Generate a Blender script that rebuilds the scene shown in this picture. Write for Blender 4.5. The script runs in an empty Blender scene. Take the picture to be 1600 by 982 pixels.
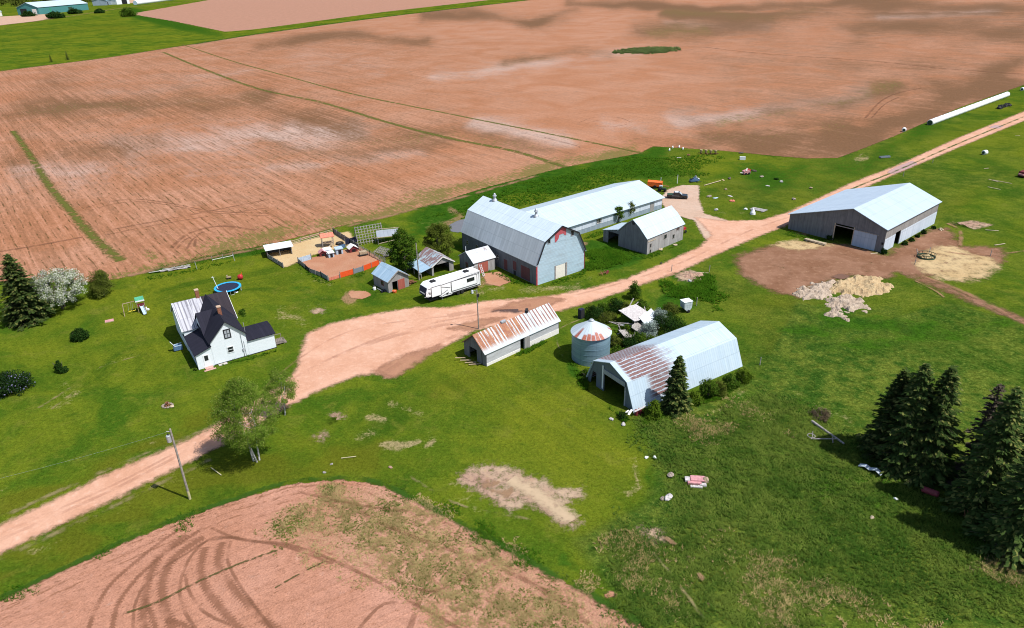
import bpy, bmesh, math, random
import numpy as np
from mathutils import Vector, Matrix, geometry
C = bpy.context.scene.collection
PI = math.pi
R = math.radians
# ------------------------------------------------------------------ camera model (fitted to the buildings' corners)
CAM_H = 60.0
PITCH, ROLL, FPX = 0.457505555, -0.0265012383, 1108.82437
_f = np.array([0, math.cos(PITCH), -math.sin(PITCH)])
_r = np.array([1.0, 0, 0])
_u = np.cross(_r, _f)
_r2 = math.cos(ROLL) * _r + math.sin(ROLL) * _u
_u2 = -math.sin(ROLL) * _r + math.cos(ROLL) * _u

def G(px, py, z=0.0):
    """ground point seen at a pixel of the 1600 x 982 photograph"""
    d = _f + _r2 * (px - 800) / FPX + _u2 * (491 - py) / FPX
    t = (z - CAM_H) / d[2]
    p = np.array([0, 0, CAM_H]) + d * t
    return (float(p[0]), float(p[1]))

def PX(P):
    d = np.asarray(P, float) - np.array([0, 0, CAM_H])
    z = d @ _f
    zz = np.where(z > 1, z, 1)
    x = 800 + FPX * (d @ _r2) / zz
    y = 491 - FPX * (d @ _u2) / zz
    return x, np.where(z > 1, y, 5000)

def GL(pts):
    return [G(*p) for p in pts]

def height_for(x, y, top_py):
    lo, hi = 0.0, 40.0
    for _ in range(40):
        m = (lo + hi) / 2
        if PX((x, y, m))[1] > top_py: lo = m
        else: hi = m
    return lo

def by_top(tx, ty, by):
    """base point (on pixel row by) and height of an upright thing whose top is seen at tx, ty"""
    bx = tx
    for _ in range(12):
        x, y = G(bx, by); h = height_for(x, y, ty)
        bx += tx - float(PX((x, y, h))[0])
    return x, y, h

# ------------------------------------------------------------------ objects
def tag(o, label=None, cat=None, group=None, kind=None):
    if label: o['label'] = label
    if cat: o['category'] = cat
    if group: o['group'] = group
    if kind: o['kind'] = kind
    return o

def thing(name, label, cat, x, y, rot=0.0, z=0.0, group=None):
    o = bpy.data.objects.new(name, None); C.objects.link(o)
    o.empty_display_size = .3
    o.location = (x, y, z); o.rotation_euler = (0, 0, R(rot))
    return tag(o, label, cat, group)

def copy_tree(o, parent=None):
    c = o.copy(); C.objects.link(c)
    if parent: c.parent = parent
    for ch in list(o.children): copy_tree(ch, c)
    return c

class MB:
    def __init__(s): s.v, s.f, s.uv = [], [], []
    def add(s, vs, fs, uvs=None):
        b = len(s.v); s.v += [tuple(map(float, p)) for p in vs]
        for i, f in enumerate(fs):
            s.f.append(tuple(b + k for k in f))
            s.uv.append(uvs[i] if uvs else None)
        return s
    def box(s, x0, y0, z0, x1, y1, z1):
        v = [(x0,y0,z0),(x1,y0,z0),(x1,y1,z0),(x0,y1,z0),(x0,y0,z1),(x1,y0,z1),(x1,y1,z1),(x0,y1,z1)]
        return s.add(v, [(0,3,2,1),(4,5,6,7),(0,1,5,4),(1,2,6,5),(2,3,7,6),(3,0,4,7)])
    def bar(s, p, q, w=.1, h=None, up=(0,0,1)):
        h = h or w
        p, q = Vector(p), Vector(q); d = (q - p).normalized()
        u = Vector(up)
        if abs(d.dot(u)) > .98: u = Vector((1, 0, 0))
        a = d.cross(u).normalized() * w / 2; b = a.cross(d).normalized() * h / 2
        v = [p-a-b, p+a-b, p+a+b, p-a+b, q-a-b, q+a-b, q+a+b, q-a+b]
        return s.add(v, [(0,1,2,3),(4,7,6,5),(0,4,5,1),(1,5,6,2),(2,6,7,3),(3,7,4,0)])
    def tube(s, p, q, r0, r1=None, n=8, cap=True):
        r1 = r0 if r1 is None else r1
        p, q = Vector(p), Vector(q); d = (q - p).normalized()
        u = Vector((0,0,1)) if abs(d.z) < .9 else Vector((1,0,0))
        a = d.cross(u).normalized(); b = d.cross(a)
        v = []
        for c, r in ((p, r0), (q, r1)):
            for i in range(n):
                t = 2*PI*i/n; v.append(c + (a*math.cos(t) + b*math.sin(t)) * r)
        f = [(i, (i+1) % n, n+(i+1) % n, n+i) for i in range(n)]
        if cap: f += [tuple(range(n))[::-1], tuple(range(n, 2*n))]
        return s.add(v, f)
    def path(s, pts, rad, n=7):
        for i in range(len(pts)-1):
            r0 = rad[i] if isinstance(rad, (list, tuple)) else rad
            r1 = rad[i+1] if isinstance(rad, (list, tuple)) else rad
            s.tube(pts[i], pts[i+1], r0, r1, n)
        return s
    def ring(s, c, R_, r, n=28, m=6, zs=1.0):
        v, f = [], []
        for i in range(n):
            t = 2*PI*i/n
            for j in range(m):
                a = 2*PI*j/m; rr = R_ + r*math.cos(a)
                v.append((c[0]+rr*math.cos(t), c[1]+rr*math.sin(t), c[2]+r*zs*math.sin(a)))
        for i in range(n):
            for j in range(m):
                f.append((i*m+j, ((i+1) % n)*m+j, ((i+1) % n)*m+(j+1) % m, i*m+(j+1) % m))
        return s.add(v, f)
    def lathe(s, c, prof, n=24, axis='z', cap=True):
        v, f = [], []
        for (r, z) in prof:
            for i in range(n):
                t = 2*PI*i/n
                a, b = r*math.cos(t), r*math.sin(t)
                v.append((c[0]+a, c[1]+b, c[2]+z) if axis == 'z' else ((c[0]+a, c[1]+z, c[2]+b) if axis == 'y' else (c[0]+z, c[1]+a, c[2]+b)))
        for k in range(len(prof)-1):
            for i in range(n):
                f.append((k*n+i, k*n+(i+1) % n, (k+1)*n+(i+1) % n, (k+1)*n+i))
        if cap and prof[0][0] > 1e-4: f.append(tuple(range(n))[::-1])
        if cap and prof[-1][0] > 1e-4: f.append(tuple(range((len(prof)-1)*n, len(prof)*n)))
        return s.add(v, f)
    def prism(s, poly, a, b, fn):
        """poly (list of 2D) extruded between a and b; fn(p, t) -> 3D"""
        n = len(poly)
        v = [fn(p, a) for p in poly] + [fn(p, b) for p in poly]
        tri = geometry.tessellate_polygon([[Vector((p[0], p[1], 0)) for p in poly]])
        f = [tuple(t) for t in tri] + [tuple(k+n for k in t)[::-1] for t in tri]
        f += [(i, (i+1) % n, n+(i+1) % n, n+i) for i in range(n)]
        return s.add(v, f)
    def rock(s, c, r, seed, flat=.7):
        rnd = random.Random(seed)
        n, m = 9, 5; v, f = [], []
        for j in range(m+1):
            ph = PI*j/m
            for i in range(n):
                t = 2*PI*i/n; k = rnd.uniform(.75, 1.15)
                v.append((c[0]+r[0]*k*math.sin(ph)*math.cos(t), c[1]+r[1]*k*math.sin(ph)*math.sin(t), c[2]+r[2]*k*math.cos(ph)))
        for j in range(m):
            for i in range(n): f.append((j*n+i, j*n+(i+1) % n, (j+1)*n+(i+1) % n, (j+1)*n+i))
        return s.add(v, f)
    def build(s, name, mat, parent=None, smooth=False, recalc=True, bevel=0, label=None):
        me = bpy.data.meshes.new(name)
        me.from_pydata(s.v, [], s.f); me.update()
        if any(u is not None for u in s.uv):
            l = me.uv_layers.new(name='UVMap')
            for p, u in zip(me.polygons, s.uv):
                if u is None: continue
                for k, li in enumerate(p.loop_indices): l.data[li].uv = u[k]
        if recalc or bevel:
            b = bmesh.new(); b.from_mesh(me)
            if bevel:
                bmesh.ops.bevel(b, geom=b.edges[:], offset=bevel, segments=2, affect='EDGES')
            if recalc: bmesh.ops.recalc_face_normals(b, faces=b.faces[:])
            b.to_mesh(me); b.free()
        if smooth:
            me.polygons.foreach_set('use_smooth', [True]*len(me.polygons))
        o = bpy.data.objects.new(name, me); C.objects.link(o)
        if isinstance(mat, (list, tuple)):
            for m in mat: me.materials.append(m)
        else: me.materials.append(mat)
        if parent: o.parent = parent
        if label: o['label'] = label
        return o

# ------------------------------------------------------------------ value noise in numpy
def vnoise(x, y, scale, seed=0):
    x = np.asarray(x, float)*scale; y = np.asarray(y, float)*scale
    xi = np.floor(x); yi = np.floor(y); fx = x-xi; fy = y-yi
    fx = fx*fx*(3-2*fx); fy = fy*fy*(3-2*fy)
    def h(a, b):
        n = np.sin(a*127.1+b*311.7+seed*74.7)*43758.5453
        return n-np.floor(n)
    a = h(xi, yi)*(1-fx)+h(xi+1, yi)*fx
    b = h(xi, yi+1)*(1-fx)+h(xi+1, yi+1)*fx
    return a*(1-fy)+b*fy

def sdist(x, y, poly):
    """signed distance to a polygon, positive inside"""
    P = np.array(poly, float); Q = np.roll(P, -1, 0)
    best = np.full(x.shape, 1e18); ins = np.zeros(x.shape, bool)
    for (ax, ay), (bx, by) in zip(P, Q):
        dx, dy = bx-ax, by-ay; L = dx*dx+dy*dy+1e-12
        t = np.clip(((x-ax)*dx+(y-ay)*dy)/L, 0, 1)
        d = (x-ax-t*dx)**2+(y-ay-t*dy)**2
        best = np.minimum(best, d)
        if ay != by:
            c = ((ay > y) != (by > y)) & (x < (bx-ax)*(y-ay)/(by-ay)+ax)
            ins ^= c
    d = np.sqrt(best)
    return np.where(ins, d, -d)

def ldist(x, y, line):
    best = np.full(np.shape(x), 1e18)
    for (ax, ay), (bx, by) in zip(line[:-1], line[1:]):
        dx, dy = bx-ax, by-ay; L = dx*dx+dy*dy+1e-12
        t = np.clip(((x-ax)*dx+(y-ay)*dy)/L, 0, 1)
        best = np.minimum(best, (x-ax-t*dx)**2+(y-ay-t*dy)**2)
    return np.sqrt(best)

# ------------------------------------------------------------------ node materials
class NT:
    def __init__(s, name):
        s.m = bpy.data.materials.new(name); s.m.use_nodes = True
        s.t = s.m.node_tree; s.t.nodes.clear()
        s.out = s.t.nodes.new('ShaderNodeOutputMaterial')
    def N(s, typ, **kw):
        n = s.t.nodes.new('ShaderNode'+typ)
        for k, v in kw.items(): setattr(n, k, v)
        return n
    def put(s, sock, v):
        if v is None: return
        if hasattr(v, 'node'): s.t.links.new(v, sock)
        elif isinstance(v, (tuple, list)) and len(v) == 3 and sock.type == 'RGBA': sock.default_value = (*v, 1)
        else: sock.default_value = v
    def uv(s): return s.N('TexCoord').outputs['UV']
    def ob(s): return s.N('TexCoord').outputs['Object']
    def pos(s): return s.N('NewGeometry').outputs['Position']
    def rnd(s): return s.N('ObjectInfo').outputs['Random']
    def isl(s): return s.N('NewGeometry').outputs['Random Per Island']
    def attr(s, n): return s.N('Attribute', attribute_name=n).outputs['Fac']
    def mp(s, vec, scale=(1,1,1), rot=(0,0,0), loc=(0,0,0)):
        n = s.N('Mapping'); s.put(n.inputs['Vector'], vec)
        n.inputs['Scale'].default_value = scale; n.inputs['Rotation'].default_value = rot; n.inputs['Location'].default_value = loc
        return n.outputs[0]
    def noise(s, vec, scale, detail=3, rough=.55, dist=0):
        n = s.N('TexNoise'); s.put(n.inputs['Vector'], vec)
        n.inputs['Scale'].default_value = scale; n.inputs['Detail'].default_value = detail
        n.inputs['Roughness'].default_value = rough; n.inputs['Distortion'].default_value = dist
        return n.outputs['Fac']
    def vor(s, vec, scale, feat='F1', out='Distance'):
        n = s.N('TexVoronoi', feature=feat); s.put(n.inputs['Vector'], vec); n.inputs['Scale'].default_value = scale
        return n.outputs[out]
    def wave(s, vec, scale, dist=0, det=2, dscale=1, direction='X', profile='SIN'):
        n = s.N('TexWave', wave_type='BANDS', bands_direction=direction, wave_profile=profile)
        s.put(n.inputs['Vector'], vec); n.inputs['Scale'].default_value = scale; n.inputs['Distortion'].default_value = dist
        n.inputs['Detail'].default_value = det; n.inputs['Detail Scale'].default_value = dscale
        return n.outputs['Fac']
    def ramp(s, fac, a, b, lo=0.0, hi=1.0):
        n = s.N('MapRange', interpolation_type='SMOOTHSTEP'); s.put(n.inputs['Value'], fac)
        s.put(n.inputs['From Min'], a); s.put(n.inputs['From Max'], b)
        n.inputs['To Min'].default_value = lo; n.inputs['To Max'].default_value = hi
        return n.outputs['Result']
    def ma(s, op, a, b=0.0, clamp=False):
        n = s.N('Math', operation=op, use_clamp=clamp); s.put(n.inputs[0], a); s.put(n.inputs[1], b)
        return n.outputs[0]
    def mix(s, f, a, b, blend='MIX'):
        n = s.N('Mix', data_type='RGBA', blend_type=blend)
        s.put(n.inputs[0], f); s.put(n.inputs[6], a); s.put(n.inputs[7], b)
        return n.outputs[2]
    def xyz(s, vec):
        n = s.N('SeparateXYZ'); s.put(n.inputs[0], vec); return n.outputs
    def comb(s, x, y, z=0.0):
        n = s.N('CombineXYZ'); s.put(n.inputs[0], x); s.put(n.inputs[1], y); s.put(n.inputs[2], z); return n.outputs[0]
    def bump(s, h, strength=.5, dist=.05):
        n = s.N('Bump'); s.put(n.inputs['Height'], h); n.inputs['Strength'].default_value = strength; n.inputs['Distance'].default_value = dist
        return n.outputs[0]
    def bsdf(s, col, rough=.8, metal=0, normal=None, spec=.3, alpha=None):
        n = s.N('BsdfPrincipled')
        s.put(n.inputs['Base Color'], col); s.put(n.inputs['Roughness'], rough); s.put(n.inputs['Metallic'], metal)
        n.inputs['Specular IOR Level'].default_value = spec
        if normal is not None: s.put(n.inputs['Normal'], normal)
        if alpha is not None: s.put(n.inputs['Alpha'], alpha)
        return n.outputs[0]
    def end(s, sh, alpha=None):
        if alpha is not None:
            t = s.N('BsdfTransparent'); m = s.N('MixShader')
            s.put(m.inputs[0], alpha); s.put(m.inputs[1], t.outputs[0]); s.put(m.inputs[2], sh); sh = m.outputs[0]
        s.t.links.new(sh, s.out.inputs['Surface'])
        return s.m

M = {}
def plain(name, col, rough=.7, metal=0, var=.25, scale=3.0, spec=.3):
    t = NT(name); n = t.noise(t.ob(), scale, 4, .6)
    f = t.ramp(n, .3, .75)
    c = t.mix(f, tuple(c*(1-var) for c in col), tuple(min(c*(1+var*.6), .92) for c in col))
    M[name] = t.end(t.bsdf(c, rough, metal, spec=spec)); return M[name]
# ------------------------------------------------------------------ ground materials
def grass_nodes(t, p):
    rough, lush, dry, wear = t.attr('rough'), t.attr('lush'), t.attr('dry'), t.attr('wear')
    n0 = t.noise(p, .018, 3, .6); n1 = t.noise(p, .09, 4, .6, .6); n2 = t.noise(p, .45, 4, .65); n3 = t.noise(p, 2.2, 4, .75); n4 = t.noise(p, 6.0, 3, .75)
    # mown lawn, with faint mowing passes
    na = t.noise(p, .045, 4, .65, .9); nb_ = t.noise(t.mp(p, loc=(31, 17, 0)), .2, 4, .65, .5)
    c = t.mix(t.ramp(n1, .36, .64), (.040, .088, .0042), (.102, .132, .0060))
    c = t.mix(t.ma('MULTIPLY', t.ramp(n0, .42, .62), .7), c, (.128, .143, .0060))
    c = t.mix(t.ma('MULTIPLY', t.ramp(na, .50, .68), .8), c, (.027, .068, .0036))
    c = t.mix(t.ma('MULTIPLY', t.ramp(nb_, .52, .74), .6), c, (.138, .142, .0180))
    nm = t.noise(t.mp(p, loc=(7, 3, 0)), .9, 3, .7, .4)
    c = t.mix(t.ma('MULTIPLY', t.ramp(nm, .52, .74), .45), c, (.024, .062, .0034))
    c = t.mix(t.ma('MULTIPLY', t.ramp(nm, .47, .28), .40), c, (.140, .160, .0120))
    mow = t.ramp(t.noise(t.mp(t.mp(p, rot=(0, 0, R(-38))), (.55, .03, 1)), 1, 3, .6, .5), .4, .62)
    c = t.mix(t.ma('MULTIPLY', mow, .20), c, (.030, .066, .0028))
    c = t.mix(t.ma('MULTIPLY', t.ramp(t.ma('ADD', t.attr('olive'), t.ma('MULTIPLY', t.ma('SUBTRACT', nb_, .5), .6)), .15, .8), .75), c, t.mix(n2, (.066, .078, .0040), (.104, .108, .0065)))
    # long pasture: dark clumps among olive
    g = t.mix(t.ramp(t.ma('ADD', t.ma('MULTIPLY', n2, .6), t.ma('MULTIPLY', n1, .4)), .38, .62), (.025, .064, .0060), (.098, .124, .0140))
    g = t.mix(t.ma('MULTIPLY', t.ramp(na, .46, .66), .6), g, (.026, .064, .0050))
    g = t.mix(t.ramp(n3, .55, .8), g, (.135, .150, .024))
    c = t.mix(rough, c, g)
    # lush deep green growth
    l = t.mix(t.ramp(n2, .3, .7), (.015, .056, .0030), (.036, .090, .0045))
    c = t.mix(t.ramp(t.ma('ADD', lush, t.ma('MULTIPLY', t.ma('SUBTRACT', n2, .5), .9)), .3, .7), c, l)
    # straw-coloured dead grass
    dsum = t.ma('ADD', dry, t.ma('ADD', t.ma('MULTIPLY', t.ma('SUBTRACT', n2, .5), 1.1), t.ma('MULTIPLY', t.ma('SUBTRACT', n3, .5), 1.0)))
    c = t.mix(t.ma('MULTIPLY', t.ramp(dsum, .42, .85), .85), c, t.mix(n3, (.20, .155, .070), (.33, .255, .13)))
    # bare reddish wear
    wsum = t.ma('ADD', wear, t.ma('ADD', t.ma('MULTIPLY', t.ma('SUBTRACT', n2, .5), .9), t.ma('MULTIPLY', t.ma('SUBTRACT', n3, .5), .7)))
    c = t.mix(t.ma('MULTIPLY', t.ramp(wsum, .4, .8), .8), c, (.27, .15, .085))
    # grain
    gr = t.ma('ADD', t.ma('MULTIPLY', n3, .6), t.ma('MULTIPLY', n4, .6))
    k = t.ma('ADD', t.ma('MULTIPLY', t.ma('SUBTRACT', gr, .6), t.ma('ADD', 2.7, t.ma('MULTIPLY', rough, 1.0))), 1.0)
    m = t.N('Mix', data_type='RGBA', blend_type='MULTIPLY'); m.inputs[0].default_value = 1
    t.put(m.inputs[6], c); t.put(m.inputs[7], t.comb(k, k, k))
    h = t.ma('ADD', t.ma('MULTIPLY', n3, .5), t.ma('MULTIPLY', n4, .35))
    hs = t.N('HueSaturation'); hs.inputs['Saturation'].default_value = .97; t.put(hs.inputs['Color'], m.outputs[2]); return hs.outputs[0], h

def mk_grass():
    t = NT('grass'); p = t.pos()
    c, h = grass_nodes(t, p)
    return t.end(t.bsdf(c, .95, normal=t.bump(h, .6, .25), spec=0.0))

def soil_nodes(t, p, rot, fine=1.0):
    q = t.mp(p, rot=(0, 0, R(rot)))
    s1 = t.noise(t.mp(q, (.55, .012, 1)), 1.0, 3, .6)
    s2 = t.noise(t.mp(q, (1.7, .05, 1)), 1.0, 2, .6)
    s3 = t.noise(t.mp(q, (1.3, .35, 1)), 1.0, 3, .7)
    n1 = t.noise(p, .03, 4, .6, .8); n3 = t.noise(p, 1.1, 4, .7); n4 = t.noise(p, 5.0, 2, .7)
    return q, s1, s2, s3, n1, n3, n4

def alpha_sd(t, p, amp, w, extra=None, sc=.9, cap=None):
    n = t.noise(p, sc, 5, .72)
    v = t.ma('ADD', t.attr('sd') if cap is None else t.ma('MINIMUM', t.attr('sd'), cap), t.ma('MULTIPLY', t.ma('SUBTRACT', n, .5), amp))
    return t.ramp(v, -w, w)

def mk_field():
    t = NT('ploughed_soil'); p = t.pos()
    q, s1, s2, s3, n1, n3, n4 = soil_nodes(t, p, -38)
    dark, pale, weed, rows = t.attr('dark'), t.attr('pale'), t.attr('weed'), t.attr('rows')
    c = t.mix(t.ramp(n1, .3, .7), (.325, .143, .074), (.385, .195, .120))
    nmid = t.noise(p, .11, 5, .72, .6)
    jit = t.ma('ADD', t.ma('ADD', t.ma('MULTIPLY', t.ma('SUBTRACT', nmid, .5), .9), t.ma('MULTIPLY', t.ma('SUBTRACT', s1, .5), .7)), t.ma('MULTIPLY', t.ma('SUBTRACT', n1, .5), .5))
    jr = t.ma('ADD', jit, t.ma('MULTIPLY', t.ma('SUBTRACT', s3, .5), .9))
    c = t.mix(t.ma('MULTIPLY', t.ramp(t.ma('ADD', pale, jr), .0, 1.15), .95), c, (.46, .345, .295))
    c = t.mix(t.ma('MULTIPLY', t.ramp(t.ma('ADD', dark, jr), -.08, .92), .95), c, (.135, .072, .036))
    # row streaks
    st = t.ma('ADD', t.ma('MULTIPLY', s1, .45), t.ma('ADD', t.ma('MULTIPLY', s2, .4), t.ma('MULTIPLY', s3, .4)))
    qx = t.xyz(q); wob = t.ma('ADD', t.ma('DIVIDE', qx[0], 1.75), t.ma('MULTIPLY', t.noise(t.mp(q, (.1, .06, 1)), 1, 2), .9))
    ln = t.ramp(t.ma('ABSOLUTE', t.ma('SUBTRACT', t.ma('FRACT', wob), .5)), .33, .47)
    brk = t.ramp(t.noise(t.mp(q, (.55, .17, 1)), 1.0, 4, .75), .47, .62)
    lm = t.ma('MULTIPLY', t.ma('MULTIPLY', ln, brk), rows)
    c = t.mix(t.ma('MULTIPLY', t.ma('MULTIPLY', t.ramp(st, .54, .74), rows), .55), c, (.17, .078, .036))
    c = t.mix(t.ma('MULTIPLY', t.ma('MULTIPLY', t.ramp(st, .60, .46), rows), .35), c, (.47, .245, .165))
    c = t.mix(t.ma('MULTIPLY', lm, .9), c, (.085, .050, .018))
    sp = t.noise(t.mp(q, (1.0, .5, 1)), 1.5, 4, .8)
    c = t.mix(t.ma('MULTIPLY', t.ma('MULTIPLY', t.ramp(sp, .55, .72), t.ramp(n1, .3, .6)), .6), c, (.18, .085, .04))
    # sprouting weeds along the rows
    wv = t.ma('ADD', weed, t.ma('ADD', t.ma('MULTIPLY', t.ma('SUBTRACT', s3, .5), 2.2), t.ma('MULTIPLY', t.ma('SUBTRACT', n3, .5), 2.2)))
    c = t.mix(t.ma('MULTIPLY', t.ramp(wv, .42, .95), .8), c, (.120, .112, .026))
    k = t.ma('ADD', t.ma('MULTIPLY', t.ma('SUBTRACT', t.ma('ADD', t.ma('MULTIPLY', n3, .55), t.ma('MULTIPLY', n4, .45)), .5), 1.5), 1.0)
    m = t.N('Mix', data_type='RGBA', blend_type='MULTIPLY'); m.inputs[0].default_value = 1
    t.put(m.inputs[6], c); t.put(m.inputs[7], t.comb(k, k, k))
    return t.end(t.bsdf(m.outputs[2], .95, normal=t.bump(t.ma('ADD', st, n3), .35, .2), spec=.05), alpha_sd(t, p, 2.2, .35))

def mk_crop_field():
    t = NT('tilled_soil'); p = t.pos()
    q, s1, s2, s3, n1, n3, n4 = soil_nodes(t, p, -121.5)
    stub = t.attr('weed')
    c = t.mix(t.ramp(n1, .3, .7), (.375, .178, .112), (.445, .232, .162))
    sdd = t.attr('sd'); cw = t.ma('ADD', t.ma('DIVIDE', sdd, 1.25), t.ma('MULTIPLY', t.noise(p, .35, 3, .6), .9)); cl_ = t.ramp(t.ma('ABSOLUTE', t.ma('SUBTRACT', t.ma('FRACT', cw), .5)), .30, .48)
    cl_ = t.ma('MULTIPLY', t.ma('MULTIPLY', cl_, t.ramp(t.noise(p, .5, 4, .7), .42, .60)), t.ma('MAXIMUM', t.ramp(sdd, 6.5, 3.0), t.ramp(stub, .3, .6)))
    c = t.mix(t.ma('MULTIPLY', cl_, .75), c, (.20, .092, .05))
    n5 = t.noise(p, .7, 3, .6)
    c = t.mix(t.ma('MULTIPLY', t.ramp(n5, .60, .85), .5), c, (.47, .32, .26))
    st = t.ma('ADD', t.ma('MULTIPLY', s2, .5), t.ma('MULTIPLY', t.noise(t.mp(q, (3.2, .12, 1)), 1, 2, .6), .5))
    c = t.mix(t.ma('MULTIPLY', t.ramp(st, .50, .72), .40), c, (.25, .112, .062))
    cl = t.noise(p, 3.3, 3, .75)
    c = t.mix(t.ma('MULTIPLY', t.ramp(cl, .56, .72), .65), c, (.20, .088, .048))
    c = t.mix(t.ma('MULTIPLY', t.ramp(t.noise(t.mp(q, (1.0, .35, 1)), 1.3, 4, .75), .56, .72), .55), c, (.24, .105, .058))
    # headland: straw litter and sprouting weeds
    c = t.mix(t.ma('MULTIPLY', t.ramp(t.ma('ADD', t.noise(t.mp(q, (2.2, .7, 1)), 1.0, 4, .8), t.ma('MULTIPLY', t.ramp(t.attr('sd'), 5.0, .5), .06)), .60, .68), .75), c, (.17, .078, .042))
    sv = t.ma('ADD', stub, t.ma('ADD', t.ma('MULTIPLY', t.ma('SUBTRACT', cl, .5), 1.6), t.ma('MULTIPLY', t.ma('SUBTRACT', n3, .5), .9)))
    c = t.mix(t.ma('MULTIPLY', t.ramp(sv, .55, .95), .7), c, t.mix(n4, (.22, .13, .065), (.38, .25, .14)))
    k = t.ma('ADD', t.ma('MULTIPLY', t.ma('SUBTRACT', t.ma('ADD', t.ma('MULTIPLY', n3, .5), t.ma('MULTIPLY', n4, .5)), .5), 1.5), 1.0)
    m = t.N('Mix', data_type='RGBA', blend_type='MULTIPLY'); m.inputs[0].default_value = 1
    t.put(m.inputs[6], c); t.put(m.inputs[7], t.comb(k, k, k))
    hh = t.ma('ADD', t.ma('MULTIPLY', cl, .8), t.ma('ADD', st, t.ma('MULTIPLY', n4, .4)))
    return t.end(t.bsdf(m.outputs[2], .95, normal=t.bump(hh, .7, .22), spec=.05), alpha_sd(t, p, 1.6, .15))

def mk_dirt(name, ca, cb, cc, amp=2.0, w=.25, sc=.9, bump=.3, cap=None):
    t = NT(name); p = t.pos()
    n1 = t.noise(p, .16, 4, .6, .5); n2 = t.noise(p, .9, 4, .65); n4 = t.noise(p, 4.5, 3, .7)
    c = t.mix(t.ramp(n1, .32, .68), ca, cb)
    c = t.mix(t.ma('MULTIPLY', t.ramp(n2, .5, .78), .6), c, cc)
    k = t.ma('ADD', t.ma('MULTIPLY', t.ma('SUBTRACT', t.ma('ADD', t.ma('MULTIPLY', n2, .4), t.ma('MULTIPLY', n4, .6)), .5), .7), 1.0)
    m = t.N('Mix', data_type='RGBA', blend_type='MULTIPLY'); m.inputs[0].default_value = 1
    t.put(m.inputs[6], c); t.put(m.inputs[7], t.comb(k, k, k))
    M[name] = t.end(t.bsdf(m.outputs[2], .93, normal=t.bump(t.ma('ADD', n4, n2), bump, .12), spec=.08), alpha_sd(t, p, amp, w, sc=sc, cap=cap))

def mk_track(name, col, tread=0.0, dens=.5, gap=(.35, .6), rag=.55, rsc=1.6, gsc=.13, soft=(1.0, .55)):
    """soft-edged strip; UV: u = metres along, v = -1..1 across"""
    t = NT(name); p = t.pos(); uv = t.uv(); x = t.xyz(uv)
    v = t.ma('ABSOLUTE', x[1]); n = t.noise(p, rsc, 4, .7); nb = t.noise(p, gsc, 3, .6)
    a = t.ramp(t.ma('ADD', v, t.ma('MULTIPLY', t.ma('SUBTRACT', n, .5), rag)), soft[0], soft[1])
    a = t.ma('MULTIPLY', a, t.ramp(nb, gap[0], gap[1]))
    if tread:
        zig = t.ma('ADD', x[0], t.ma('MULTIPLY', v, .22))
        w = t.ma('SINE', t.ma('MULTIPLY', zig, 2*PI/.40))
        eg = t.ma('MULTIPLY', t.ramp(t.ma('ADD', v, t.ma('MULTIPLY', t.ma('SUBTRACT', n, .5), .8)), .25, .6), tread)
        a = t.ma('MULTIPLY', a, t.ma('SUBTRACT', 1, t.ma('MULTIPLY', eg, t.ramp(w, .4, -.3))))
    a = t.ma('MULTIPLY', a, dens)
    c = t.mix(n, tuple(k*.75 for k in col), tuple(k*1.25 for k in col))
    M[name] = t.end(t.bsdf(c, .95, spec=.05), a)

M['grass'] = mk_grass(); M['field'] = mk_field(); M['crop'] = mk_crop_field()
mk_dirt('road', (.49, .262, .170), (.55, .32, .222), (.57, .37, .28), 2.6, .7, .8); mk_dirt('damp', (.32, .160, .10), (.35, .18, .11), (.25, .14, .07), 3.5, .9, .5)
mk_dirt('yard', (.185, .090, .050), (.245, .130, .080), (.33, .20, .125), 6.5, 1.5, .35, .3, 1.6)
mk_dirt('straw', (.43, .30, .15), (.50, .37, .20), (.33, .21, .11), 6.5, 1.3, .45, .8, .75)
mk_dirt('sand', (.46, .32, .16), (.50, .37, .205), (.36, .20, .11), 2.2, .45)
mk_dirt('pen_soil', (.36, .165, .095), (.40, .21, .13), (.27, .15, .07), 1.0, .15)
mk_dirt('bare', (.36, .22, .165), (.44, .32, .22), (.26, .20, .09), 4.6, .9, .9, .3, .35)
mk_dirt('gravel', (.42, .285, .205), (.47, .34, .26), (.50, .31, .23), 2.0, .4)
mk_dirt('pale_straw', (.40, .30, .20), (.55, .42, .30), (.30, .20, .13), 2.0, .2, 1.2, 1.0)
mk_dirt('far_field', (.36, .185, .125), (.30, .16, .105), (.38, .22, .15), 3.0, 1.0, .1)
mk_dirt('far_yard', (.46, .30, .22), (.42, .27, .18), (.30, .20, .10), 6.0, 2.0, .1)
mk_track('tread_track', (.235, .108, .062), .9, .56, (.24, .56), .9, 3.0, .35, (1.05, .5))
mk_track('smooth_track', (.215, .10, .057), 0, .52, (.30, .58), 1.2, 2.4, .3, (1.0, .3))
mk_track('faint_track', (.20, .09, .05), 0, .45, (.35, .62), 1.1, 2.0, .3)
mk_track('grass_strip', (.105, .110, .022), 0, .9, (.28, .52), 2.0, 1.1, .30, (1.15, .15))
mk_track('straw_trail', (.50, .37, .24), 0, .85, (.25, .5), 1.8, 1.2, .4, (1.1, .1))
mk_track('weed_row', (.085, .075, .025), 0, .85, (.38, .52), 2.2, 2.8, .8, (1.1, .2))
mk_track('lush_strip', (.036, .090, .010), 0, .75, (.30, .60), 1.8, 1.2, .25, (1.1, .2))
mk_track('dry_strip', (.30, .235, .115), 0, .6, (.42, .65), 1.9, 1.3, .35, (1.1, .1))
mk_track('soil_strip', (.30, .18, .10), 0, .6, (.50, .62), 1.9, 1.3, .45)
mk_track('path_strip', (.36, .19, .115), 0, .6, (.34, .60), 1.8, 1.0, .25, (1.1, .2))
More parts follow.
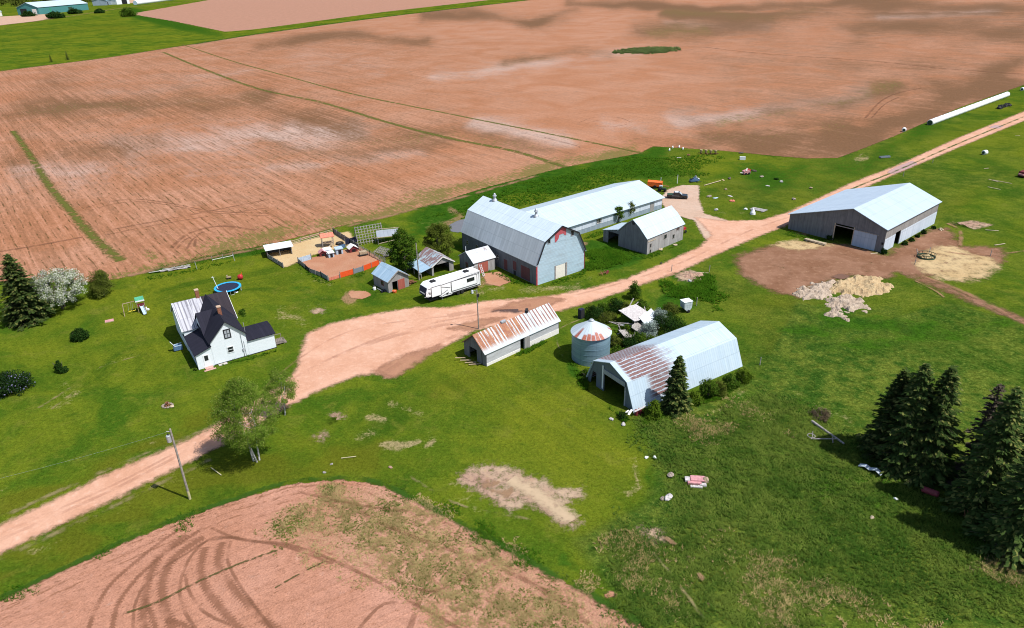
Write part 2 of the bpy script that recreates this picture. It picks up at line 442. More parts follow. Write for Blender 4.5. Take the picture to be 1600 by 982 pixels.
mk_track('wet_strip', (.36, .18, .12), 0, .22, (.36, .62), 1.4, .8, .2)
def water(name, col, r):
    t = NT(name); p = t.pos()
    c = t.mix(t.noise(p, .5, 3), col, tuple(k*.8 for k in col))
    M[name] = t.end(t.bsdf(c, r, normal=t.bump(t.noise(p, 3, 2), .05, .05), spec=.5), alpha_sd(t, p, 1.0, .15))
water('puddle', (.50, .27, .225), .25); water('pond', (.16, .15, .15), .12); water('mud_puddle', (.17, .085, .05), .5)

# ------------------------------------------------------------------ the grid all ground sheets share
def axis(a, b, s, far0, far1, g=.021):
    mid = list(np.arange(a, b+1e-6, s)); lo = []; hi = []
    x, d = a, s
    while x > far0: d = s+(a-x)*g; x -= d; lo.append(x)
    x, d = mid[-1], s
    while x < far1: d = s+(x-mid[-1])*g; x += d; hi.append(x)
    return np.array(lo[::-1]+mid+hi)
GXA = axis(-112, 116, .75, -4500, 4500); GYA = axis(30, 190, .75, -60, 7000)
NX, NY = len(GXA), len(GYA)
GX, GY = np.meshgrid(GXA, GYA)                              # [NY, NX]
PXX, PYY = PX(np.stack([GX, GY, np.zeros_like(GX)], -1))

_d = np.hypot(GX, GY+1); _s = 1/np.clip(_d*.16, 8, 400)
WN = [vnoise(PXX, PYY*3.2, 1/95, 11), vnoise(PXX, PYY*3.2, 1/80, 12), vnoise(PXX, PYY*3.2, 1/24, 13), vnoise(PXX, PYY*3.2, 1/60, 14)]
ROUGH = GL([(985, 655), (1012, 695), (1020, 745), (1005, 785), (950, 815), (890, 845), (1010, 995), (1640, 995), (1640, 520), (1480, 470), (1380, 500), (1240, 470), (1180, 590), (1110, 610), (1040, 650)])
def rough_at(x, y):
    sd = sdist(x, y, ROUGH)
    return np.clip((sd+.6)/1.6, 0, 1)
def bump_at(x, y, r=None):
    r = rough_at(x, y) if r is None else r
    return r*(vnoise(x, y, .28, 1)*.22+vnoise(x, y, .8, 2)*.20)
def stroke(px, py, strokes):
    o = np.zeros_like(px)
    n1, n2, n3, n4 = [WN[i] for i in range(4)]
    for pts, w, s in strokes:
        qx = px+(n1-.5)*w*6; qy = py+(n2-.5)*w*1.5+(n3-.5)*w*.9
        o = np.maximum(o, s*(.55+.9*n4)*np.exp(-(ldist(qx, qy, pts)/(w*1.5))**1.6))
    return o

near = (GX > -130) & (GX < 130) & (GY > 20) & (GY < 330)
RGH = np.zeros_like(GX); RGH[near] = rough_at(GX[near], GY[near])
BUMP = np.zeros_like(GX); BUMP[near] = bump_at(GX[near], GY[near], RGH[near])
pasture = stroke(PXX, PYY, [([(1200, 520), (1400, 420), (1600, 300)], 90, .6), ([(1150, 270), (1400, 240)], 60, .6), ([(1080, 460), (1130, 450)], 30, .5), ([(1300, 620), (1500, 560)], 60, .8), ([(1500, 250), (1700, 160)], 60, .35)])
lush = stroke(PXX, PYY, [([(640, 345), (700, 320), (800, 290), (900, 268), (960, 258), (1060, 246)], 16, 1.0), ([(690, 345), (640, 360)], 12, .7), ([(1080, 260), (1180, 270), (1290, 275)], 26, .5), ([(1060, 435), (1110, 450), (1060, 465)], 16, .9), ([(945, 395), (930, 415), (1000, 402), (925, 380)], 13, 1.0),
    ([(1310, 275), (1420, 235), (1500, 190), (1600, 150)], 16, .45), ([(1250, 520), (1320, 545), (1450, 500)], 26, .55), ([(1340, 500), (1300, 480)], 16, .6), ([(1500, 420), (1600, 450)], 18, .5), ([(1480, 500), (1560, 520)], 22, .45), ([(1130, 700), (1200, 680), (1260, 730), (1350, 800)], 40, .45), ([(880, 845), (930, 900), (1000, 965)], 10, .45), ([(1035, 745), (1010, 800)], 12, .5), ([(1160, 620), (1220, 640), (1290, 640)], 22, .5),
    ([(560, 430), (600, 470), (660, 470), (760, 440)], 9, .45), ([(450, 440), (520, 470)], 12, .4), ([(905, 555), (900, 585)], 8, .7), ([(1320, 395), (1250, 378)], 8, .6), ([(0, 640), (100, 660), (240, 600)], 22, .3), ([(40, 545), (200, 540)], 20, .25),
    ([(0, 105), (180, 92), (330, 52)], 26, .35), ([(195, 18), (260, 35), (340, 52)], 6, .9), ([(230, 425), (330, 402), (430, 385)], 6, .8)])
dry = stroke(PXX, PYY, [([(60, 640), (110, 605)], 8, .45), ([(75, 640), (115, 612)], 4, .5), ([(155, 575), (230, 550), (300, 528)], 4, .35), ([(0, 770), (120, 735), (300, 670)], 10, .35), ([(0, 880), (150, 810), (320, 725)], 10, .35), ([(420, 470), (480, 480), (520, 472)], 14, .4), ([(440, 490), (480, 500)], 12, .55), ([(450, 420), (520, 440)], 7, .45),
    ([(545, 685), (580, 675)], 7, .7), ([(590, 695), (640, 690)], 7, .75), ([(575, 648), (600, 655)], 6, .65), ([(610, 632), (650, 648)], 5, .6), ([(655, 675), (665, 690)], 6, .75), ([(640, 715), (655, 710)], 5, .5), ([(990, 720), (1003, 740), (1003, 760), (990, 770)], 6, .65), ([(700, 750), (760, 790), (830, 815)], 5, .5), ([(680, 770), (800, 820)], 8, .35),
    ([(940, 840), (1010, 830), (1060, 890), (1100, 960)], 12, .38), ([(1180, 850), (1230, 880), (1300, 930)], 20, .32), ([(1250, 900), (1400, 960), (1500, 980)], 24, .32), ([(1540, 880), (1600, 880)], 14, .6), ([(1150, 600), (1170, 610)], 9, .5), ([(1080, 640), (1140, 640)], 10, .4), ([(1250, 610), (1300, 650), (1320, 680)], 10, .4), ([(1220, 385), (1290, 382)], 6, .6), ([(1410, 415), (1440, 445), (1470, 455)], 8, .5),
    ([(880, 425), (930, 440)], 8, .45), ([(945, 380), (970, 430), (1000, 420)], 6, .35), ([(1100, 375), (1190, 350)], 6, .5), ([(820, 455), (900, 445)], 6, .45), ([(1330, 250), (1350, 248)], 4, .7), ([(1100, 310), (1130, 330), (1200, 335)], 6, .4), ([(680, 455), (760, 460), (800, 450)], 6, .5)])
wear = stroke(PXX, PYY, [([(500, 420), (430, 400)], 6, .3), ([(765, 435), (790, 445)], 8, .6), ([(770, 430), (780, 450)], 10, .6), ([(480, 560), (455, 600)], 8, .4), ([(560, 460), (570, 462)], 8, .9), ([(495, 486), (500, 487)], 4, .8), ([(1485, 350), (1540, 352)], 5, .6), ([(690, 350), (720, 340), (700, 330)], 5, .6), ([(640, 350), (700, 345)], 10, .45), ([(905, 395), (918, 380)], 6, .8),
    ([(630, 450), (650, 445)], 6, .5), ([(1300, 360), (1240, 365)], 4, .5), ([(780, 402), (770, 420)], 7, .5), ([(1120, 470), (1250, 470), (1180, 520)], 34, .22), ([(1500, 320), (1600, 330)], 30, .15)])

olive = stroke(PXX, PYY, [([(0, 900), (150, 825), (300, 745), (420, 735), (560, 720)], 26, .8), ([(0, 800), (150, 735), (300, 665), (345, 640)], 10, .8), ([(1190, 500), (1260, 540), (1320, 560)], 26, .8), ([(1130, 440), (1180, 480), (1200, 520)], 24, .7), ([(1440, 500), (1560, 560)], 30, .5), ([(1400, 330), (1560, 300)], 26, .5), ([(600, 700), (700, 720)], 16, .4), ([(640, 620), (760, 600)], 20, .35), ([(430, 380), (420, 440), (480, 480)], 18, .35), ([(1130, 300), (1250, 300), (1400, 245)], 16, .4), ([(60, 60), (200, 50)], 14, .4)])
def add_attr(me, name, arr):
    a = me.attributes.new(name, 'FLOAT', 'POINT'); a.data.foreach_set('value', np.ascontiguousarray(arr, np.float32).ravel())

def grid_mesh(name, sel, z, mat, attrs, kind='structure'):
    """cells of the shared grid where sel (cell mask) is true"""
    cy, cx = np.nonzero(sel)
    idx = np.stack([cy*NX+cx, cy*NX+cx+1, (cy+1)*NX+cx+1, (cy+1)*NX+cx], 1)
    used, inv = np.unique(idx.ravel(), return_inverse=True)
    co = np.stack([GX.ravel()[used], GY.ravel()[used], BUMP.ravel()[used]+z], 1)
    me = bpy.data.meshes.new(name)
    nf = len(idx)
    me.vertices.add(len(used)); me.vertices.foreach_set('co', co.astype(np.float32).ravel())
    me.loops.add(nf*4); me.loops.foreach_set('vertex_index', inv.astype(np.int32).ravel())
    me.polygons.add(nf); me.polygons.foreach_set('loop_start', np.arange(0, nf*4, 4, dtype=np.int32))
    me.update(calc_edges=True); me.polygons.foreach_set('use_smooth', [True]*nf)
    for k, a in attrs.items(): add_attr(me, k, a.ravel()[used])
    me.materials.append(mat)
    o = bpy.data.objects.new(name, me); C.objects.link(o)
    return tag(o, kind=kind)

ALL = np.ones((NY-1, NX-1), bool)
grid_mesh('ground', ALL, 0.0, M['grass'], {'rough': np.clip(np.maximum(RGH, pasture), 0, 1), 'lush': lush, 'dry': dry, 'wear': wear, 'olive': olive})

MARG = {'yard': 5.2, 'straw': 4.6, 'bare': 3.4, 'damp': 3.4, 'road': 2.4, 'sand': 1.8, 'gravel': 2.6, 'field': 2.0}
def sheet(name, poly, mat, z, attrs=None, margin=None):
    margin = margin or MARG.get(mat, 1.8)
    P = np.array(poly)
    bb = (GX > P[:, 0].min()-4) & (GX < P[:, 0].max()+4) & (GY > P[:, 1].min()-4) & (GY < P[:, 1].max()+4)
    sd = np.full(GX.shape, -50.0); sd[bb] = sdist(GX[bb], GY[bb], poly)
    v = sd > -margin
    cell = v[:-1, :-1] | v[1:, :-1] | v[:-1, 1:] | v[1:, 1:]
    A = {'sd': np.clip(sd, -6, 60)}
    for k, a in (attrs or {}).items(): A[k] = a
    return grid_mesh(name, cell, z, M[mat], A)

def ribbon(name, pts, width, mat, z, step=.8, px=True, jitter=0.0):
    """soft strip following a polyline (pixels of the photo laid on the ground)"""
    W = GL(pts) if px else pts
    P = [Vector((x, y, 0)) for x, y in W]
    # Catmull-Rom resample
    out = []
    for i in range(len(P)-1):
        p0 = P[max(i-1, 0)]; p1 = P[i]; p2 = P[i+1]; p3 = P[min(i+2, len(P)-1)]
        n = max(2, int((p2-p1).length/step))
        n = min(n, 160)
        for k in range(n):
            t = k/n
            out.append(.5*((2*p1)+(p2-p0)*t+(2*p0-5*p1+4*p2-p3)*t*t+(3*p1-3*p2+p3-p0)*t**3))
    out.append(P[-1])
    X = np.array([p.x for p in out]); Y = np.array([p.y for p in out]); Z = bump_at(X, Y)+z
    mb = MB(); u = 0; vs = []; us = []
    for i, p in enumerate(out):
        a = out[max(i-1, 0)]; b = out[min(i+1, len(out)-1)]
        d = (b-a).normalized(); n = Vector((-d.y, d.x, 0))*width/2
        if i: u += (p-out[i-1]).length
        us.append(u)
        vs += [(p.x-n.x, p.y-n.y, Z[i]), (p.x, p.y, Z[i]), (p.x+n.x, p.y+n.y, Z[i])]
    fs, uv = [], []
    for i in range(len(out)-1):
        for k, (va, vb) in enumerate(((-1, 0), (0, 1))):
            fs.append((i*3+k, (i+1)*3+k, (i+1)*3+k+1, i*3+k+1))
            uv.append([(us[i], va), (us[i+1], va), (us[i+1], vb), (us[i], vb)])
    mb.add(vs, fs, uv)
    return mb, name, mat
def ribbons(name, items):
    """several strips of one kind joined as one ground marking"""
    mb = MB(); mats = []; mi = []
    for r, _, mat in items:
        if mat not in mats: mats.append(mat)
        mb.add(r.v, r.f, r.uv); mi += [mats.index(mat)]*len(r.f)
    o = mb.build(name, [M[k] for k in mats], recalc=False)
    o.data.polygons.foreach_set('material_index', mi)
    return tag(o, kind='structure')

# ------------------------------------------------------------------ the big ploughed field
edge = [(-260, 492), (0, 440), (60, 440), (130, 442), (185, 436), (240, 421), (330, 400), (430, 380), (500, 362), (560, 347), (620, 335), (700, 312), (760, 293), (880, 262), (1000, 240), (1020, 229), (1120, 235), (1200, 243), (1260, 248), (1310, 247), (1350, 232), (1400, 212), (1500, 168), (1600, 133), (1800, 60)]
fp = GL(edge)
fp += [(900, 950), (3500, 3300), (1500, 4500), (650, 2500)]+GL([(830, 0), (600, 27), (400, 54), (300, 70), (170, 90), (0, 112), (-260, 150)])
dark = stroke(PXX, PYY, [([(0, 172), (100, 165), (200, 160), (300, 166), (400, 150), (430, 145)], 13, .75), ([(300, 150), (400, 170), (500, 188), (560, 200)], 14, .55), ([(0, 255), (60, 246), (160, 238), (250, 224)], 11, .55), ([(400, 76), (480, 62), (530, 55), (600, 60), (680, 65)], 6, .75), ([(680, 22), (760, 24), (830, 36), (865, 30), (900, 17)], 8, .8),
    ([(880, 4), (1000, 8), (1100, 16), (1200, 12), (1400, 2)], 6, .85), ([(1050, 22), (1150, 30), (1280, 15), (1400, 11), (1600, 14), (1700, 16)], 7, .7), ([(1000, 50), (1100, 45), (1200, 28)], 9, .45), ([(800, 96), (900, 80), (970, 86)], 6, .45), ([(1130, 225), (1250, 232), (1320, 222), (1400, 190), (1480, 150), (1600, 118)], 20, .75), ([(1000, 222), (1100, 226)], 8, .4),
    ([(1200, 176), (1300, 160), (1400, 135)], 8, .4), ([(540, 215), (700, 205), (800, 226), (880, 240)], 11, .5), ([(1330, 50), (1450, 45), (1620, 52)], 11, .45), ([(420, 230), (560, 240), (700, 225)], 10, .45), ([(1100, 90), (1300, 100), (1500, 110)], 5, .25), ([(700, 200), (640, 205)], 10, .4), ([(60, 150), (130, 130)], 14, .35)])
pale = stroke(PXX, PYY, [([(170, 240), (300, 226), (420, 214), (500, 213), (560, 203)], 15, .75), ([(430, 262), (520, 250), (640, 243)], 9, .45), ([(690, 117), (800, 106), (900, 96), (1000, 80)], 6, .6), ([(1070, 192), (1180, 175), (1280, 160), (1340, 148)], 9, .65), ([(730, 195), (800, 205), (890, 218)], 9, .7), ([(1380, 25), (1560, 19)], 5, .6), ([(170, 142), (280, 135), (400, 112)], 7, .35), ([(0, 275), (70, 272), (140, 268)], 12, .55), ([(300, 270), (420, 265)], 10, .35), ([(1050, 38), (1200, 40)], 5, .4), ([(480, 90), (620, 110)], 12, .25), ([(960, 195), (1010, 205)], 9, .4)])
weed = stroke(PXX, PYY, [([(190, 432), (330, 397), (430, 372), (500, 355), (600, 330), (700, 302)], 11, .85), ([(700, 300), (800, 278), (900, 254), (1000, 236)], 9, .95), ([(1140, 190), (1230, 175), (1330, 150), (1400, 130)], 7, .45), ([(0, 172), (200, 163), (400, 150)], 12, .35), ([(1050, 22), (1200, 28), (1280, 16)], 7, .4), ([(1010, 52), (1100, 45)], 7, .45), ([(640, 210), (780, 225), (880, 240)], 8, .4), ([(400, 250), (560, 225), (700, 210)], 10, .3), ([(1010, 210), (1180, 215), (1300, 200)], 9, .3), ([(225, 395), (240, 398)], 5, .8), ([(160, 375), (190, 405)], 4, .5), ([(1000, 82), (840, 95), (700, 118)], 5, .3)])
dark = np.clip(dark+.26*np.clip((PXX-950)/250, 0, 1)*(PYY > 20)*(.6+.8*WN[3]), 0, 1)
rows = np.clip((950-PXX)/400, .30, 1.0)
rows = np.where(PYY < 60, rows*.4, rows)
sheet('ploughed_field', fp, 'field', .03, {'dark': dark, 'pale': pale, 'weed': weed, 'rows': rows})
ff = GL([(205, 22), (270, 33), (352, 50), (400, 46), (600, 19), (820, -6)])+[(650, 2700), (400, 3600), (-900, 3200)]
sheet('far_ploughed_field', ff, 'far_field', .03)
# ------------------------------------------------------------------ the field in the foreground
cp = GL([(-120, 985), (0, 938), (130, 878), (250, 825), (360, 785), (450, 758), (530, 750), (590, 757), (650, 785), (740, 832), (830, 882), (890, 915), (940, 942), (1000, 978), (1080, 1040), (900, 1300), (-200, 1300)])
inner = [(330, 826), (380, 845), (440, 850), (500, 868), (580, 905), (650, 945), (720, 985), (800, 1040)]
wd = np.zeros_like(GX)
nearc = (GY < 90) & (GY > 20) & (np.abs(GX) < 90)
hl = GL([(420, 800), (520, 752), (600, 760), (760, 840), (900, 915), (1010, 985), (1080, 1050), (800, 1040), (720, 985), (650, 945), (580, 905), (500, 868), (440, 850), (395, 838)])
wd[nearc] = np.clip(sdist(GX[nearc], GY[nearc], hl)/2+.35, 0, .75)
sheet('tilled_field', cp, 'crop', .03, {'weed': wd})
Z5 = lambda pts: [(x/3.077, 700+y/3.077) for x, y in pts]
ribbons('tyre_tracks', [ribbon('t', Z5(p), w, 'tread_track', .06+.003*i) for i, (p, w) in enumerate([
    ([(420, 900), (440, 830), (490, 720), (540, 650), (640, 560), (780, 450), (900, 370)], .75), ([(540, 900), (545, 840), (570, 750), (640, 650), (720, 570), (820, 490), (960, 400)], .8),
    ([(700, 900), (690, 790), (705, 670), (740, 570), (790, 500), (900, 420)], 1.35), ([(860, 930), (800, 790), (780, 670), (810, 570), (860, 510), (980, 430)], 1.45),
    ([(1200, 930), (1080, 790), (1000, 690), (965, 590), (985, 480)], 1.3), ([(1390, 930), (1240, 800), (1110, 660), (1050, 560), (1070, 455)], 1.4), ([(760, 900), (720, 780), (690, 730)], .8), ([(940, 900), (880, 850), (800, 830)], .9)])])
ribbons('wheel_ruts', [ribbon('t', Z5(p), w, 'smooth_track', .09+.003*i) for i, (p, w) in enumerate([
    ([(640, 900), (650, 760), (700, 660), (800, 570), (900, 510), (1000, 450), (1150, 430)], .5), ([(960, 900), (890, 790), (865, 690), (885, 590), (930, 510), (1000, 445), (1080, 430), (1250, 455), (1400, 485), (1600, 560)], .55),
    ([(1110, 855), (980, 790), (910, 690), (890, 610)], .5), ([(1350, 920), (1230, 770), (1140, 640), (1095, 540), (1110, 450)], .5)])])
ribbons('headland_furrow', [ribbon('t', inner, .6, 'smooth_track', .105), ribbon('t', [(610, 905), (680, 925), (760, 885)], .5, 'faint_track', .108), ribbon('t', [(560, 800), (640, 838), (760, 880), (860, 930), (920, 975)], .7, 'faint_track', .111), ribbon('t', [(470, 770), (560, 790), (640, 800)], .6, 'faint_track', .114), ribbon('t', [(640, 985), (655, 940)], .8, 'faint_track', .117), ribbon('t', [(560, 985), (600, 945), (650, 945)], .5, 'faint_track', .12)])
ribbons('weed_line', [ribbon('t', [(192, 960), (240, 945), (310, 910), (380, 880), (442, 858)], .42, 'weed_row', .123), ribbon('t', [(430, 920), (470, 897), (505, 880)], .3, 'weed_row', .126)])
ribbons('field_verge', [ribbon('t', [(-60, 965), (0, 937), (130, 876), (250, 823), (360, 783), (450, 756), (530, 748), (590, 755), (650, 783), (740, 830), (830, 880), (890, 913), (940, 940), (1000, 976)], 1.3, 'lush_strip', .132)])
# ------------------------------------------------------------------ strips, ruts and headlands in the big field
ribbons('grass_strips', [ribbon('t', [(20, 205), (45, 240), (75, 288), (110, 330), (150, 375), (190, 408)], 3.3, 'grass_strip', .06), ribbon('t', [(255, 82), (310, 105), (400, 138), (500, 160), (600, 190), (700, 216), (800, 236), (885, 262)], 3.2, 'grass_strip', .063), ribbon('t', [(285, 70), (360, 95), (450, 120), (550, 147), (700, 178), (850, 208), (1005, 240)], 2.1, 'grass_strip', .066), ribbon('t', [(300, 70), (400, 54), (600, 27), (830, 0), (900, -9)], 14, 'lush_strip', .069), ribbon('t', [(0, 111), (170, 90), (300, 69)], 5, 'grass_strip', .072)])
ribbons('field_tracks', [ribbon('t', p, w, 'smooth_track', .075+.003*i) for i, (p, w) in enumerate([
    ([(135, 325), (170, 316), (215, 312), (270, 319), (330, 330), (420, 334)], .9), ([(140, 330), (175, 320), (220, 316), (275, 323), (330, 333), (420, 338)], .7), ([(160, 362), (230, 349), (320, 332), (420, 312)], 1.4), ([(165, 368), (240, 353), (330, 338), (420, 325)], .9), ([(0, 394), (60, 384), (130, 371)], 1.6), ([(268, 388), (285, 372), (310, 360), (350, 354), (400, 360)], 1.6), ([(276, 390), (290, 375), (318, 363)], 1.0), ([(292, 390), (300, 376), (312, 367)], .9), ([(304, 386), (306, 374)], .9),
    ([(1100, 74), (1200, 85), (1350, 95), (1480, 108), (1610, 117)], 3.0), ([(1352, 185), (1375, 160), (1400, 147), (1440, 138)], 1.4), ([(1362, 185), (1382, 164), (1405, 152)], 1.0), ([(905, 192), (930, 184), (965, 184), (985, 191)], .6), ([(930, 197), (955, 199), (980, 195)], .6), ([(915, 194), (940, 188), (968, 190)], .5), ([(850, 215), (900, 228), (905, 232)], .8)])])
ribbons('headland_soil', [ribbon('t', [(200, 432), (330, 403), (430, 384), (560, 350), (700, 315), (840, 275)], 2.4, 'path_strip', .12)])
# ------------------------------------------------------------------ drive and farm yard
road = GL([(-80, 865), (0, 822), (80, 785), (170, 741), (300, 686), (350, 658), (400, 625), (440, 603), (464, 578), (472, 548), (480, 522), (520, 506), (600, 489), (650, 481), (700, 482), (760, 471), (850, 465), (920, 452), (980, 436), (1040, 411), (1095, 386), (1112, 368), (1098, 352), (1085, 340), (1130, 346), (1190, 345), (1230, 333), (1330, 287), (1400, 260), (1500, 215), (1600, 175), (1750, 105), (1750, 125), (1600, 189), (1500, 230), (1400, 272), (1330, 303), (1240, 348), (1180, 372), (1110, 402), (1060, 426), (1000, 446), (930, 470), (880, 485), (800, 503), (740, 518), (690, 545), (630, 572), (612, 590), (590, 585), (560, 587), (500, 610), (450, 635), (380, 678), (300, 720), (200, 770), (100, 818), (0, 866), (-80, 905)])
yard_g = GL([(1085, 345), (1060, 338), (1040, 326), (1030, 312), (1045, 296), (1065, 290), (1092, 290), (1092, 312), (1100, 334), (1140, 346), (1190, 346), (1225, 338), (1180, 365), (1120, 385), (1100, 372)])
sheet('gravel_yard', yard_g, 'gravel', .06)
sheet('farm_road', road, 'road', .09)
ribbons('road_ruts', [ribbon('t', p, w, m, .12+.003*i) for i, (p, w, m) in enumerate([
    ([(0, 845), (200, 755), (360, 665), (480, 580), (620, 520), (760, 490), (900, 462), (1050, 417), (1170, 362), (1240, 338)], .8, 'wet_strip'), ([(0, 835), (200, 748), (350, 660), (470, 560), (560, 515), (700, 495)], .6, 'wet_strip'), ([(700, 495), (760, 485), (830, 478)], 2.2, 'wet_strip'), ([(520, 560), (620, 525), (740, 500)], 1.4, 'wet_strip'), ([(600, 585), (660, 548), (740, 515)], 1.5, 'wet_strip')])])
ribbons('grass_crown', [ribbon('t', [(1300, 310), (1350, 288), (1400, 268), (1500, 224), (1600, 183)], 1.0, 'lush_strip', .14)])
def patch(name, pts, mat, z=.06): return sheet(name, GL(pts), mat, z)
patch('damp_soil', [(770, 487), (800, 474), (850, 465), (880, 468), (860, 480), (810, 490)], 'damp', .125); patch('damp_soil', [(585, 580), (630, 556), (690, 540), (650, 570), (615, 592)], 'damp', .125); patch('damp_soil', [(700, 515), (750, 500), (790, 497), (740, 516)], 'damp', .125)
patch('muddy_yard', [(1150, 402), (1200, 386), (1250, 378), (1330, 384), (1385, 400), (1450, 363), (1478, 357), (1500, 385), (1565, 388), (1565, 410), (1500, 425), (1440, 432), (1490, 452), (1600, 500), (1600, 507), (1480, 456), (1400, 424), (1385, 436), (1330, 430), (1270, 445), (1245, 464), (1205, 455), (1160, 430)], 'yard')
patch('straw_bedding', [(1440, 398), (1465, 386), (1490, 386), (1520, 398), (1552, 405), (1558, 418), (1535, 436), (1500, 440), (1460, 434), (1432, 418)], 'straw', .09)
patch('straw_spill', [(1205, 384), (1240, 377), (1300, 384), (1250, 392)], 'straw', .075)
patch('mud_puddle', [(1298, 434), (1312, 428), (1330, 432), (1318, 438)], 'mud_puddle', .12)
patch('pink_puddle', [(1385, 270), (1400, 262), (1425, 252), (1435, 256), (1415, 266), (1395, 273)], 'puddle', .12)
patch('pink_puddle', [(1542, 200), (1556, 196), (1570, 197), (1560, 202)], 'puddle', .12)
patch('pond', [(702, 352), (716, 345), (735, 341), (740, 355), (716, 364), (704, 362)], 'pond', .05)
patch('sand_paddock', [(418, 395), (440, 385), (485, 374), (545, 362), (558, 378), (530, 388), (480, 402), (466, 410), (444, 419), (425, 402)], 'sand')
patch('soil_paddock', [(466, 409), (500, 400), (560, 386), (578, 395), (600, 410), (555, 424), (514, 439)], 'pen_soil', .075)
patch('bare_patch', [(716, 748), (735, 735), (755, 728), (800, 733), (818, 745), (850, 752), (862, 766), (905, 765), (908, 775), (875, 787), (868, 800), (905, 818), (890, 824), (860, 805), (828, 783), (800, 798), (780, 785), (750, 770)], 'bare')
patch('bare_patch', [(514, 662), (521, 647), (536, 653)], 'bare'); patch('bare_patch', [(497, 685), (500, 676), (505, 680), (503, 688)], 'bare')
patch('bare_patch', [(543, 456), (570, 455), (582, 462), (565, 468), (548, 466)], 'pen_soil'); patch('bare_patch', [(1000, 828), (1030, 830), (1042, 846), (1015, 846)], 'bare')
patch('bare_patch', [(1058, 430), (1078, 423), (1105, 432), (1092, 440), (1062, 438)], 'bare'); patch('bare_patch', [(940, 925), (965, 925), (962, 935), (945, 934)], 'pen_soil'); patch('bare_patch', [(755, 428), (780, 425), (800, 440), (780, 448), (760, 444)], 'pen_soil')
patch('bare_patch', [(1485, 350), (1520, 346), (1550, 352), (1520, 358)], 'bare'); patch('bare_patch', [(488, 484), (503, 483), (505, 489), (492, 490)], 'bare'); patch('bare_patch', [(606, 560), (640, 545), (660, 540), (615, 592), (600, 590)], 'road')
ribbons('straw_streak', [ribbon('t', [(798, 750), (830, 768), (862, 790), (893, 816)], 3.4, 'straw_trail', .13), ribbon('t', [(735, 742), (760, 756), (800, 772)], 2.4, 'soil_strip', .133)])
ribbons('dirt_path', [ribbon('t', [(1440, 432), (1500, 455), (1560, 485), (1610, 512)], 1.5, 'path_strip', .15), ribbon('t', [(1480, 395), (1540, 400), (1620, 390)], .9, 'path_strip', .153), ribbon('t', [(1430, 440), (1460, 455), (1475, 466)], .7, 'path_strip', .156), ribbon('t', [(1035, 842), (1070, 870), (1100, 915), (1110, 955)], .7, 'soil_strip', .3), ribbon('t', [(1010, 855), (1050, 905), (1090, 960), (1120, 1000)], .5, 'dry_strip', .3), ribbon('t', [(1480, 350), (1500, 362), (1500, 385)], 1.2, 'path_strip', .16)])
ribbons('dry_grass_line', [ribbon('t', p, w, 'dry_strip', .05+.003*i) for i, (p, w) in enumerate([([(60, 638), (115, 604)], .8), ([(80, 640), (120, 610)], .6), ([(155, 575), (230, 552)], .5), ([(640, 745), (720, 790), (830, 812)], .6), ([(905, 500), (870, 520), (880, 560)], .5), ([(1330, 252), (1352, 238)], .7), ([(1338, 256), (1358, 245)], .7), ([(0, 875), (180, 790), (330, 718)], 1.2), ([(0, 810), (160, 738), (330, 668)], 1.2)])])
patch('far_farmyard', [(-60, 48), (0, 40), (50, 34), (95, 27), (90, 22), (40, 24), (-60, 30)], 'far_yard'); 
ribbons('far_lane', [ribbon('t', [(-60, 50), (0, 40), (60, 33), (120, 24), (200, 12), (280, 4), (400, -6)], 9, 'path_strip', .1)])
patch('far_lane', [(190, 6), (260, 2), (320, -6), (300, -8), (190, 0)], 'far_yard')

# ------------------------------------------------------------------ standing grass, stubble and weeds (stuff)
def tuft_object(name, mat, areas, seed, hmin, hmax, wid, nb=4, soft=1):
    rs = np.random.RandomState(seed); XS, YS = [], []
    for poly, n, clump in areas:
        P = np.array(GL(poly)); a = P.min(0); b = P.max(0); got = 0
        while got < n:
            x = rs.uniform(a[0], b[0], n*2); y = rs.uniform(a[1], b[1], n*2)
            k = sdist(x, y, P)+(vnoise(x, y, .25, seed)-.5)*8*soft > rs.uniform(0, 3.5, n*2)*soft
            if clump: k &= vnoise(x, y, clump, seed+3)*.6+vnoise(x, y, clump*3, seed+4)*.4 > rs.uniform(.32, .72, len(x))
            if not k.any(): break
            x = x[k][:n-got]; y = y[k][:n-got]; XS.append(x); YS.append(y); got += len(x)
    X = np.concatenate(XS); Y = np.concatenate(YS); n = len(X); Z = bump_at(X, Y)
    H = rs.uniform(hmin, hmax, n)
    V = np.zeros((n, nb, 3, 3)); ang = rs.uniform(0, 2*PI, (n, nb)); lean = rs.uniform(.5, 1.7, (n, nb))
    dx, dy = np.cos(ang), np.sin(ang); w = wid*rs.uniform(.6, 1.4, (n, nb)); h = H[:, None]*rs.uniform(.6, 1.1, (n, nb))
    V[..., 0, 0] = X[:, None]-dy*w; V[..., 0, 1] = Y[:, None]+dx*w; V[..., 0, 2] = Z[:, None]-.02
    V[..., 1, 0] = X[:, None]+dy*w; V[..., 1, 1] = Y[:, None]-dx*w; V[..., 1, 2] = Z[:, None]-.02
    V[..., 2, 0] = X[:, None]+dx*h*lean; V[..., 2, 1] = Y[:, None]+dy*h*lean; V[..., 2, 2] = Z[:, None]+h
    m = n*nb; me = bpy.data.meshes.new(name)
    me.vertices.add(m*3); me.vertices.foreach_set('co', V.astype(np.float32).ravel())
    me.loops.add(m*3); me.loops.foreach_set('vertex_index', np.arange(m*3, dtype=np.int32))
    me.polygons.add(m); me.polygons.foreach_set('loop_start', np.arange(0, m*3, 3, dtype=np.int32)); me.update(calc_edges=True)
    me.materials.append(M[mat]); o = bpy.data.objects.new(name, me); C.objects.link(o)
    return tag(o, kind='stuff')
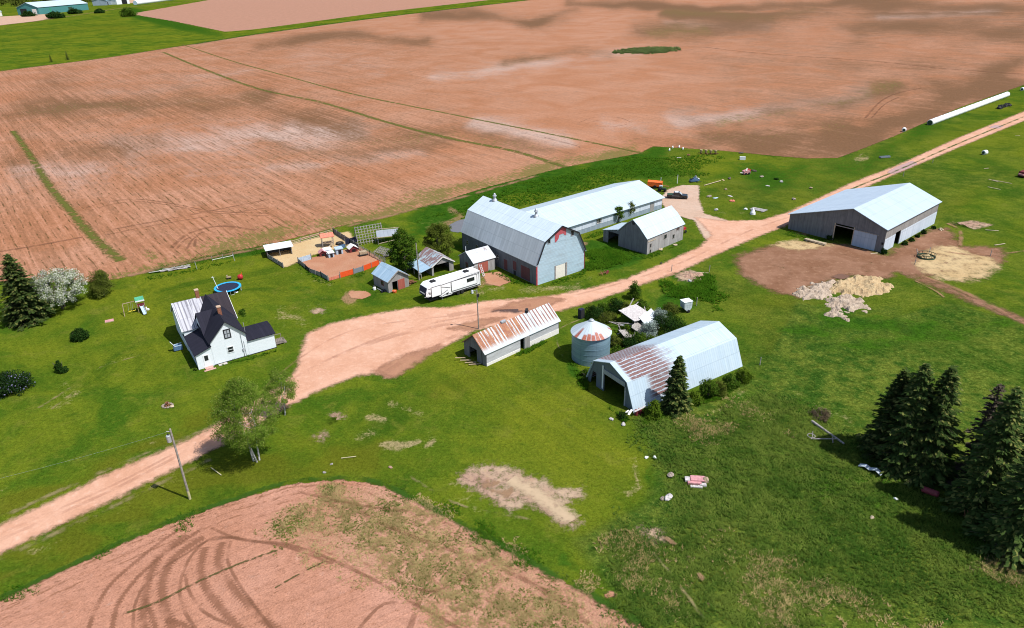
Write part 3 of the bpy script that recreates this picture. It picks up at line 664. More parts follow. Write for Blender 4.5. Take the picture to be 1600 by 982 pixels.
def mk_blade(name, a, b, trans=.2):
    t = NT(name); p = t.pos(); n = t.ma('ADD', t.ma('MULTIPLY', t.noise(p, .32, 4, .75), .6), t.ma('MULTIPLY', t.noise(p, .06, 3, .7), .4)); i = t.isl()
    c = t.mix(t.ma('ADD', t.ma('MULTIPLY', t.ramp(n, .38, .62), .7), t.ma('MULTIPLY', i, .3)), a, b)
    g = t.xyz(t.N('NewGeometry').outputs['Normal']); vn = t.N('VectorMath', operation='NORMALIZE'); t.put(vn.inputs[0], t.comb(t.ma('MULTIPLY', g[0], .35), t.ma('MULTIPLY', g[1], .35), t.ma('ADD', t.ma('MULTIPLY', g[2], .35), .9)))
    d = t.N('BsdfDiffuse'); t.put(d.inputs[0], c); t.put(d.inputs['Normal'], vn.outputs[0]); tr = t.N('BsdfTranslucent'); t.put(tr.inputs[0], c)
    m = t.N('MixShader'); m.inputs[0].default_value = trans; t.t.links.new(d.outputs[0], m.inputs[1]); t.t.links.new(tr.outputs[0], m.inputs[2])
    M[name] = t.end(m.outputs[0])
mk_blade('blade_rough', (.028, .078, .009), (.142, .188, .032)); mk_blade('blade_lush', (.022, .080, .004), (.058, .125, .008)); mk_blade('blade_dry', (.24, .18, .075), (.42, .32, .15)); mk_blade('blade_weed', (.045, .090, .010), (.13, .165, .03))
# ------------------------------------------------------------------ building materials (UVs are metres)
def boards(name, ca, cb, cc, pitch=.22, vertical=True, wear=.5, rough=.85):
    t = NT(name); uv = t.uv(); x = t.xyz(uv)
    a, b = (x[0], x[1]) if vertical else (x[1], x[0])
    bd = t.ma('DIVIDE', a, pitch); fl = t.ma('FLOOR', bd); fr = t.ma('FRACT', bd)
    w = t.N('TexWhiteNoise', noise_dimensions='1D'); t.put(w.inputs['W'], fl)
    w2 = t.N('TexWhiteNoise', noise_dimensions='2D'); t.put(w2.inputs['Vector'], t.comb(fl, t.ma('FLOOR', t.ma('MULTIPLY', b, .33)), 0.0))
    st = t.noise(t.comb(t.ma('MULTIPLY', a, 6.0), t.ma('MULTIPLY', b, .5)), 1.0, 4, .7)
    big = t.noise(uv, .45, 4, .65, .4); st2 = t.noise(t.comb(t.ma('MULTIPLY', a, 1.3), t.ma('MULTIPLY', b, .12)), 1.0, 3, .7)
    c = t.mix(t.ma('ADD', t.ma('MULTIPLY', w.outputs[0], .5), t.ma('MULTIPLY', w2.outputs[0], .5)), ca, cb)
    c = t.mix(t.ma('MULTIPLY', t.ramp(st, .35, .75), .5), c, cc)
    c = t.mix(t.ma('MULTIPLY', t.ramp(big, .48, .75), wear), c, cc)
    c = t.mix(t.ma('MULTIPLY', t.ramp(st2, .50, .72), wear*.9), c, tuple(k*.72 for k in cc))
    c = t.mix(t.ma('MULTIPLY', t.ramp(st2, .48, .30), wear*.7), c, tuple(min(k*1.15, .85) for k in cb))
    gap = t.ramp(t.ma('ABSOLUTE', t.ma('SUBTRACT', fr, .5)), .43, .49)
    c = t.mix(t.ma('MULTIPLY', gap, .55), c, tuple(k*.25 for k in cc))
    M[name] = t.end(t.bsdf(c, rough, normal=t.bump(t.ma('SUBTRACT', st, gap), .4, .02), spec=.15)); return M[name]
def sheet_metal(name, base, tint, dirt=.3, pitch=.76, rust=None, rib=.25, rough=.5, metal=.0, spec=.3):
    """rust(t, u, v, noises) -> mask socket"""
    t = NT(name); uv = t.uv(); x = t.xyz(uv); u, v = x[0], x[1]
    fl = t.ma('FLOOR', t.ma('DIVIDE', u, pitch)); w = t.N('TexWhiteNoise', noise_dimensions='1D'); t.put(w.inputs['W'], fl)
    st = t.noise(t.comb(t.ma('MULTIPLY', u, 3.0), t.ma('MULTIPLY', v, .22)), 1.0, 4, .65)
    big = t.noise(uv, .22, 3, .6)
    w2 = t.N('TexWhiteNoise', noise_dimensions='2D'); t.put(w2.inputs['Vector'], t.comb(fl, t.ma('FLOOR', t.ma('DIVIDE', v, 2.6)), 0.0))
    c = t.mix(t.ma('MULTIPLY', t.ma('ADD', w.outputs[0], w2.outputs[0]), .5), base, tint)
    c = t.mix(t.ma('MULTIPLY', t.ramp(st, .5, .78), dirt), c, tuple(k*.45 for k in tint))
    c = t.mix(t.ma('MULTIPLY', t.ramp(big, .45, .7), dirt*.5), c, tuple(k*.7 for k in tint))
    rb = t.ma('ABSOLUTE', t.ma('SUBTRACT', t.ma('FRACT', t.ma('DIVIDE', u, pitch)), .5)); seam = t.ramp(rb, .44, .49)
    c = t.mix(t.ma('MULTIPLY', seam, .35), c, tuple(k*.4 for k in tint))
    lap = t.ramp(t.ma('ABSOLUTE', t.ma('SUBTRACT', t.ma('FRACT', t.ma('DIVIDE', v, 2.6)), .5)), .462, .49); c = t.mix(t.ma('MULTIPLY', lap, .3), c, tuple(k*.55 for k in tint))
    rr = rough
    if rust:
        m, rc = rust(t, u, v, st, big, seam); c = t.mix(m, c, rc); rr = t.ma('ADD', t.ma('MULTIPLY', m, .4), rough)
    cor = t.ma('SINE', t.ma('MULTIPLY', u, 2*PI/rib))
    M[name] = t.end(t.bsdf(c, rr, metal, normal=t.bump(cor, .25, .02), spec=spec)); return M[name]
RUST = ((.22, .065, .03), (.31, .12, .05), (.13, .045, .03))
def rust_col(t, n): return t.mix(t.ramp(n, .55, .8), t.mix(t.ramp(n, .3, .6), RUST[0], RUST[1]), RUST[2])
def rust_shed(t, u, v, st, big, seam):
    fr = t.ma('FRACT', t.ma('DIVIDE', u, .76)); per = t.ramp(t.ma('ABSOLUTE', t.ma('SUBTRACT', fr, .45)), .30, .10)
    n = t.noise(t.comb(t.ma('MULTIPLY', u, 2.2), t.ma('MULTIPLY', v, .35)), 1.0, 4, .7)
    n2 = t.noise(t.uv(), 1.3, 3, .7)
    fl = t.ma('FLOOR', t.ma('DIVIDE', u, .76)); w = t.N('TexWhiteNoise', noise_dimensions='1D'); t.put(w.inputs['W'], t.ma('ADD', fl, 7.3))
    lft = t.ramp(u, 9.6, 9.4)
    low = t.ramp(v, .2, 1.5)
    k = t.ma('ADD', t.ma('MULTIPLY', per, .55), t.ma('ADD', t.ma('MULTIPLY', t.ma('SUBTRACT', n, .5), 1.3), t.ma('ADD', t.ma('MULTIPLY', lft, .34), t.ma('MULTIPLY', t.ma('SUBTRACT', w.outputs[0], .5), .45))))
    k = t.ma('MULTIPLY', t.ramp(k, .22, .46), low)
    k = t.ma('MULTIPLY', k, t.ramp(t.ma('ADD', v, t.ma('MULTIPLY', n2, 1.2)), .4, 1.4))
    return t.ma('MULTIPLY', k, .9), t.mix(lft, t.mix(t.ramp(n2, .4, .7), (.20, .065, .045), (.28, .12, .085)), t.mix(t.ramp(n2, .35, .7), (.25, .070, .024), (.36, .145, .050)))
def rust_quon(t, u, v, st, big, seam):
    n = t.noise(t.comb(t.ma('MULTIPLY', u, .35), t.ma('MULTIPLY', v, 2.0)), 1.0, 3, .65); n2 = t.noise(t.uv(), .35, 3, .6); n3 = t.noise(t.uv(), 2.2, 3, .7)
    fr = t.ma('FRACT', t.ma('ADD', t.ma('DIVIDE', v, .62), t.ma('MULTIPLY', t.noise(t.comb(u, t.ma('MULTIPLY', v, .4)), .9, 3, .6), .5))); per = t.ramp(t.ma('ADD', t.ma('ABSOLUTE', t.ma('SUBTRACT', fr, .5)), t.ma('MULTIPLY', t.ma('SUBTRACT', n3, .5), .22)), .47, .33)
    edge = t.ma('ADD', u, t.ma('ADD', t.ma('MULTIPLY', t.ma('SUBTRACT', n2, .5), 7.0), t.ma('MULTIPLY', t.ma('SUBTRACT', n, .5), 5.0)))
    e = t.ramp(edge, 11.5, 6.5)
    low = t.ma('MULTIPLY', t.ramp(v, .6, 1.4), t.ma('MULTIPLY', t.ramp(u, 3.0, 4.8), t.ramp(u, 9.5, 7.5)))         # the steep lower slope is clean by the door
    up = t.ramp(v, 4.6, 4.9)
    fnt = t.ramp(u, .5, 1.2)
    k = t.ma('MULTIPLY', t.ma('MULTIPLY', e, per), t.ma('MULTIPLY', t.ma('MAXIMUM', up, low), fnt))
    k = t.ma('MULTIPLY', k, t.ramp(t.ma('ADD', n3, n), .62, .95))
    return t.ma('MULTIPLY', k, .92), t.mix(t.ramp(n3, .4, .75), (.135, .052, .042), (.205, .088, .068))
def rust_some(thr, col=None):
    def f(t, u, v, st, big, seam):
        n = t.noise(t.comb(t.ma('MULTIPLY', u, 2.0), t.ma('MULTIPLY', v, .5)), 1.0, 3, .7); n2 = t.noise(t.uv(), .5, 3, .6)
        k = t.ramp(t.ma('ADD', n, t.ma('MULTIPLY', n2, .6)), thr, thr+.12)
        return t.ma('MULTIPLY', k, .85), rust_col(t, n2) if col is None else col
    return f
def streaks(t, u, v, st, big, seam):
    n = t.noise(t.comb(t.ma('MULTIPLY', u, 2.6), t.ma('MULTIPLY', v, .10)), 1.0, 3, .7); fr = t.ma('ABSOLUTE', t.ma('SUBTRACT', t.ma('FRACT', t.ma('DIVIDE', u, .62)), .5))
    k = t.ma('MAXIMUM', t.ramp(n, .52, .60), t.ma('MULTIPLY', t.ramp(fr, .30, .42), t.ramp(n, .36, .50)))
    return t.ma('MULTIPLY', k, .8), (.13, .125, .15)
sheet_metal('roof_white', (.47, .555, .615), (.42, .51, .575), .2, 1.0)
sheet_metal('roof_barn', (.58, .67, .73), (.51, .60, .67), .2, .9)
sheet_metal('roof_barn_low', (.60, .64, .66), (.48, .52, .54), .35, .8)
sheet_metal('roof_shed', (.44, .525, .62), (.39, .475, .57), .2, 1.0, rust_some(1.12, (.36, .25, .26)))
sheet_metal('roof_rusty', (.52, .55, .56), (.42, .46, .48), .4, .76, rust_shed)
sheet_metal('roof_quonset', (.45, .54, .61), (.38, .48, .56), .25, .45, rust_quon, .45)
sheet_metal('roof_house_metal', (.52, .52, .56), (.38, .38, .42), .5, .55, streaks)
sheet_metal('roof_house_dark', (.017, .017, .026), (.024, .023, .036), .1, .45, rough=.75, spec=.08)
sheet_metal('roof_house_brown', (.032, .026, .032), (.042, .034, .040), .2, .38, rough=.75, spec=.08)
sheet_metal('roof_patchy', (.46, .56, .62), (.36, .47, .54), .35, .7, rust_some(.70, (.20, .085, .07)))
sheet_metal('roof_blue', (.40, .53, .64), (.27, .40, .52), .7, .7)
sheet_metal('roof_stain', (.55, .57, .60), (.46, .47, .50), .5, .7, rust_some(.92, (.22, .15, .14)))
sheet_metal('silo_metal', (.25, .375, .44), (.19, .30, .365), .4, .9, rib=.12, rough=.4, metal=.25)
sheet_metal('cladding', (.40, .48, .58), (.32, .40, .50), .3, .85, rough=.55)
sheet_metal('cladding_pale', (.60, .66, .74), (.48, .54, .62), .3, .6, rough=.55)
sheet_metal('cladding_grey', (.33, .36, .40), (.27, .30, .33), .35, .8)
sheet_metal('cladding_blue', (.30, .36, .42), (.22, .28, .34), .4, .9)
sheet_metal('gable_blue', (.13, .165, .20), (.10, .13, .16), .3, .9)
sheet_metal('sheet_grey', (.34, .37, .41), (.26, .29, .33), .4, .9)
boards('wood_grey', (.25, .235, .225), (.36, .34, .33), (.17, .155, .15), .2)
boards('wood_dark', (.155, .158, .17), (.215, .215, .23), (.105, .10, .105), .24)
boards('wood_pale', (.42, .43, .45), (.55, .56, .58), (.30, .29, .29), .16, False, .35)
boards('wood_gamb', (.30, .29, .285), (.42, .41, .40), (.20, .18, .175), .25, True, .6)
boards('shingle', (.36, .49, .58), (.42, .56, .65), (.33, .38, .41), .28, False, .45)
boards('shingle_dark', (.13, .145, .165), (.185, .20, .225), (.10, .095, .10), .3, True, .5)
boards('siding', (.74, .80, .84), (.77, .82, .86), (.68, .73, .77), .14, False, .15, .6)
boards('red_boards', (.33, .075, .055), (.42, .12, .085), (.24, .10, .085), .2)
boards('red_paint', (.42, .045, .06), (.46, .06, .075), (.36, .20, .22), .25, False, .3)
boards('deck', (.34, .28, .24), (.42, .36, .31), (.25, .20, .17), .14)
plain('white', (.76, .79, .81), .5, var=.06); plain('offwhite', (.74, .71, .67), .6, var=.1); plain('pale_door', (.72, .68, .60), .7, var=.08)
plain('black', (.012, .012, .014), .6); plain('dark', (.025, .025, .028), .8); plain('trim_dark', (.02, .021, .026), .6); plain('trim_grey', (.35, .37, .40), .7)
plain('brick', (.27, .11, .065), .9, var=.4, scale=9); plain('brick_pale', (.50, .36, .26), .9, var=.3, scale=8); plain('concrete', (.48, .44, .40), .9); plain('pink_step', (.55, .33, .28), .9)
plain('pole_wood', (.30, .265, .235), .9, var=.35, scale=5); plain('pole_fresh', (.45, .40, .22), .9); plain('steel', (.45, .47, .50), .4, .3); plain('bluegrey', (.42, .53, .63), .5)
plain('blue', (.03, .17, .46), .5); plain('cyan', (.03, .33, .62), .5); plain('navy', (.018, .020, .045), .6); plain('tankblue', (.09, .17, .30), .6)
plain('red', (.46, .03, .035), .5); boards('door_brown', (.14, .05, .055), (.18, .075, .075), (.10, .07, .07), .2); plain('dullred', (.20, .035, .045), .6); plain('orange', (.80, .15, .025), .6); plain('orange_red', (.75, .09, .02), .6, var=.12); plain('salmon', (.65, .20, .13), .7); plain('yellow', (.62, .48, .04), .5); plain('green', (.05, .30, .17), .6); plain('teal', (.07, .24, .24), .7); plain('dkgreen', (.03, .07, .04), .6)
plain('maroon', (.16, .025, .03), .7); plain('rose', (.55, .26, .27), .7); plain('plank', (.50, .40, .28), .9, var=.3); plain('weathered', (.33, .30, .28), .95, var=.4, scale=5); plain('timber', (.38, .29, .19), .9, var=.3); plain('plastic', (.82, .83, .84), .4, var=.05); plain('tyre', (.015, .015, .015), .85); plain('rusty', (.20, .085, .045), .9, var=.4)
plain('bark', (.13, .10, .085), .95, var=.4, scale=4); plain('birch', (.52, .49, .45), .9, var=.5, scale=4); plain('twig', (.22, .19, .17), .95); plain('debris', (.50, .465, .455), .9, var=.3, scale=4); plain('tin', (.55, .62, .68), .5, .2, var=.3); plain('hay', (.42, .32, .17), .95, var=.4, scale=6); plain('manure', (.33, .27, .225), .95, var=.45, scale=3)
def glass(name, col, r=.08):
    t = NT(name); M[name] = t.end(t.bsdf(col, r, spec=.6))
glass('pane', (.018, .022, .028)); glass('pane_pale', (.35, .38, .42), .2); glass('car_black', (.012, .012, .014), .18)
glass('pad_blue', (.02, .36, .70), .35)

# ------------------------------------------------------------------ buildings
class Bld:
    """local frame: a along the ridge (0..L), b across (0..W); axis 'x': x=a,y=b ; 'y': y=a,x=b"""
    def __init__(s, name, label, cat, X, Y, deg, L, W, axis='x', group=None):
        s.o = thing(name, label, cat, X, Y, deg, group=group); s.L, s.W, s.ax = L, W, axis
    def loc(s, a, b, h): return (a, b, h) if s.ax == 'x' else (b, a, h)
    def P(s, side, q, h, d):
        if side == 'e0': return s.loc(d, q, h)
        if side == 'e1': return s.loc(s.L-d, q, h)
        if side == 's0': return s.loc(q, d, h)
        if side == 's1': return s.loc(q, s.W-d, h)
        return s.loc(*side(q, d), h)
    def panel(s, side, outline, holes, mat, name='wall', t=.14, d0=0.0, parent=None, label=None):
        mb = MB(); loops = [list(outline)]+[list(h) for h in holes]
        pts = [p for l in loops for p in l]
        tri = geometry.tessellate_polygon([[Vector((p[0], p[1], 0)) for p in l] for l in loops]); n = len(pts)
        vs = [s.P(side, p[0], p[1], d0) for p in pts]+[s.P(side, p[0], p[1], d0+t) for p in pts]
        fs = [tuple(k) for k in tri]+[tuple(k+n for k in k3)[::-1] for k3 in tri]; uv = [[pts[i] for i in f] for f in tri]+[[pts[i] for i in f][::-1] for f in tri]
        b = 0
        for l in loops:
            m = len(l)
            for i in range(m):
                j = (i+1) % m; fs.append((b+i, b+j, n+b+j, n+b+i)); uv.append([l[i], l[j], l[j], l[i]])
            b += m
        mb.add(vs, fs, uv)
        return mb.build(name, M[mat], parent or s.o, label=label)
    def rect(s, side, q0, h0, q1, h1, mat, name, t=.06, d0=-.04, parent=None, label=None):
        return s.panel(side, [(q0, h0), (q1, h0), (q1, h1), (q0, h1)], [], mat, name, t, d0, parent, label)
    def window(s, side, q0, h0, q1, h1, frame='white', pane='pane', bars=(1, 1), fw=.1, name='window', label=None):
        f = s.panel(side, [(q0, h0), (q1, h0), (q1, h1), (q0, h1)], [[(q0+fw, h0+fw), (q1-fw, h0+fw), (q1-fw, h1-fw), (q0+fw, h1-fw)]], frame, name, .09, -.07, label=label)
        s.rect(side, q0+fw, h0+fw, q1-fw, h1-fw, pane, 'pane', .02, -.02, f)
        mb = MB()
        for i in range(1, bars[0]+1):
            q = q0+(q1-q0)*i/(bars[0]+1)
            mb = MB(); s._bx(mb, side, (q-.03, h0+fw), (q+.03, h1-fw)); mb.build('glazing_bar', M[frame], f)
        for i in range(1, bars[1]+1):
            mb = MB(); h = h0+(h1-h0)*i/(bars[1]+1); s._bx(mb, side, (q0+fw, h-.03), (q1-fw, h+.03)); mb.build('glazing_bar', M[frame], f)
        return f
    def _bx(s, mb, side, a, b):
        v = [s.P(side, q, h, d) for d in (-.055, -.025) for q, h in ((a[0], a[1]), (b[0], a[1]), (b[0], b[1]), (a[0], b[1]))]
        mb.add(v, [(0,1,2,3),(4,7,6,5),(0,4,5,1),(1,5,6,2),(2,6,7,3),(3,7,4,0)])
    def roof(s, prof, a0, a1, mat, name='roof', t=.12, axis=None, parent=None, v0=0.0, label=None):
        """prof: [(b,h)...] top line, swept from a0 to a1"""
        mb = MB(); n = len(prof); P2 = [Vector(p) for p in prof]; off = []
        for i in range(n):
            d0 = (P2[i]-P2[i-1]).normalized() if i else None; d1 = (P2[i+1]-P2[i]).normalized() if i < n-1 else None
            d = ((d0 or d1)+(d1 or d0)).normalized(); nn = Vector((d.y, -d.x))
            if nn.y > 0: nn = -nn
            off.append(P2[i]+nn*t)
        vs = []
        for a in (a0, a1):
            vs += [s.loc(a, p.x, p.y) for p in P2]+[s.loc(a, p.x, p.y) for p in off]
        m = 2*n; fs, uv = [], []; v = v0
        for i in range(n-1):
            l = (P2[i+1]-P2[i]).length
            fs.append((i, i+1, m+i+1, m+i)); uv.append([(a0, v), (a0, v+l), (a1, v+l), (a1, v)])
            fs.append((n+i, m+n+i, m+n+i+1, n+i+1)); uv.append([(a0, v), (a1, v), (a1, v+l), (a0, v+l)])
            for q in (0, m): fs.append((q+i, q+n+i, q+n+i+1, q+i+1)); uv.append([(0, v), (0.1, v), (.1, v+l), (0, v+l)])
            v += l
        for i in (0, n-1): fs.append((i, m+i, m+n+i, n+i)); uv.append([(a0, 0), (a1, 0), (a1, .1), (a0, .1)])
        mb.add(vs, fs, uv)
        return mb.build(name, M[mat], parent or s.o, label=label)
    def mb(s, mbx, name, mat, parent=None, **k): return mbx.build(name, M[mat], parent or s.o, **k)
def gable(prof, dz=.13, base=-.4):
    """wall outline below a roof profile"""
    b0, b1 = prof[0][0], prof[-1][0]
    return [(b0, base)]+[(p[0], p[1]-dz) for p in prof]+[(b1, base)]
def rc(q0, h0, q1, h1): return [(q0, h0), (q1, h0), (q1, h1), (q0, h1)]
def ex(prof, o):
    """roof profile with eaves extended by o along the slope"""
    a, b = Vector(prof[0]), Vector(prof[1]); c, d = Vector(prof[-1]), Vector(prof[-2])
    return [tuple(a+(a-b).normalized()*o)]+[tuple(p) for p in prof[1:-1]]+[tuple(c+(c-d).normalized()*o)]

# --- the big gambrel barn
W, L = 13.4, 27.6; k, hk, e, r = 2.1, 9.2, 4.8, 11.65
pf = [(0, e), (k, hk), (W/2, r), (W-k, hk), (W, e)]
b = Bld('gambrel_barn', 'big gambrel barn with pale shingled gable and red patch under its peak', 'barn', 5.25, 134.9, 36.6, L, W, 'y')
b.panel('e0', gable(pf), [rc(5.3, -.5, 7.9, 3.0)], 'shingle', label='pale blue grey shingled gable wall')
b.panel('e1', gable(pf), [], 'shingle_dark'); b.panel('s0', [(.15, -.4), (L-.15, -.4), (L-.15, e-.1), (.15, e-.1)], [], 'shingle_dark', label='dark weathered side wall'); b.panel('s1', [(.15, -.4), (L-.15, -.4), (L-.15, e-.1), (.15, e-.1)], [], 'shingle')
lo = Vector((0, e)); dd = (lo-Vector((k, hk))).normalized()*.5; eo = tuple(lo+dd); eo2 = (W-eo[0], eo[1])
b.roof([(k, hk), (W/2, r), (W-k, hk)], -.35, L+.3, 'roof_barn', label='pale metal upper roof')
b.roof([eo, (k-.02, hk-.06)], -.3, L+.25, 'roof_barn_low', label='grey lower roof slope'); b.roof([(W-k+.02, hk-.06), eo2], -.3, L+.25, 'roof_barn')
d = b.rect('e0', 5.35, -.2, 7.85, 2.95, 'pale_door', 'barn_door', .08, .03); b.rect('e0', 4.9, -.2, 5.28, 3.1, 'weathered', 'door_frame', .08, -.05, d); b.rect('e0', 7.92, -.2, 8.4, 3.1, 'weathered', 'door_frame', .08, -.05, d)
b.rect('e0', 5.0, 8.3, 8.0, 11.0, 'shingle', 'loft_door', .05, -.03)
b.panel('e0', [(4.95, 8.3), (5.5, 8.5), (5.95, 9.0), (6.1, 9.7), (7.2, 9.8), (7.6, 9.3), (8.0, 9.2), (8.0, 10.7), (6.7, 11.4), (4.95, 10.55)], [], 'red_paint', 'red_patch', .04, -.06)
b.window('e0', 3.0, 8.4, 3.8, 9.4, 'trim_grey', bars=(0, 0)); b.window('e0', 9.3, 8.6, 10.2, 9.9, 'trim_grey', bars=(0, 0))
b.rect('e0', -.04, -.2, .26, e-.3, 'red', 'corner_board', .05, -.05); b.rect('e0', W-.14, -.2, W+.02, e-.3, 'dullred', 'corner_board', .05, -.05)
mb = MB()
for p, q in zip(pf[:-1], pf[1:]):
    p3, q3 = b.P('e0', p[0], p[1]-.12, -.37), b.P('e0', q[0], q[1]-.12, -.37); mb.bar(p3, q3, .1, .3)
b.mb(mb, 'barge_board', 'trim_dark')
for q0, q1, h0, h1, m in ((2.2, 5.2, .2, 3.1, 'door_brown'), (6.8, 8.0, 1.2, 3.2, 'door_brown'), (10.0, 11.2, .2, 2.6, 'door_brown'), (7.0, 7.8, -.2, 1.0, 'dark')):
    b.rect('s0', q0, h0, q1, h1, m, 'side_door', .05, -.03)
for q in (13, 17, 21, 25): b.window('s0', q, 1.8, q+.9, 2.9, 'weathered', bars=(0, 1))
for a in (8.2, 23.3):
    mb = MB(); mb.lathe((W/2, a, r-.35), [(.62, 0), (.58, .35), (.30, .75), (.28, 1.2), (.48, 1.3), (.46, 1.45), (.28, 1.55), (.3, 1.75), (.06, 2.0), (0, 2.02)], 14); b.mb(mb, 'roof_ventilator', 'steel', smooth=False)

# --- the long barn behind
L, W, e, r = 41.5, 17.8, 3.2, 5.95; th = R(38.2)
X0, Y0 = 41.14-L*math.cos(th), 183.9-L*math.sin(th)
b = Bld('long_barn', 'very long low white roofed barn behind the gambrel barn', 'barn', X0, Y0, 38.2, L, W)
pf = [(0, e), (W/2, r), (W, e)]
b.panel('e0', gable(pf), [], 'wood_grey'); b.panel('e1', gable(pf), [rc(6, -.5, 10, 3.2)], 'cladding_grey')
b.panel('s0', [(.15, -.4), (L-.15, -.4), (L-.15, e-.12), (.15, e-.12)], [], 'cladding_blue'); b.panel('s1', [(.15, -.4), (L-.15, -.4), (L-.15, e-.12), (.15, e-.12)], [], 'cladding_grey')
for q0, q1 in ((8, 16.4), (18.4, 22.5), (28.5, 36.5), (38.3, 41.3)): b.rect('s0', q0, 1.2, q1, 2.95, 'cladding_pale', 'metal_panel', .05, -.04)
b.window('s0', 16.8, 1.4, 18.8, 2.7, 'offwhite', bars=(2, 0)); b.rect('s0', 36.7, -.2, 38.2, 2.2, 'wood_grey', 'side_door', .05, -.03)
b.roof(ex(pf, .55), -.3, L+.5, 'roof_white')

# --- the small gambrel barn with a lean-to
L, W, e, k, hk, r = 13.9, 8.3, 4.05, 2.25, 6.2, 7.5
b = Bld('small_gambrel_barn', 'small weathered gambrel barn with an open lean-to on its back side', 'barn', 30.95, 150.5, 41.9, L, W)
pf = [(0, e), (k, hk), (W/2, r), (W-k, hk), (W, e)]
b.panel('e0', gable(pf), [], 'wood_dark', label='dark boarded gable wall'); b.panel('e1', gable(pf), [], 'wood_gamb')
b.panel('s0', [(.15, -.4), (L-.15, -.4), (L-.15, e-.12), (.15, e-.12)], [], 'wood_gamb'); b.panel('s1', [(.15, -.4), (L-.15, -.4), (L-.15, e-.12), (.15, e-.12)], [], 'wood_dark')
b.roof(ex(pf, .3), -.3, L+.3, 'roof_white')
b.rect('e0', W/2-.35, 6.2, W/2+.35, 7.0, 'dark', 'loft_opening', .03, -.02)
for q0, h0, q1, h1 in ((6.2, 2.0, 7.3, 3.2), (9.6, 1.3, 10.4, 2.4), (10.9, 2.9, 12.2, 3.7)): b.window('s0', q0, h0, q1, h1, 'weathered', bars=(0, 0))
d = b.rect('s0', .9, -.2, 1.8, 2.5, 'weathered', 'plank_door', .05, -.04); b.rect('s0', 1.1, 1.5, 1.55, 2.3, 'dark', 'door_window', .02, -.06, d); b.rect('s0', 1.1, .2, 1.55, .9, 'dark', 'door_window', .02, -.06, d)
b.rect('s0', .3, 2.95, 3.2, 3.1, 'plank', 'rail_board', .05, -.07)
# lean-to: roof sweeping on from the far lower slope
lean = [(W-.1, e+.15), (W+4.6, 2.7)]
b.roof([(W-.05, e+.05), (W+2.2, 3.5), (W+4.9, 2.85)], -.1, 7.0, 'roof_white', 'lean_to_roof')
b.panel(lambda q, d: (d+.05, W+q), [(3.2, -.4), (4.7, -.4), (4.7, 2.65), (3.2, 3.05)], [], 'wood_dark', 'lean_to_wall')
b.panel(lambda q, d: (d+.05, W+q), [(0, 2.9), (3.2, 2.9), (3.2, 3.05), (0, 3.75)], [], 'wood_dark', 'lean_to_wall')
b.panel(lambda q, d: (q, W+4.55+d), [(.2, -.4), (7, -.4), (7, 2.6), (.2, 2.6)], [], 'wood_dark', 'lean_to_wall')
b.panel(lambda q, d: (6.8+d, W+q), [(0, -.4), (4.5, -.4), (4.5, 2.6), (0, 3.7)], [], 'wood_dark', 'lean_to_wall')

# --- the big cattle shed on the right
L, W, a, e, e2, r = 28.6, 22.9, 7.9, 5.7, 3.9, 8.65
b = Bld('cattle_shed', 'wide grey cattle shed with lopsided pale metal roof and open end doorway', 'shed', 83.3, 147.9, 40.2, L, W)
pf = [(0, e), (a, r), (W, e2)]
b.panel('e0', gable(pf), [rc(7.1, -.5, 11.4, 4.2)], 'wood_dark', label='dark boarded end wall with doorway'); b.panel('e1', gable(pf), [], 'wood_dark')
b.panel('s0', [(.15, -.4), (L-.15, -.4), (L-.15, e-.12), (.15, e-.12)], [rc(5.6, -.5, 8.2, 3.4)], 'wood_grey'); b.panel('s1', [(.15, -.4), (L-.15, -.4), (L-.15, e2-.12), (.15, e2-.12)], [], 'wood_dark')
b.rect('s0', .2, -.2, 5.5, 3.1, 'cladding_pale', 'metal_panel', .06, -.05); b.rect('s0', 8.3, -.2, L-.2, 3.1, 'cladding_pale', 'metal_panel', .06, -.05)
b.rect('e0', 1.7, -.1, 6.9, 3.7, 'cladding', 'sliding_door', .06, -.12); b.rect('e0', 1.4, 3.72, 11.6, 3.9, 'weathered', 'door_track', .08, -.13)
b.rect('e0', 11.4, -.2, 11.62, 4.25, 'plank', 'door_post', .1, -.05); b.rect('e0', 6.9, -.2, 7.1, 4.25, 'plank', 'door_post', .1, -.05)
b.rect('e0', .05, 1.9, .5, 2.4, 'black', 'switch_box', .1, -.1)
b.roof(ex(pf, .45), -.45, L+.5, 'roof_shed')

# --- the long rusty-roofed shed
L, W, e, r = 17.1, 5.85, 2.6, 5.0
b = Bld('rusty_roofed_shed', 'long narrow shed with rust striped metal roof beside the drive', 'shed', -4.5, 102.3, 41.1, L, W)
pf = [(0, e), (W/2, r), (W, e)]
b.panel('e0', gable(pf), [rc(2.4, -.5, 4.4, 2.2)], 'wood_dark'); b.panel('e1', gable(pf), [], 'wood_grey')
b.panel('s0', [(.15, -.4), (L-.15, -.4), (L-.15, e-.12), (.15, e-.12)], [rc(7.7, -.5, 8.6, 2.4)], 'wood_pale'); b.panel('s1', [(.15, -.4), (L-.15, -.4), (L-.15, e-.12), (.15, e-.12)], [], 'wood_grey')
b.rect('s0', 9.8, -.2, L-.05, .95, 'offwhite', 'white_skirting', .05, -.05); b.rect('s0', .1, -.2, 7.6, .5, 'offwhite', 'white_skirting', .05, -.05)
dr = MB(); dr.bar(b.P('s0', 8.7, .05, -.1), b.P('s0', 9.6, .05, -.35), .07, .1); b.panel(lambda q, d: (8.65+q*.97, -.08-q*.25+d), rc(0, .05, 1.0, 2.3), [], 'wood_grey', 'open_door', .06)
b.rect('e0', 1.0, -.2, 1.12, 2.6, 'dark', 'door_gap', .02, -.015)
b.roof(ex(pf, .3), -.35, L+.3, 'roof_rusty')
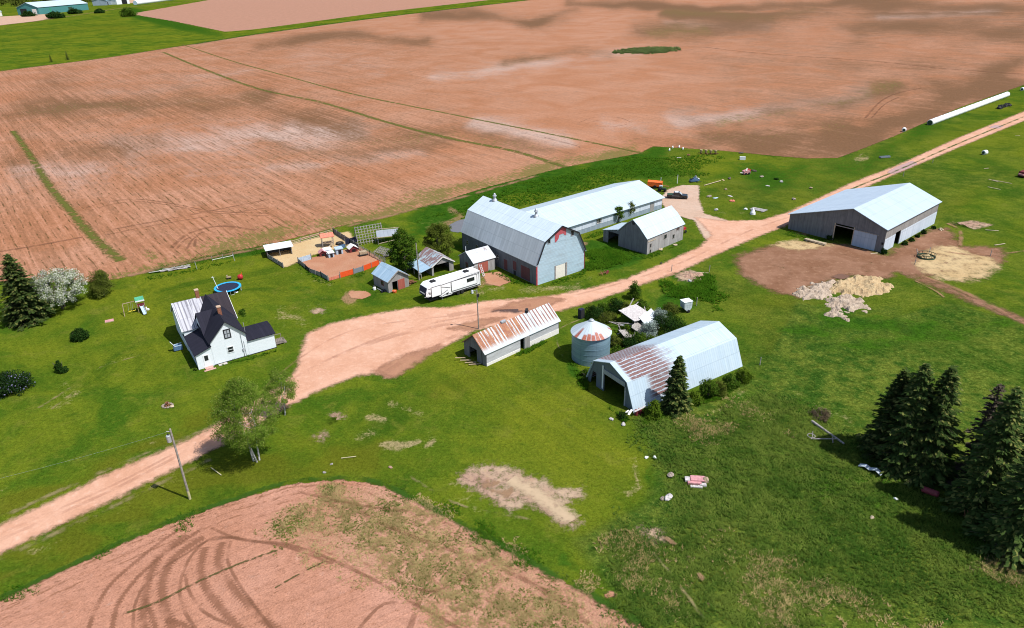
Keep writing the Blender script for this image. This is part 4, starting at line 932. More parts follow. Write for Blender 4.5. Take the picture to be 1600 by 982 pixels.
mb = MB(); mb.box(5.9, W/2-.25, r-.1, 7.0, W/2+.25, r+.25); b.mb(mb, 'ridge_cap', 'steel', bevel=.04)
mb = MB(); mb.box(11.7, W/2-.22, r-.1, 12.2, W/2+.22, r+.4); mb.bar((11.6, W/2-.35, r+.4), (12.3, W/2+.3, r+.5), .5, .06); b.mb(mb, 'ridge_vent', 'dark')
mb = MB()
for i, (y, l) in enumerate(((1.2, 2.4), (2.0, 2.6), (3.0, 2.3), (4.1, 1.8))): mb.bar((-.2-.3*i, y, .15+.1*i), (-1.9-.2*i, y+1.1, .2+.12*i), .22, .06)
o = mb.build('plank_pile', M['timber']); o.location = b.o.location; o.rotation_euler = b.o.rotation_euler; tag(o, 'loose planks leaning at the open end of the rust striped shed', 'planks')

# --- steel machine shed (gambrel, rusted)
L, W, k, hk, r = 23.4, 11.6, 1.85, 4.4, 5.9
b = Bld('metal_machine_shed', 'metal clad gambrel machine shed with rust banded roof and big open doorway', 'shed', 17.75, 87.6, 32.5, L, W)
pf = [(0, .05), (k, hk), (W/2, r), (W-k, hk), (W, .05)]
out = [(.12, -.3), (k+.05, hk-.15), (W/2, r-.15), (W-k-.05, hk-.15), (W-.12, -.3)]
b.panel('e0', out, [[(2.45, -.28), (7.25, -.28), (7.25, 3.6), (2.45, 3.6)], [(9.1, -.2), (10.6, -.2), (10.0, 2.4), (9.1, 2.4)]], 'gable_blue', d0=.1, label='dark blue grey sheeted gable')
b.panel('e1', out, [], 'cladding', d0=.1)
b.roof([(-.06, -.05), (k, hk), (W/2, r), (W-k, hk), (W+.06, -.05)], -.15, L+.1, 'roof_quonset')
b.rect('e0', 2.4, 3.3, 7.3, 4.05, 'sheet_grey', 'door_header', .08, -.03, label='pale blue grey panel over the doorway')
b.rect('e0', 7.3, .5, 7.52, 4.6, 'white', 'door_post', .12, -.08)
b.rect('e0', 2.2, -.2, 2.42, 3.3, 'trim_grey', 'door_post', .1, .0)

# --- corrugated grain bin
cx, cy = 13.1, 104.5
b = thing('grain_bin', 'round corrugated steel grain bin with rust fringed conical roof', 'grain bin', cx, cy)
def silo_wall(mb, rad, z0, z1, n=48):
    vs = []; fs = []; uv = []
    for i in range(n+1):
        t = 2*PI*i/n; vs += [(rad*math.cos(t), rad*math.sin(t), z0), (rad*math.cos(t), rad*math.sin(t), z1)]
    for i in range(n):
        fs.append((2*i, 2*i+2, 2*i+3, 2*i+1)); c = 2*PI*rad
        uv.append([(z0, c*i/n), (z0, c*(i+1)/n), (z1, c*(i+1)/n), (z1, c*i/n)])
    mb.add(vs, fs, uv)
mb = MB(); silo_wall(mb, 3.2, -.3, 5.0); mb.build('wall', M['silo_metal'], b, smooth=True)
t = NT('bin_roof'); oc = t.ob(); x = t.xyz(oc); an = t.ma('ARCTAN2', x[1], x[0]); rad = t.ma('SQRT', t.ma('ADD', t.ma('MULTIPLY', x[0], x[0]), t.ma('MULTIPLY', x[1], x[1])))
sec = t.ma('FLOOR', t.ma('MULTIPLY', an, 26/(2*PI))); w = t.N('TexWhiteNoise', noise_dimensions='1D'); t.put(w.inputs['W'], sec); w2 = t.N('TexWhiteNoise', noise_dimensions='1D'); t.put(w2.inputs['W'], t.ma('ADD', sec, 31.5))
fr = t.ma('ABSOLUTE', t.ma('SUBTRACT', t.ma('FRACT', t.ma('MULTIPLY', an, 26/(2*PI))), .5)); n3 = t.noise(oc, 2.5, 3, .7)
inner_r = t.ma('ADD', 1.5, t.ma('MULTIPLY', w2.outputs[0], 1.6))
m = t.ma('MULTIPLY', t.ramp(rad, inner_r, t.ma('ADD', inner_r, .35)), t.ma('MULTIPLY', t.ramp(w.outputs[0], .26, .34), t.ramp(fr, .47, .38)))
front = t.ramp(t.ma('SUBTRACT', t.ma('MULTIPLY', x[0], .35), x[1]), -.3, .9); m = t.ma('MULTIPLY', m, front)
c = t.mix(t.ma('MULTIPLY', w2.outputs[0], .6), (.50, .57, .62), (.40, .47, .52)); c = t.mix(t.ramp(fr, .42, .49), c, (.30, .33, .35)); c = t.mix(m, c, t.mix(t.ramp(n3, .35, .7), (.28, .07, .05), (.38, .14, .09)))
M['bin_roof'] = t.end(t.bsdf(c, .5, spec=.4))
mb = MB(); mb.lathe((0, 0, 5.0), [(3.42, -.06), (3.42, 0), (.35, 1.95), (.3, 1.95)], 52); mb.build('roof', M['bin_roof'], b)
mb = MB(); mb.lathe((0, 0, 6.9), [(.42, 0), (.42, .18), (.3, .3), (0, .36)], 14); mb.build('roof_cap', M['steel'], b)
mb = MB()
for z in (1.0, 2.0, 3.0, 4.0): mb.ring((0, 0, z), 3.212, .022, 48, 5)
mb.build('hoop', M['silo_metal'], b)

# --- three small sheds
L, W, e, r = 6.0, 4.95, 2.7, 4.45; pf = [(0, e), (W/2, r), (W, e)]
b = Bld('garden_shed', 'small grey shed with pale blue roof and half open red door', 'shed', -25.2, 133.2, 39.5, L, W, 'y')
b.panel('e0', gable(pf), [rc(1.0, -.5, 2.2, 2.1)], 'wood_grey'); b.panel('e1', gable(pf), [], 'wood_grey'); b.panel('s0', rc(.15, -.4, L-.15, e-.1), [], 'wood_grey'); b.panel('s1', rc(.15, -.4, L-.15, e-.1), [], 'wood_grey')
b.roof(ex(pf, .35), -.35, L+.2, 'roof_blue'); b.rect('e0', 2.3, -.1, 3.9, 2.2, 'red_boards', 'door', .06, -.1); b.window('s0', 1.8, 1.0, 2.8, 2.0, 'dullred', bars=(0, 0))
for p, q in zip(ex(pf, .3)[:-1], ex(pf, .3)[1:]): mb = MB(); mb.bar(b.P('e0', p[0], p[1]-.1, -.37), b.P('e0', q[0], q[1]-.1, -.37), .07, .2); b.mb(mb, 'barge_board', 'weathered')
L, W, e, r = 7.0, 5.4, 2.3, 3.95; pf = [(0, e), (W/2, r), (W, e)]
b = Bld('open_fronted_shed', 'open fronted shed with rust streaked roof and a lower pale lean-to', 'shed', -17.0, 141.5, 33.9, L, W, 'y')
b.panel('e0', gable(pf), [rc(.45, -.35, 4.3, 2.3)], 'wood_grey'); b.panel('e1', gable(pf), [], 'wood_dark'); b.panel('s1', rc(.15, -.4, L-.15, e-.1), [], 'wood_dark'); b.panel('s0', rc(.15, -.4, L-.15, e-.1), [], 'wood_dark')
b.roof(ex(pf, .3), -.3, L+.2, 'roof_patchy'); b.roof([(-2.8, 1.6), (-.2, 2.15)], -.25, L-.3, 'roof_blue', 'lean_to_roof', .08)
mb = MB()
for y in (.1, 3.4, 6.4): mb = MB(); mb.bar((-2.6, y, -.2), (-2.6, y, 1.55), .14); b.mb(mb, 'lean_to_post', 'weathered')
b.panel(lambda q, d: (L-.6-d, q), [(-2.6, -.3), (-.05, -.3), (-.05, 2.0), (-2.6, 1.5)], [], 'wood_dark', 'lean_to_wall')
for p, q in zip(ex(pf, .25)[:-1], ex(pf, .25)[1:]): mb = MB(); mb.bar(b.P('e0', p[0], p[1]-.1, -.32), b.P('e0', q[0], q[1]-.1, -.32), .07, .2); b.mb(mb, 'barge_board', 'offwhite')
L, W, e, r = 5.5, 5.85, 2.9, 4.65; pf = [(0, e), (W/2, r), (W, e)]
b = Bld('lamb_shed', 'small shed with stained white roof and rusty red door against the barn', 'shed', -7.9, 141.3, 35, L, W)
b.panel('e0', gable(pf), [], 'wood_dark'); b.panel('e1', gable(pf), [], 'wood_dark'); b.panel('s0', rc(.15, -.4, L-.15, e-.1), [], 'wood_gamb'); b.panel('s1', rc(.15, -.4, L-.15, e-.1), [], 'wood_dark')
b.roof(ex(pf, .25), -.2, L+.2, 'roof_stain'); b.rect('s0', 1.1, -.1, 3.6, 2.4, 'red_boards', 'door', .06, -.05); b.window('e0', 2.4, 1.0, 3.3, 2.1, 'dullred', bars=(0, 0))
mb = MB(); mb.tube((.5, W/2+.9, r-1.0), (.5, W/2+.9, r+.7), .06); b.mb(mb, 'flue_pipe', 'white')

# --- the farmhouse
b = Bld('farmhouse', 'white farmhouse with dark steep roofs and one pale metal slope', 'house', -52.94, 103.75, 33, 9, 6)
A = lambda x, y, h: (x, y, h)
def fpan(fn, outl, holes, mat, name='wall', t=.14, label=None):
    return b.panel(fn, outl, holes, mat, name, t, label=label)
fx = lambda y0: (lambda q, d: (q, y0+d)); lx = lambda x0: (lambda q, d: (x0+d, q)); rx = lambda x0: (lambda q, d: (x0-d, q))
EL0, EL1, RX, RH, EH = 2.62, 8.42, 5.52, 7.55, 4.5
fpan(fx(0), [(EL0, -.3), (EL1, -.3), (EL1, 4.55), (RX, RH-.2), (EL0, 4.55)], [], 'siding')
fpan(lx(EL0), rc(.15, -.3, 8.3, 4.5), [], 'siding'); fpan(rx(EL1), rc(.15, -.3, 8.3, 4.5), [], 'siding')
sl = (RH-4.55)/(RX-EL0)
b.roof([(EL0-.32, 4.55-.32*sl), (RX, RH)], 0, 1, 'roof_house_dark') if False else None
bb = Bld.__new__(Bld); bb.o, bb.L, bb.W, bb.ax = b.o, 13.5, 9, 'y'          # ridge along y for the front wing
bb.roof([(EL0-.32, 4.6-.32*sl), (RX, RH), (EL1+.32, 4.6-.32*sl)], -.35, 13.5, 'roof_house_dark', 'front_wing_roof')
# cross gable on the wing's left slope
b.roof([(3.35, 4.35), (6.9, 7.2), (10.45, 4.35)], 2.3, 5.4, 'roof_house_dark', 'cross_gable_roof', .1)
fpan(lx(2.5), [(3.7, 4.2), (10.1, 4.2), (6.9, 7.05)], [], 'siding', 'cross_gable_wall', .1)
# main block
MY, MH, ME0, ME1, QY = 13.4, 7.35, 8.25, 18.3, 4.0
pm = [(ME0-.25, QY-.12), (MY, MH), (ME1+.2, QY-.12)]
b.roof([(ME0-.25, QY-.15), (MY, MH)], -.35, 4.6, 'roof_house_metal', 'main_roof', label='pale streaked metal roof slope'); b.roof([(ME0-.25, QY-.15), (MY, MH)], 4.62, 9.1, 'roof_house_brown', 'main_roof', label='dark ribbed roof slope'); b.roof([(MY+.02, MH), (ME1+.2, QY-.15)], -.35, 9.1, 'roof_house_dark', 'main_roof')
gm = [(ME0, -.3), (ME0, QY-.15), (MY, MH-.22), (ME1, QY-.15), (ME1, -.3)]
fpan(lx(-.1), gm, [], 'siding'); fpan(rx(8.85), gm, [], 'siding'); fpan(fx(ME0), rc(.05, -.3, 8.7, QY-.2), [], 'siding'); fpan(lambda q, d: (q, ME1-d), rc(.05, -.3, 8.7, QY-.2), [], 'siding')
for p, q in (((-.36, ME0-.25, QY-.25), (-.36, MY, MH-.1)), ((-.36, MY, MH-.1), (-.36, ME1, QY-.25)), ((9.12, ME0-.25, QY-.25), (9.12, MY, MH-.08))): mb = MB(); mb.bar(p, q, .06, .24); b.mb(mb, 'barge_board', 'white')
# porch on the left
fpan(fx(0), [(0, -.3), (EL0-.02, -.3), (EL0-.02, 3.55), (0, 2.75)], [], 'siding', 'porch_wall')
fpan(lx(0), rc(.15, -.3, 8.2, 1.0), [], 'bluegrey', 'porch_wall', .12, label='pale blue grey porch half wall')
fpan(lx(.06), rc(.15, 1.0, 8.2, 2.7), [], 'dark', 'porch_screen', .04)
mb = MB()
for y in (.08, 2.1, 4.1, 6.1, 8.1): mb = MB(); mb.bar((.0, y, 1.0), (.0, y, 2.75), .16); b.mb(mb, 'porch_post', 'white')
mb = MB(); mb.bar((-.02, .1, 1.02), (-.02, 8.15, 1.02), .18, .08); mb.bar((0, .02, -.2), (0, .02, 2.8), .2, .1); b.mb(mb, 'porch_rail', 'white')
bb.roof([(-.28, 2.82), (EL0+.02, 3.8)], -.3, 9.4, 'roof_house_dark', 'porch_roof', .1)
# extension on the right
fpan(fx(.02), rc(EL1+.02, -.3, 13.1, 2.85), [], 'siding', 'extension_wall'); fpan(rx(13.1), [(.15, -.3), (4.1, -.3), (4.1, 3.45), (.15, 2.85)], [], 'siding', 'extension_wall'); fpan(lambda q, d: (q, 4.2-d), rc(EL1, -.3, 13.0, 3.4), [], 'siding', 'extension_wall')
b.roof([(-.28, 2.92), (2.4, 3.55), (4.4, 3.5)], EL1+.1, 13.35, 'roof_house_dark', 'extension_roof', .1)
b.window('s0', 5.0, 4.3, 6.15, 6.0, 'trim_dark', 'pane_pale', (1, 1), .16, label='upper sash window with black surround'); b.window('s0', 5.0, 1.5, 6.1, 2.7, 'white', bars=(0, 1), label='lower sash window with white surround')
d = b.rect('s0', 1.0, .1, 2.0, 2.4, 'white', 'front_door', .05, -.04); b.rect('s0', 1.2, 1.3, 1.8, 2.25, 'pane', 'door_window', .02, -.055, d)
mb = MB(); mb.box(.9, -.9, -.2, 2.2, -.02, .18); mb.box(.6, -1.3, -.2, 2.5, -.92, .06); b.mb(mb, 'door_step', 'pink_step', bevel=.02)
mb = MB(); mb.box(3.1, -.75, -.2, 4.5, -.15, .08); o = mb.build('paving_slab', M['concrete']); o.location = b.o.location; o.rotation_euler = b.o.rotation_euler; tag(o, 'pale slab lying along the farmhouse front wall', 'slab')
mb = MB(); mb.box(EL0-.1, -.08, -.2, 13.15, .02, .12); b.mb(mb, 'foundation', 'trim_dark')
mb = MB(); mb.tube((7.6, -.08, .2), (7.6, -.08, 4.6), .045); mb.tube((7.9, -.07, .4), (7.9, -.07, 3.0), .03); mb.box(7.45, -.16, 1.2, 7.75, -.02, 1.65); b.mb(mb, 'service_conduit', 'trim_grey')
mb = MB(); mb.tube((EL1+.1, .3, 4.4), (EL1+.1, .3, 6.3), .04); b.mb(mb, 'service_mast', 'steel')
for (x, y, z0, z1) in ((4.15, MY+.1, 6.3, 8.7), (5.75, 3.9, 6.5, 8.6)):
    mb = MB(); mb.box(x-.3, y-.3, z0, x+.3, y+.3, z1); c = b.mb(mb, 'chimney', 'brick', bevel=.02)
    mb = MB(); mb.box(x-.36, y-.36, z1+.005, x+.36, y+.36, z1+.16); b.mb(mb, 'chimney_cap', 'brick_pale', c)
# back step deck at the right end
d = thing('wooden_steps', 'small grey wooden deck with rails at the farmhouse end wall', 'deck', -52.94+13.25*math.cos(R(33))-.6*math.sin(R(33)), 103.75+13.25*math.sin(R(33))+.6*math.cos(R(33)), 33)
mb = MB(); mb.box(0, 0, .25, 1.6, 1.9, .4); mb.box(1.6, .2, 0, 2.0, 1.6, .2); mb.build('platform', M['deck'], d)
mb = MB()
for x in (.08, 1.5):
    for y in (.08, 1.8): mb.bar((x, y, 0), (x, y, 1.3), .09)
mb.bar((.08, .08, 1.3), (1.5, .08, 1.3), .09); mb.bar((.08, 1.8, 1.3), (1.5, 1.8, 1.3), .09)
for x in (.4, .7, 1.0, 1.3): mb.bar((x, .08, .4), (x, .08, 1.3), .05)
mb.build('railing', M['deck'], d)

# --- collapsed shed
gx, gy = G(1000, 515); d = thing('collapsed_shed', 'collapsed shed of pale broken roof sheets beside the grain bin', 'ruined shed', gx, gy, 36)
rnd = random.Random(5)
def slab(c, lx_, ly_, rot, tilt, roll, mat, name, t=.08):
    Mx = Matrix.Translation(c) @ Matrix.Rotation(R(rot), 4, 'Z') @ Matrix.Rotation(R(tilt), 4, 'X') @ Matrix.Rotation(R(roll), 4, 'Y')
    mb = MB(); rr = random.Random(int(lx_*100+rot)); n = 7; pts = [(-lx_/2, -ly_/2)]
    pts += [(-lx_/2+lx_*(i+1)/n+rr.uniform(-.1, .1), -ly_/2+rr.uniform(-.25, .1)) for i in range(n-1)]+[(lx_/2, -ly_/2), (lx_/2+.1, 0), (lx_/2, ly_/2)]+[(lx_/2-lx_*(i+1)/n, ly_/2+rr.uniform(-.15, .15)) for i in range(n-1)]+[(-lx_/2, ly_/2)]
    mb.prism(pts, 0, t, lambda p, z: tuple(Mx @ Vector((p[0], p[1], z)))); return mb.build(name, M[mat], d)
slab((1.2, 2.6, 2.0), 5.2, 3.9, 6, 14, 6, 'debris', 'roof_sheet'); slab((2.4, .2, 1.5), 3.6, 2.4, 12, 38, -10, 'tin', 'roof_sheet'); slab((-1.4, -.8, 1.1), 4.4, 2.2, 30, 30, 12, 'weathered', 'roof_sheet'); slab((-3.4, -1.0, .8), 4.6, 2.0, -8, 18, 14, 'weathered', 'roof_sheet'); slab((.8, -2.4, .8), 2.6, 2.4, 40, 55, -4, 'tin', 'roof_sheet'); slab((3.9, .6, 1.1), 3.4, 1.9, -14, 24, -14, 'debris', 'roof_sheet'); slab((-2.4, 1.4, .9), 2.6, 1.4, 50, 16, 20, 'tin', 'roof_sheet'); slab((1.5, -1.2, .6), 3, 2.4, 20, 12, 3, 'rusty', 'roof_sheet')
mb = MB()
for i in range(16):
    x, y = rnd.uniform(-4, 4), rnd.uniform(-2.5, 3); a = rnd.uniform(0, PI); l = rnd.uniform(.8, 2.2); mb.bar((x-l*math.cos(a), y-l*math.sin(a), rnd.uniform(.3, 1.2)), (x+l*math.cos(a), y+l*math.sin(a), rnd.uniform(.5, 2.0)), .16, .06)
mb.bar((.5, 4.2, 1.6), (3.6, 5.4, 3.2), .2, .08); mb.bar((1.4, 4.2, 1.6), (4.4, 4.9, 2.4), .2, .08)
mb.build('broken_board', M['weathered'], d)
mb = MB(); mb.box(-2.8, -1.2, 0, 2.6, 1.6, .7); mb.build('fallen_wall', M['wood_dark'], d)
# ------------------------------------------------------------------ vegetation
def mk_leaf(name, a, b, tip=None, trans=.25, sc=.6, k=(.55, .6, .5)):
    t = NT(name); p = t.pos(); n = t.noise(p, sc, 3, .7); i = t.isl()
    c = t.mix(t.ma('ADD', t.ma('MULTIPLY', t.ramp(n, .3, .7), .6), t.ma('MULTIPLY', i, .4)), a, b)
    if tip is not None: c = t.mix(t.ramp(i, tip[1], tip[1]+.02), c, tip[0])
    o = t.xyz(t.ob()); rr_ = t.ma('SQRT', t.ma('ADD', t.ma('MULTIPLY', o[0], o[0]), t.ma('ADD', t.ma('MULTIPLY', o[1], o[1]), .05))); g = t.N('NewGeometry').outputs['Normal']; gx_ = t.xyz(g)
    nv = t.comb(t.ma('ADD', t.ma('MULTIPLY', gx_[0], k[0]), t.ma('MULTIPLY', t.ma('DIVIDE', o[0], rr_), k[2])), t.ma('ADD', t.ma('MULTIPLY', gx_[1], k[0]), t.ma('MULTIPLY', t.ma('DIVIDE', o[1], rr_), k[2])), t.ma('ADD', t.ma('MULTIPLY', gx_[2], k[0]), k[1]))
    vn = t.N('VectorMath', operation='NORMALIZE'); t.put(vn.inputs[0], nv)
    d = t.N('BsdfDiffuse'); t.put(d.inputs[0], c); t.put(d.inputs['Normal'], vn.outputs[0]); tr = t.N('BsdfTranslucent'); t.put(tr.inputs[0], c)
    m = t.N('MixShader'); m.inputs[0].default_value = trans; t.t.links.new(d.outputs[0], m.inputs[1]); t.t.links.new(tr.outputs[0], m.inputs[2])
    M[name] = t.end(m.outputs[0])
mk_leaf('spruce', (.024, .050, .014), (.075, .108, .026), ((.16, .17, .048), .80), .10, .8, (.8, .35, .45))
mk_leaf('spruce_brown', (.060, .048, .036), (.105, .085, .062), None, .08, .8, (.75, .35, .45))
mk_leaf('leaf_birch', (.105, .195, .020), (.205, .30, .040), ((.30, .34, .08), .85), .5, .6, (.45, .75, .4))
mk_leaf('leaf_green', (.030, .080, .008), (.082, .145, .014), ((.14, .19, .03), .86), .35); mk_leaf('leaf_dark', (.010, .034, .007), (.026, .058, .010), ((.045, .075, .016), .88)); mk_leaf('leaf_willow', (.078, .118, .014), (.150, .172, .030), None, .35); mk_leaf('leaf_bright', (.045, .095, .008), (.10, .15, .014))
mk_leaf('leaf_olive', (.060, .090, .012), (.130, .150, .028), None, .3); mk_leaf('blossom', (.42, .44, .34), (.72, .71, .64), ((.15, .20, .07), .56), .25, 1.2); mk_leaf('lilac', (.010, .030, .008), (.025, .050, .012), ((.22, .20, .36), .94)); mk_leaf('leaf_grey', (.16, .22, .19), (.28, .33, .29)); mk_leaf('leaf_scrub', (.10, .15, .045), (.17, .21, .075), None, .3, .6, (.3, .9, .2)); mk_leaf('twig_brown', (.10, .075, .045), (.17, .13, .08))

def cards(name, mat, Cn, A, B, parent):
    """diamond leaves: centres, half-length vectors, half-width vectors"""
    n = len(Cn); V = np.stack([Cn-A, Cn+B, Cn+A, Cn-B], 1)
    me = bpy.data.meshes.new(name); me.vertices.add(n*4); me.vertices.foreach_set('co', V.astype(np.float32).ravel())
    me.loops.add(n*4); me.loops.foreach_set('vertex_index', np.arange(n*4, dtype=np.int32))
    me.polygons.add(n); me.polygons.foreach_set('loop_start', np.arange(0, n*4, 4, dtype=np.int32)); me.update(calc_edges=True)
    me.materials.append(M[mat]); o = bpy.data.objects.new(name, me); C.objects.link(o); o.parent = parent; return o

def rnd_unit(rs, n):
    v = rs.normal(size=(n, 3)); return v/np.linalg.norm(v, axis=1)[:, None]
def blob_cards(rs, centres, radii, per, size, squash=.8):
    Cn = np.repeat(centres, per, 0)+rnd_unit(rs, len(centres)*per)*np.repeat(radii, per)[:, None]*(rs.uniform(0, 1, (len(centres)*per, 1))**.45)*np.array([1, 1, squash])
    n = len(Cn); a = rnd_unit(rs, n); b = np.cross(a, rnd_unit(rs, n)); b /= np.linalg.norm(b, axis=1)[:, None]+1e-6
    s = size*rs.uniform(.6, 1.3, (n, 1)); return Cn, a*s, b*s*.62

def spruce(label, x, y, h, rad, seed, mat='spruce', lo=.04, dens=1.0, group=None, cat='spruce tree', name='spruce_tree', gaps=0.0):
    rs = np.random.RandomState(seed); o = thing(name, label, cat, x, y, rs.uniform(0, 360), group=group)
    tw = MB(); tw.tube((0, 0, -.3), (0, 0, h*.97), .022*h, .02, 8)
    Cc, Aa, Bb = [], [], []
    z = lo*h; k = 0
    while z < h*.985:
        f = 1-z/h; L = rad*(f**.62)*(.85+.15*math.sin(k*1.7))+.12; nb = int((7+6*f)*dens)+2; off = rs.uniform(0, 2*PI)
        for j in range(nb):
            if rs.rand() < gaps: continue
            az = off+2*PI*j/nb+rs.uniform(-.25, .25); l = L*rs.uniform(.6, 1.15); droop = rs.uniform(.10, .34)
            d = np.array([math.cos(az), math.sin(az), 0]); per = np.array([-d[1], d[0], 0])
            z0 = z+rs.uniform(-.2, .2)
            if dens > .65 and l > 1.2 and j % 2 == 0: tw.tube((0, 0, z0), tuple(d*l*.9+np.array([0, 0, z0-droop*l*.8+.12*l])), .035, .012, 4, False)
            ns = max(2, int(l/.19))
            for s_ in range(ns):
                t_ = (s_+.7)/ns; r_ = l*t_; w_ = .34*(1.1-t_*.55)*(1+.25*f)
                for q in ((-1, 1) if t_ > .25 else (0,)):
                    c = d*r_+per*q*w_*rs.uniform(.3, 1.0)*(.5+l*.22)+np.array([0, 0, z0-droop*r_*t_+.14*r_*t_*t_+rs.uniform(-.08, .08)])
                    a = d*.8+per*q*rs.uniform(.3, .9)+np.array([0, 0, rs.uniform(-.55, .05)]); a /= np.linalg.norm(a); b = np.cross(a, np.array([rs.uniform(-.4, .4), rs.uniform(-.4, .4), 1])); b /= np.linalg.norm(b)
                    sz = rs.uniform(.24, .42)*(.75+.35*f); Cc.append(c); Aa.append(a*sz); Bb.append(b*sz*.5)
        z += (.24+.22*f)*h/14*rs.uniform(.85, 1.15)/max(dens, .6); k += 1
    tw.build('trunk', M['bark'], o, recalc=False)
    cards('crown', mat, np.array(Cc), np.array(Aa), np.array(Bb), o); return o

def broadleaf(label, x, y, h, rad, seed, leaf, bark='bark', stems=1, crown_lo=.3, nclump=90, per=70, size=.17, clump=.75, group=None, cat='tree', name='broadleaf_tree', squash=1.0, lean=(0, 0), limbs=9, shape=1.0, slim=1.0):
    rs = np.random.RandomState(seed); o = thing(name, label, cat, x, y, 0, group=group)
    mb = MB(); ends = []
    zc = h*(crown_lo+1)/2; hz = h*(1-crown_lo)/2
    for s_ in range(stems):
        a0 = rs.uniform(0, 2*PI); b0 = np.array([math.cos(a0), math.sin(a0), 0])*(.12+.28*(stems > 1))*s_**.5
        top = np.array([math.cos(a0)*rad*.35*(stems > 1)+lean[0], math.sin(a0)*rad*.35*(stems > 1)+lean[1], h*.78])
        pts = [b0+np.array([0, 0, -.3])]+[b0+(top-b0)*t_+np.array([rs.uniform(-.2, .2), rs.uniform(-.2, .2), 0])*t_ for t_ in (.25, .5, .75, 1)]
        r0 = .020*h/(stems**.4)*slim; mb.path([tuple(p) for p in pts], [r0*1.2, r0, r0*.75, r0*.5, r0*.2], 7)
        for i in range(limbs):
            t_ = rs.uniform(.28, .95); base = b0+(top-b0)*t_; az = rs.uniform(0, 2*PI); l = rad*rs.uniform(.5, .95)*(1.05-t_*.45)
            tip = base+np.array([math.cos(az)*l, math.sin(az)*l, l*rs.uniform(.25, .8)]); mid = (base+tip)/2+np.array([0, 0, -.1*l])
            mb.path([tuple(base), tuple(mid), tuple(tip)], [r0*.42*(1.1-t_*.6), r0*.25, r0*.08], 5); ends += [tip, mid*.4+tip*.6]
    mb.build('trunk', M[bark], o)
    u = rnd_unit(rs, nclump)*(rs.uniform(.35, 1, (nclump, 1))**.6); zz = u[:, 2:3]
    wid = 1-np.clip(zz, 0, 1)*(1-shape*.7)
    cen = np.concatenate([u[:, :2]*rad*wid+np.array(lean)*(.5+.5*zz), zc+u[:, 2:3]*hz*squash], 1)
    if ends: cen = np.concatenate([cen, np.array(ends)], 0)
    radii = clump*rs.uniform(.55, 1.25, len(cen))
    cards('crown', leaf, *blob_cards(rs, cen, radii, per, size), o); return o
def bush(label, x, y, h, rad, seed, leaf, n=26, per=80, size=.12, clump=None, group=None, cat='bush', name='bush', stems=True, ry=None, rot=0, cone=False):
    rs = np.random.RandomState(seed); o = thing(name, label, cat, x, y, rot, group=group)
    if stems:
        mb = MB()
        for i in range(6): az = rs.uniform(0, 2*PI); mb.tube((0, 0, -.1), (math.cos(az)*rad*.6, math.sin(az)*(ry or rad)*.6, h*.75), .04, .012, 5)
        mb.build('stem', M['bark'], o)
    u = rnd_unit(rs, n)*(rs.uniform(.2, 1, (n, 1))**.5); z = np.abs(u[:, 2:3])
    cen = np.concatenate([u[:, :1]*rad*.8*(1-z*(.85 if cone else .0)), u[:, 1:2]*(ry or rad)*.8*(1-z*(.85 if cone else 0)), .12*h+z*h*.75], 1)
    cards('foliage', leaf, *blob_cards(rs, cen, (clump or rad*.36)*rs.uniform(.6, 1.2, n)*(1-z[:, 0]*(.5 if cone else 0)), per, size), o); return o

# spruces on the right, by their tops
for i, (tx, ty, by, rad, lb, mt, gp) in enumerate([
    (1417, 576, 712, 3.2, 'leftmost dark spruce at the edge of the right hand spruce clump', 'spruce', .1), (1449, 566, 728, 3.4, 'tall dark spruce second from the left in the right hand clump', 'spruce', .08), (1491, 571, 740, 3.5, 'tall dark spruce standing just left of the gap in the clump', 'spruce', .08),
    (1566, 596, 762, 2.4, 'half dead brownish spruce showing its bare top beyond the gap', 'spruce_brown', .25), (1593, 604, 800, 3.5, 'dark spruce at the right picture edge beside the half dead one', 'spruce', .05), (1668, 640, 858, 3.9, 'dark spruce leaning into the frame at the lower right edge', 'spruce', .05), (1650, 590, 760, 3.8, 'dark spruce at the right edge behind the half dead one', 'spruce', .05)]):
    x, y, h = by_top(tx, ty, by); spruce(lb, x, y, h, rad*1.2, 20+i, mt, .03, 1.15 if mt == 'spruce' else .75, 'spruces in the clump on the right', gaps=gp)
x, y, h = by_top(1575, 640, 775); spruce('small greenish spruce half hidden under the brown topped one', x, y, h, 2.5, 33, 'spruce', .05, .8, 'spruces in the clump on the right')
x, y, h = by_top(1063, 556, 641); spruce('single dark spruce standing against the machine shed', x, y, h, 2.35, 41, dens=1.15)
x, y, h = by_top(5, 397, 500); spruce('broad dark spruce beside the blossom tree at the left edge', x+.6, y, h, 5.0, 42, dens=1.2)
for px, ty, by, r_, sd, lb in ((76, 82, 97, 7, 43, 'small narrow conifer on the far green field edge'), (101, 76, 94, 10, 44, 'wider conifer on the far green field edge')):
    x, y, h = by_top(px, ty, by); o = spruce(lb, x, y, 14, 4.0, sd, dens=.6, group='lone conifers on the far field edge'); o.scale = (h/14*.8,)*3
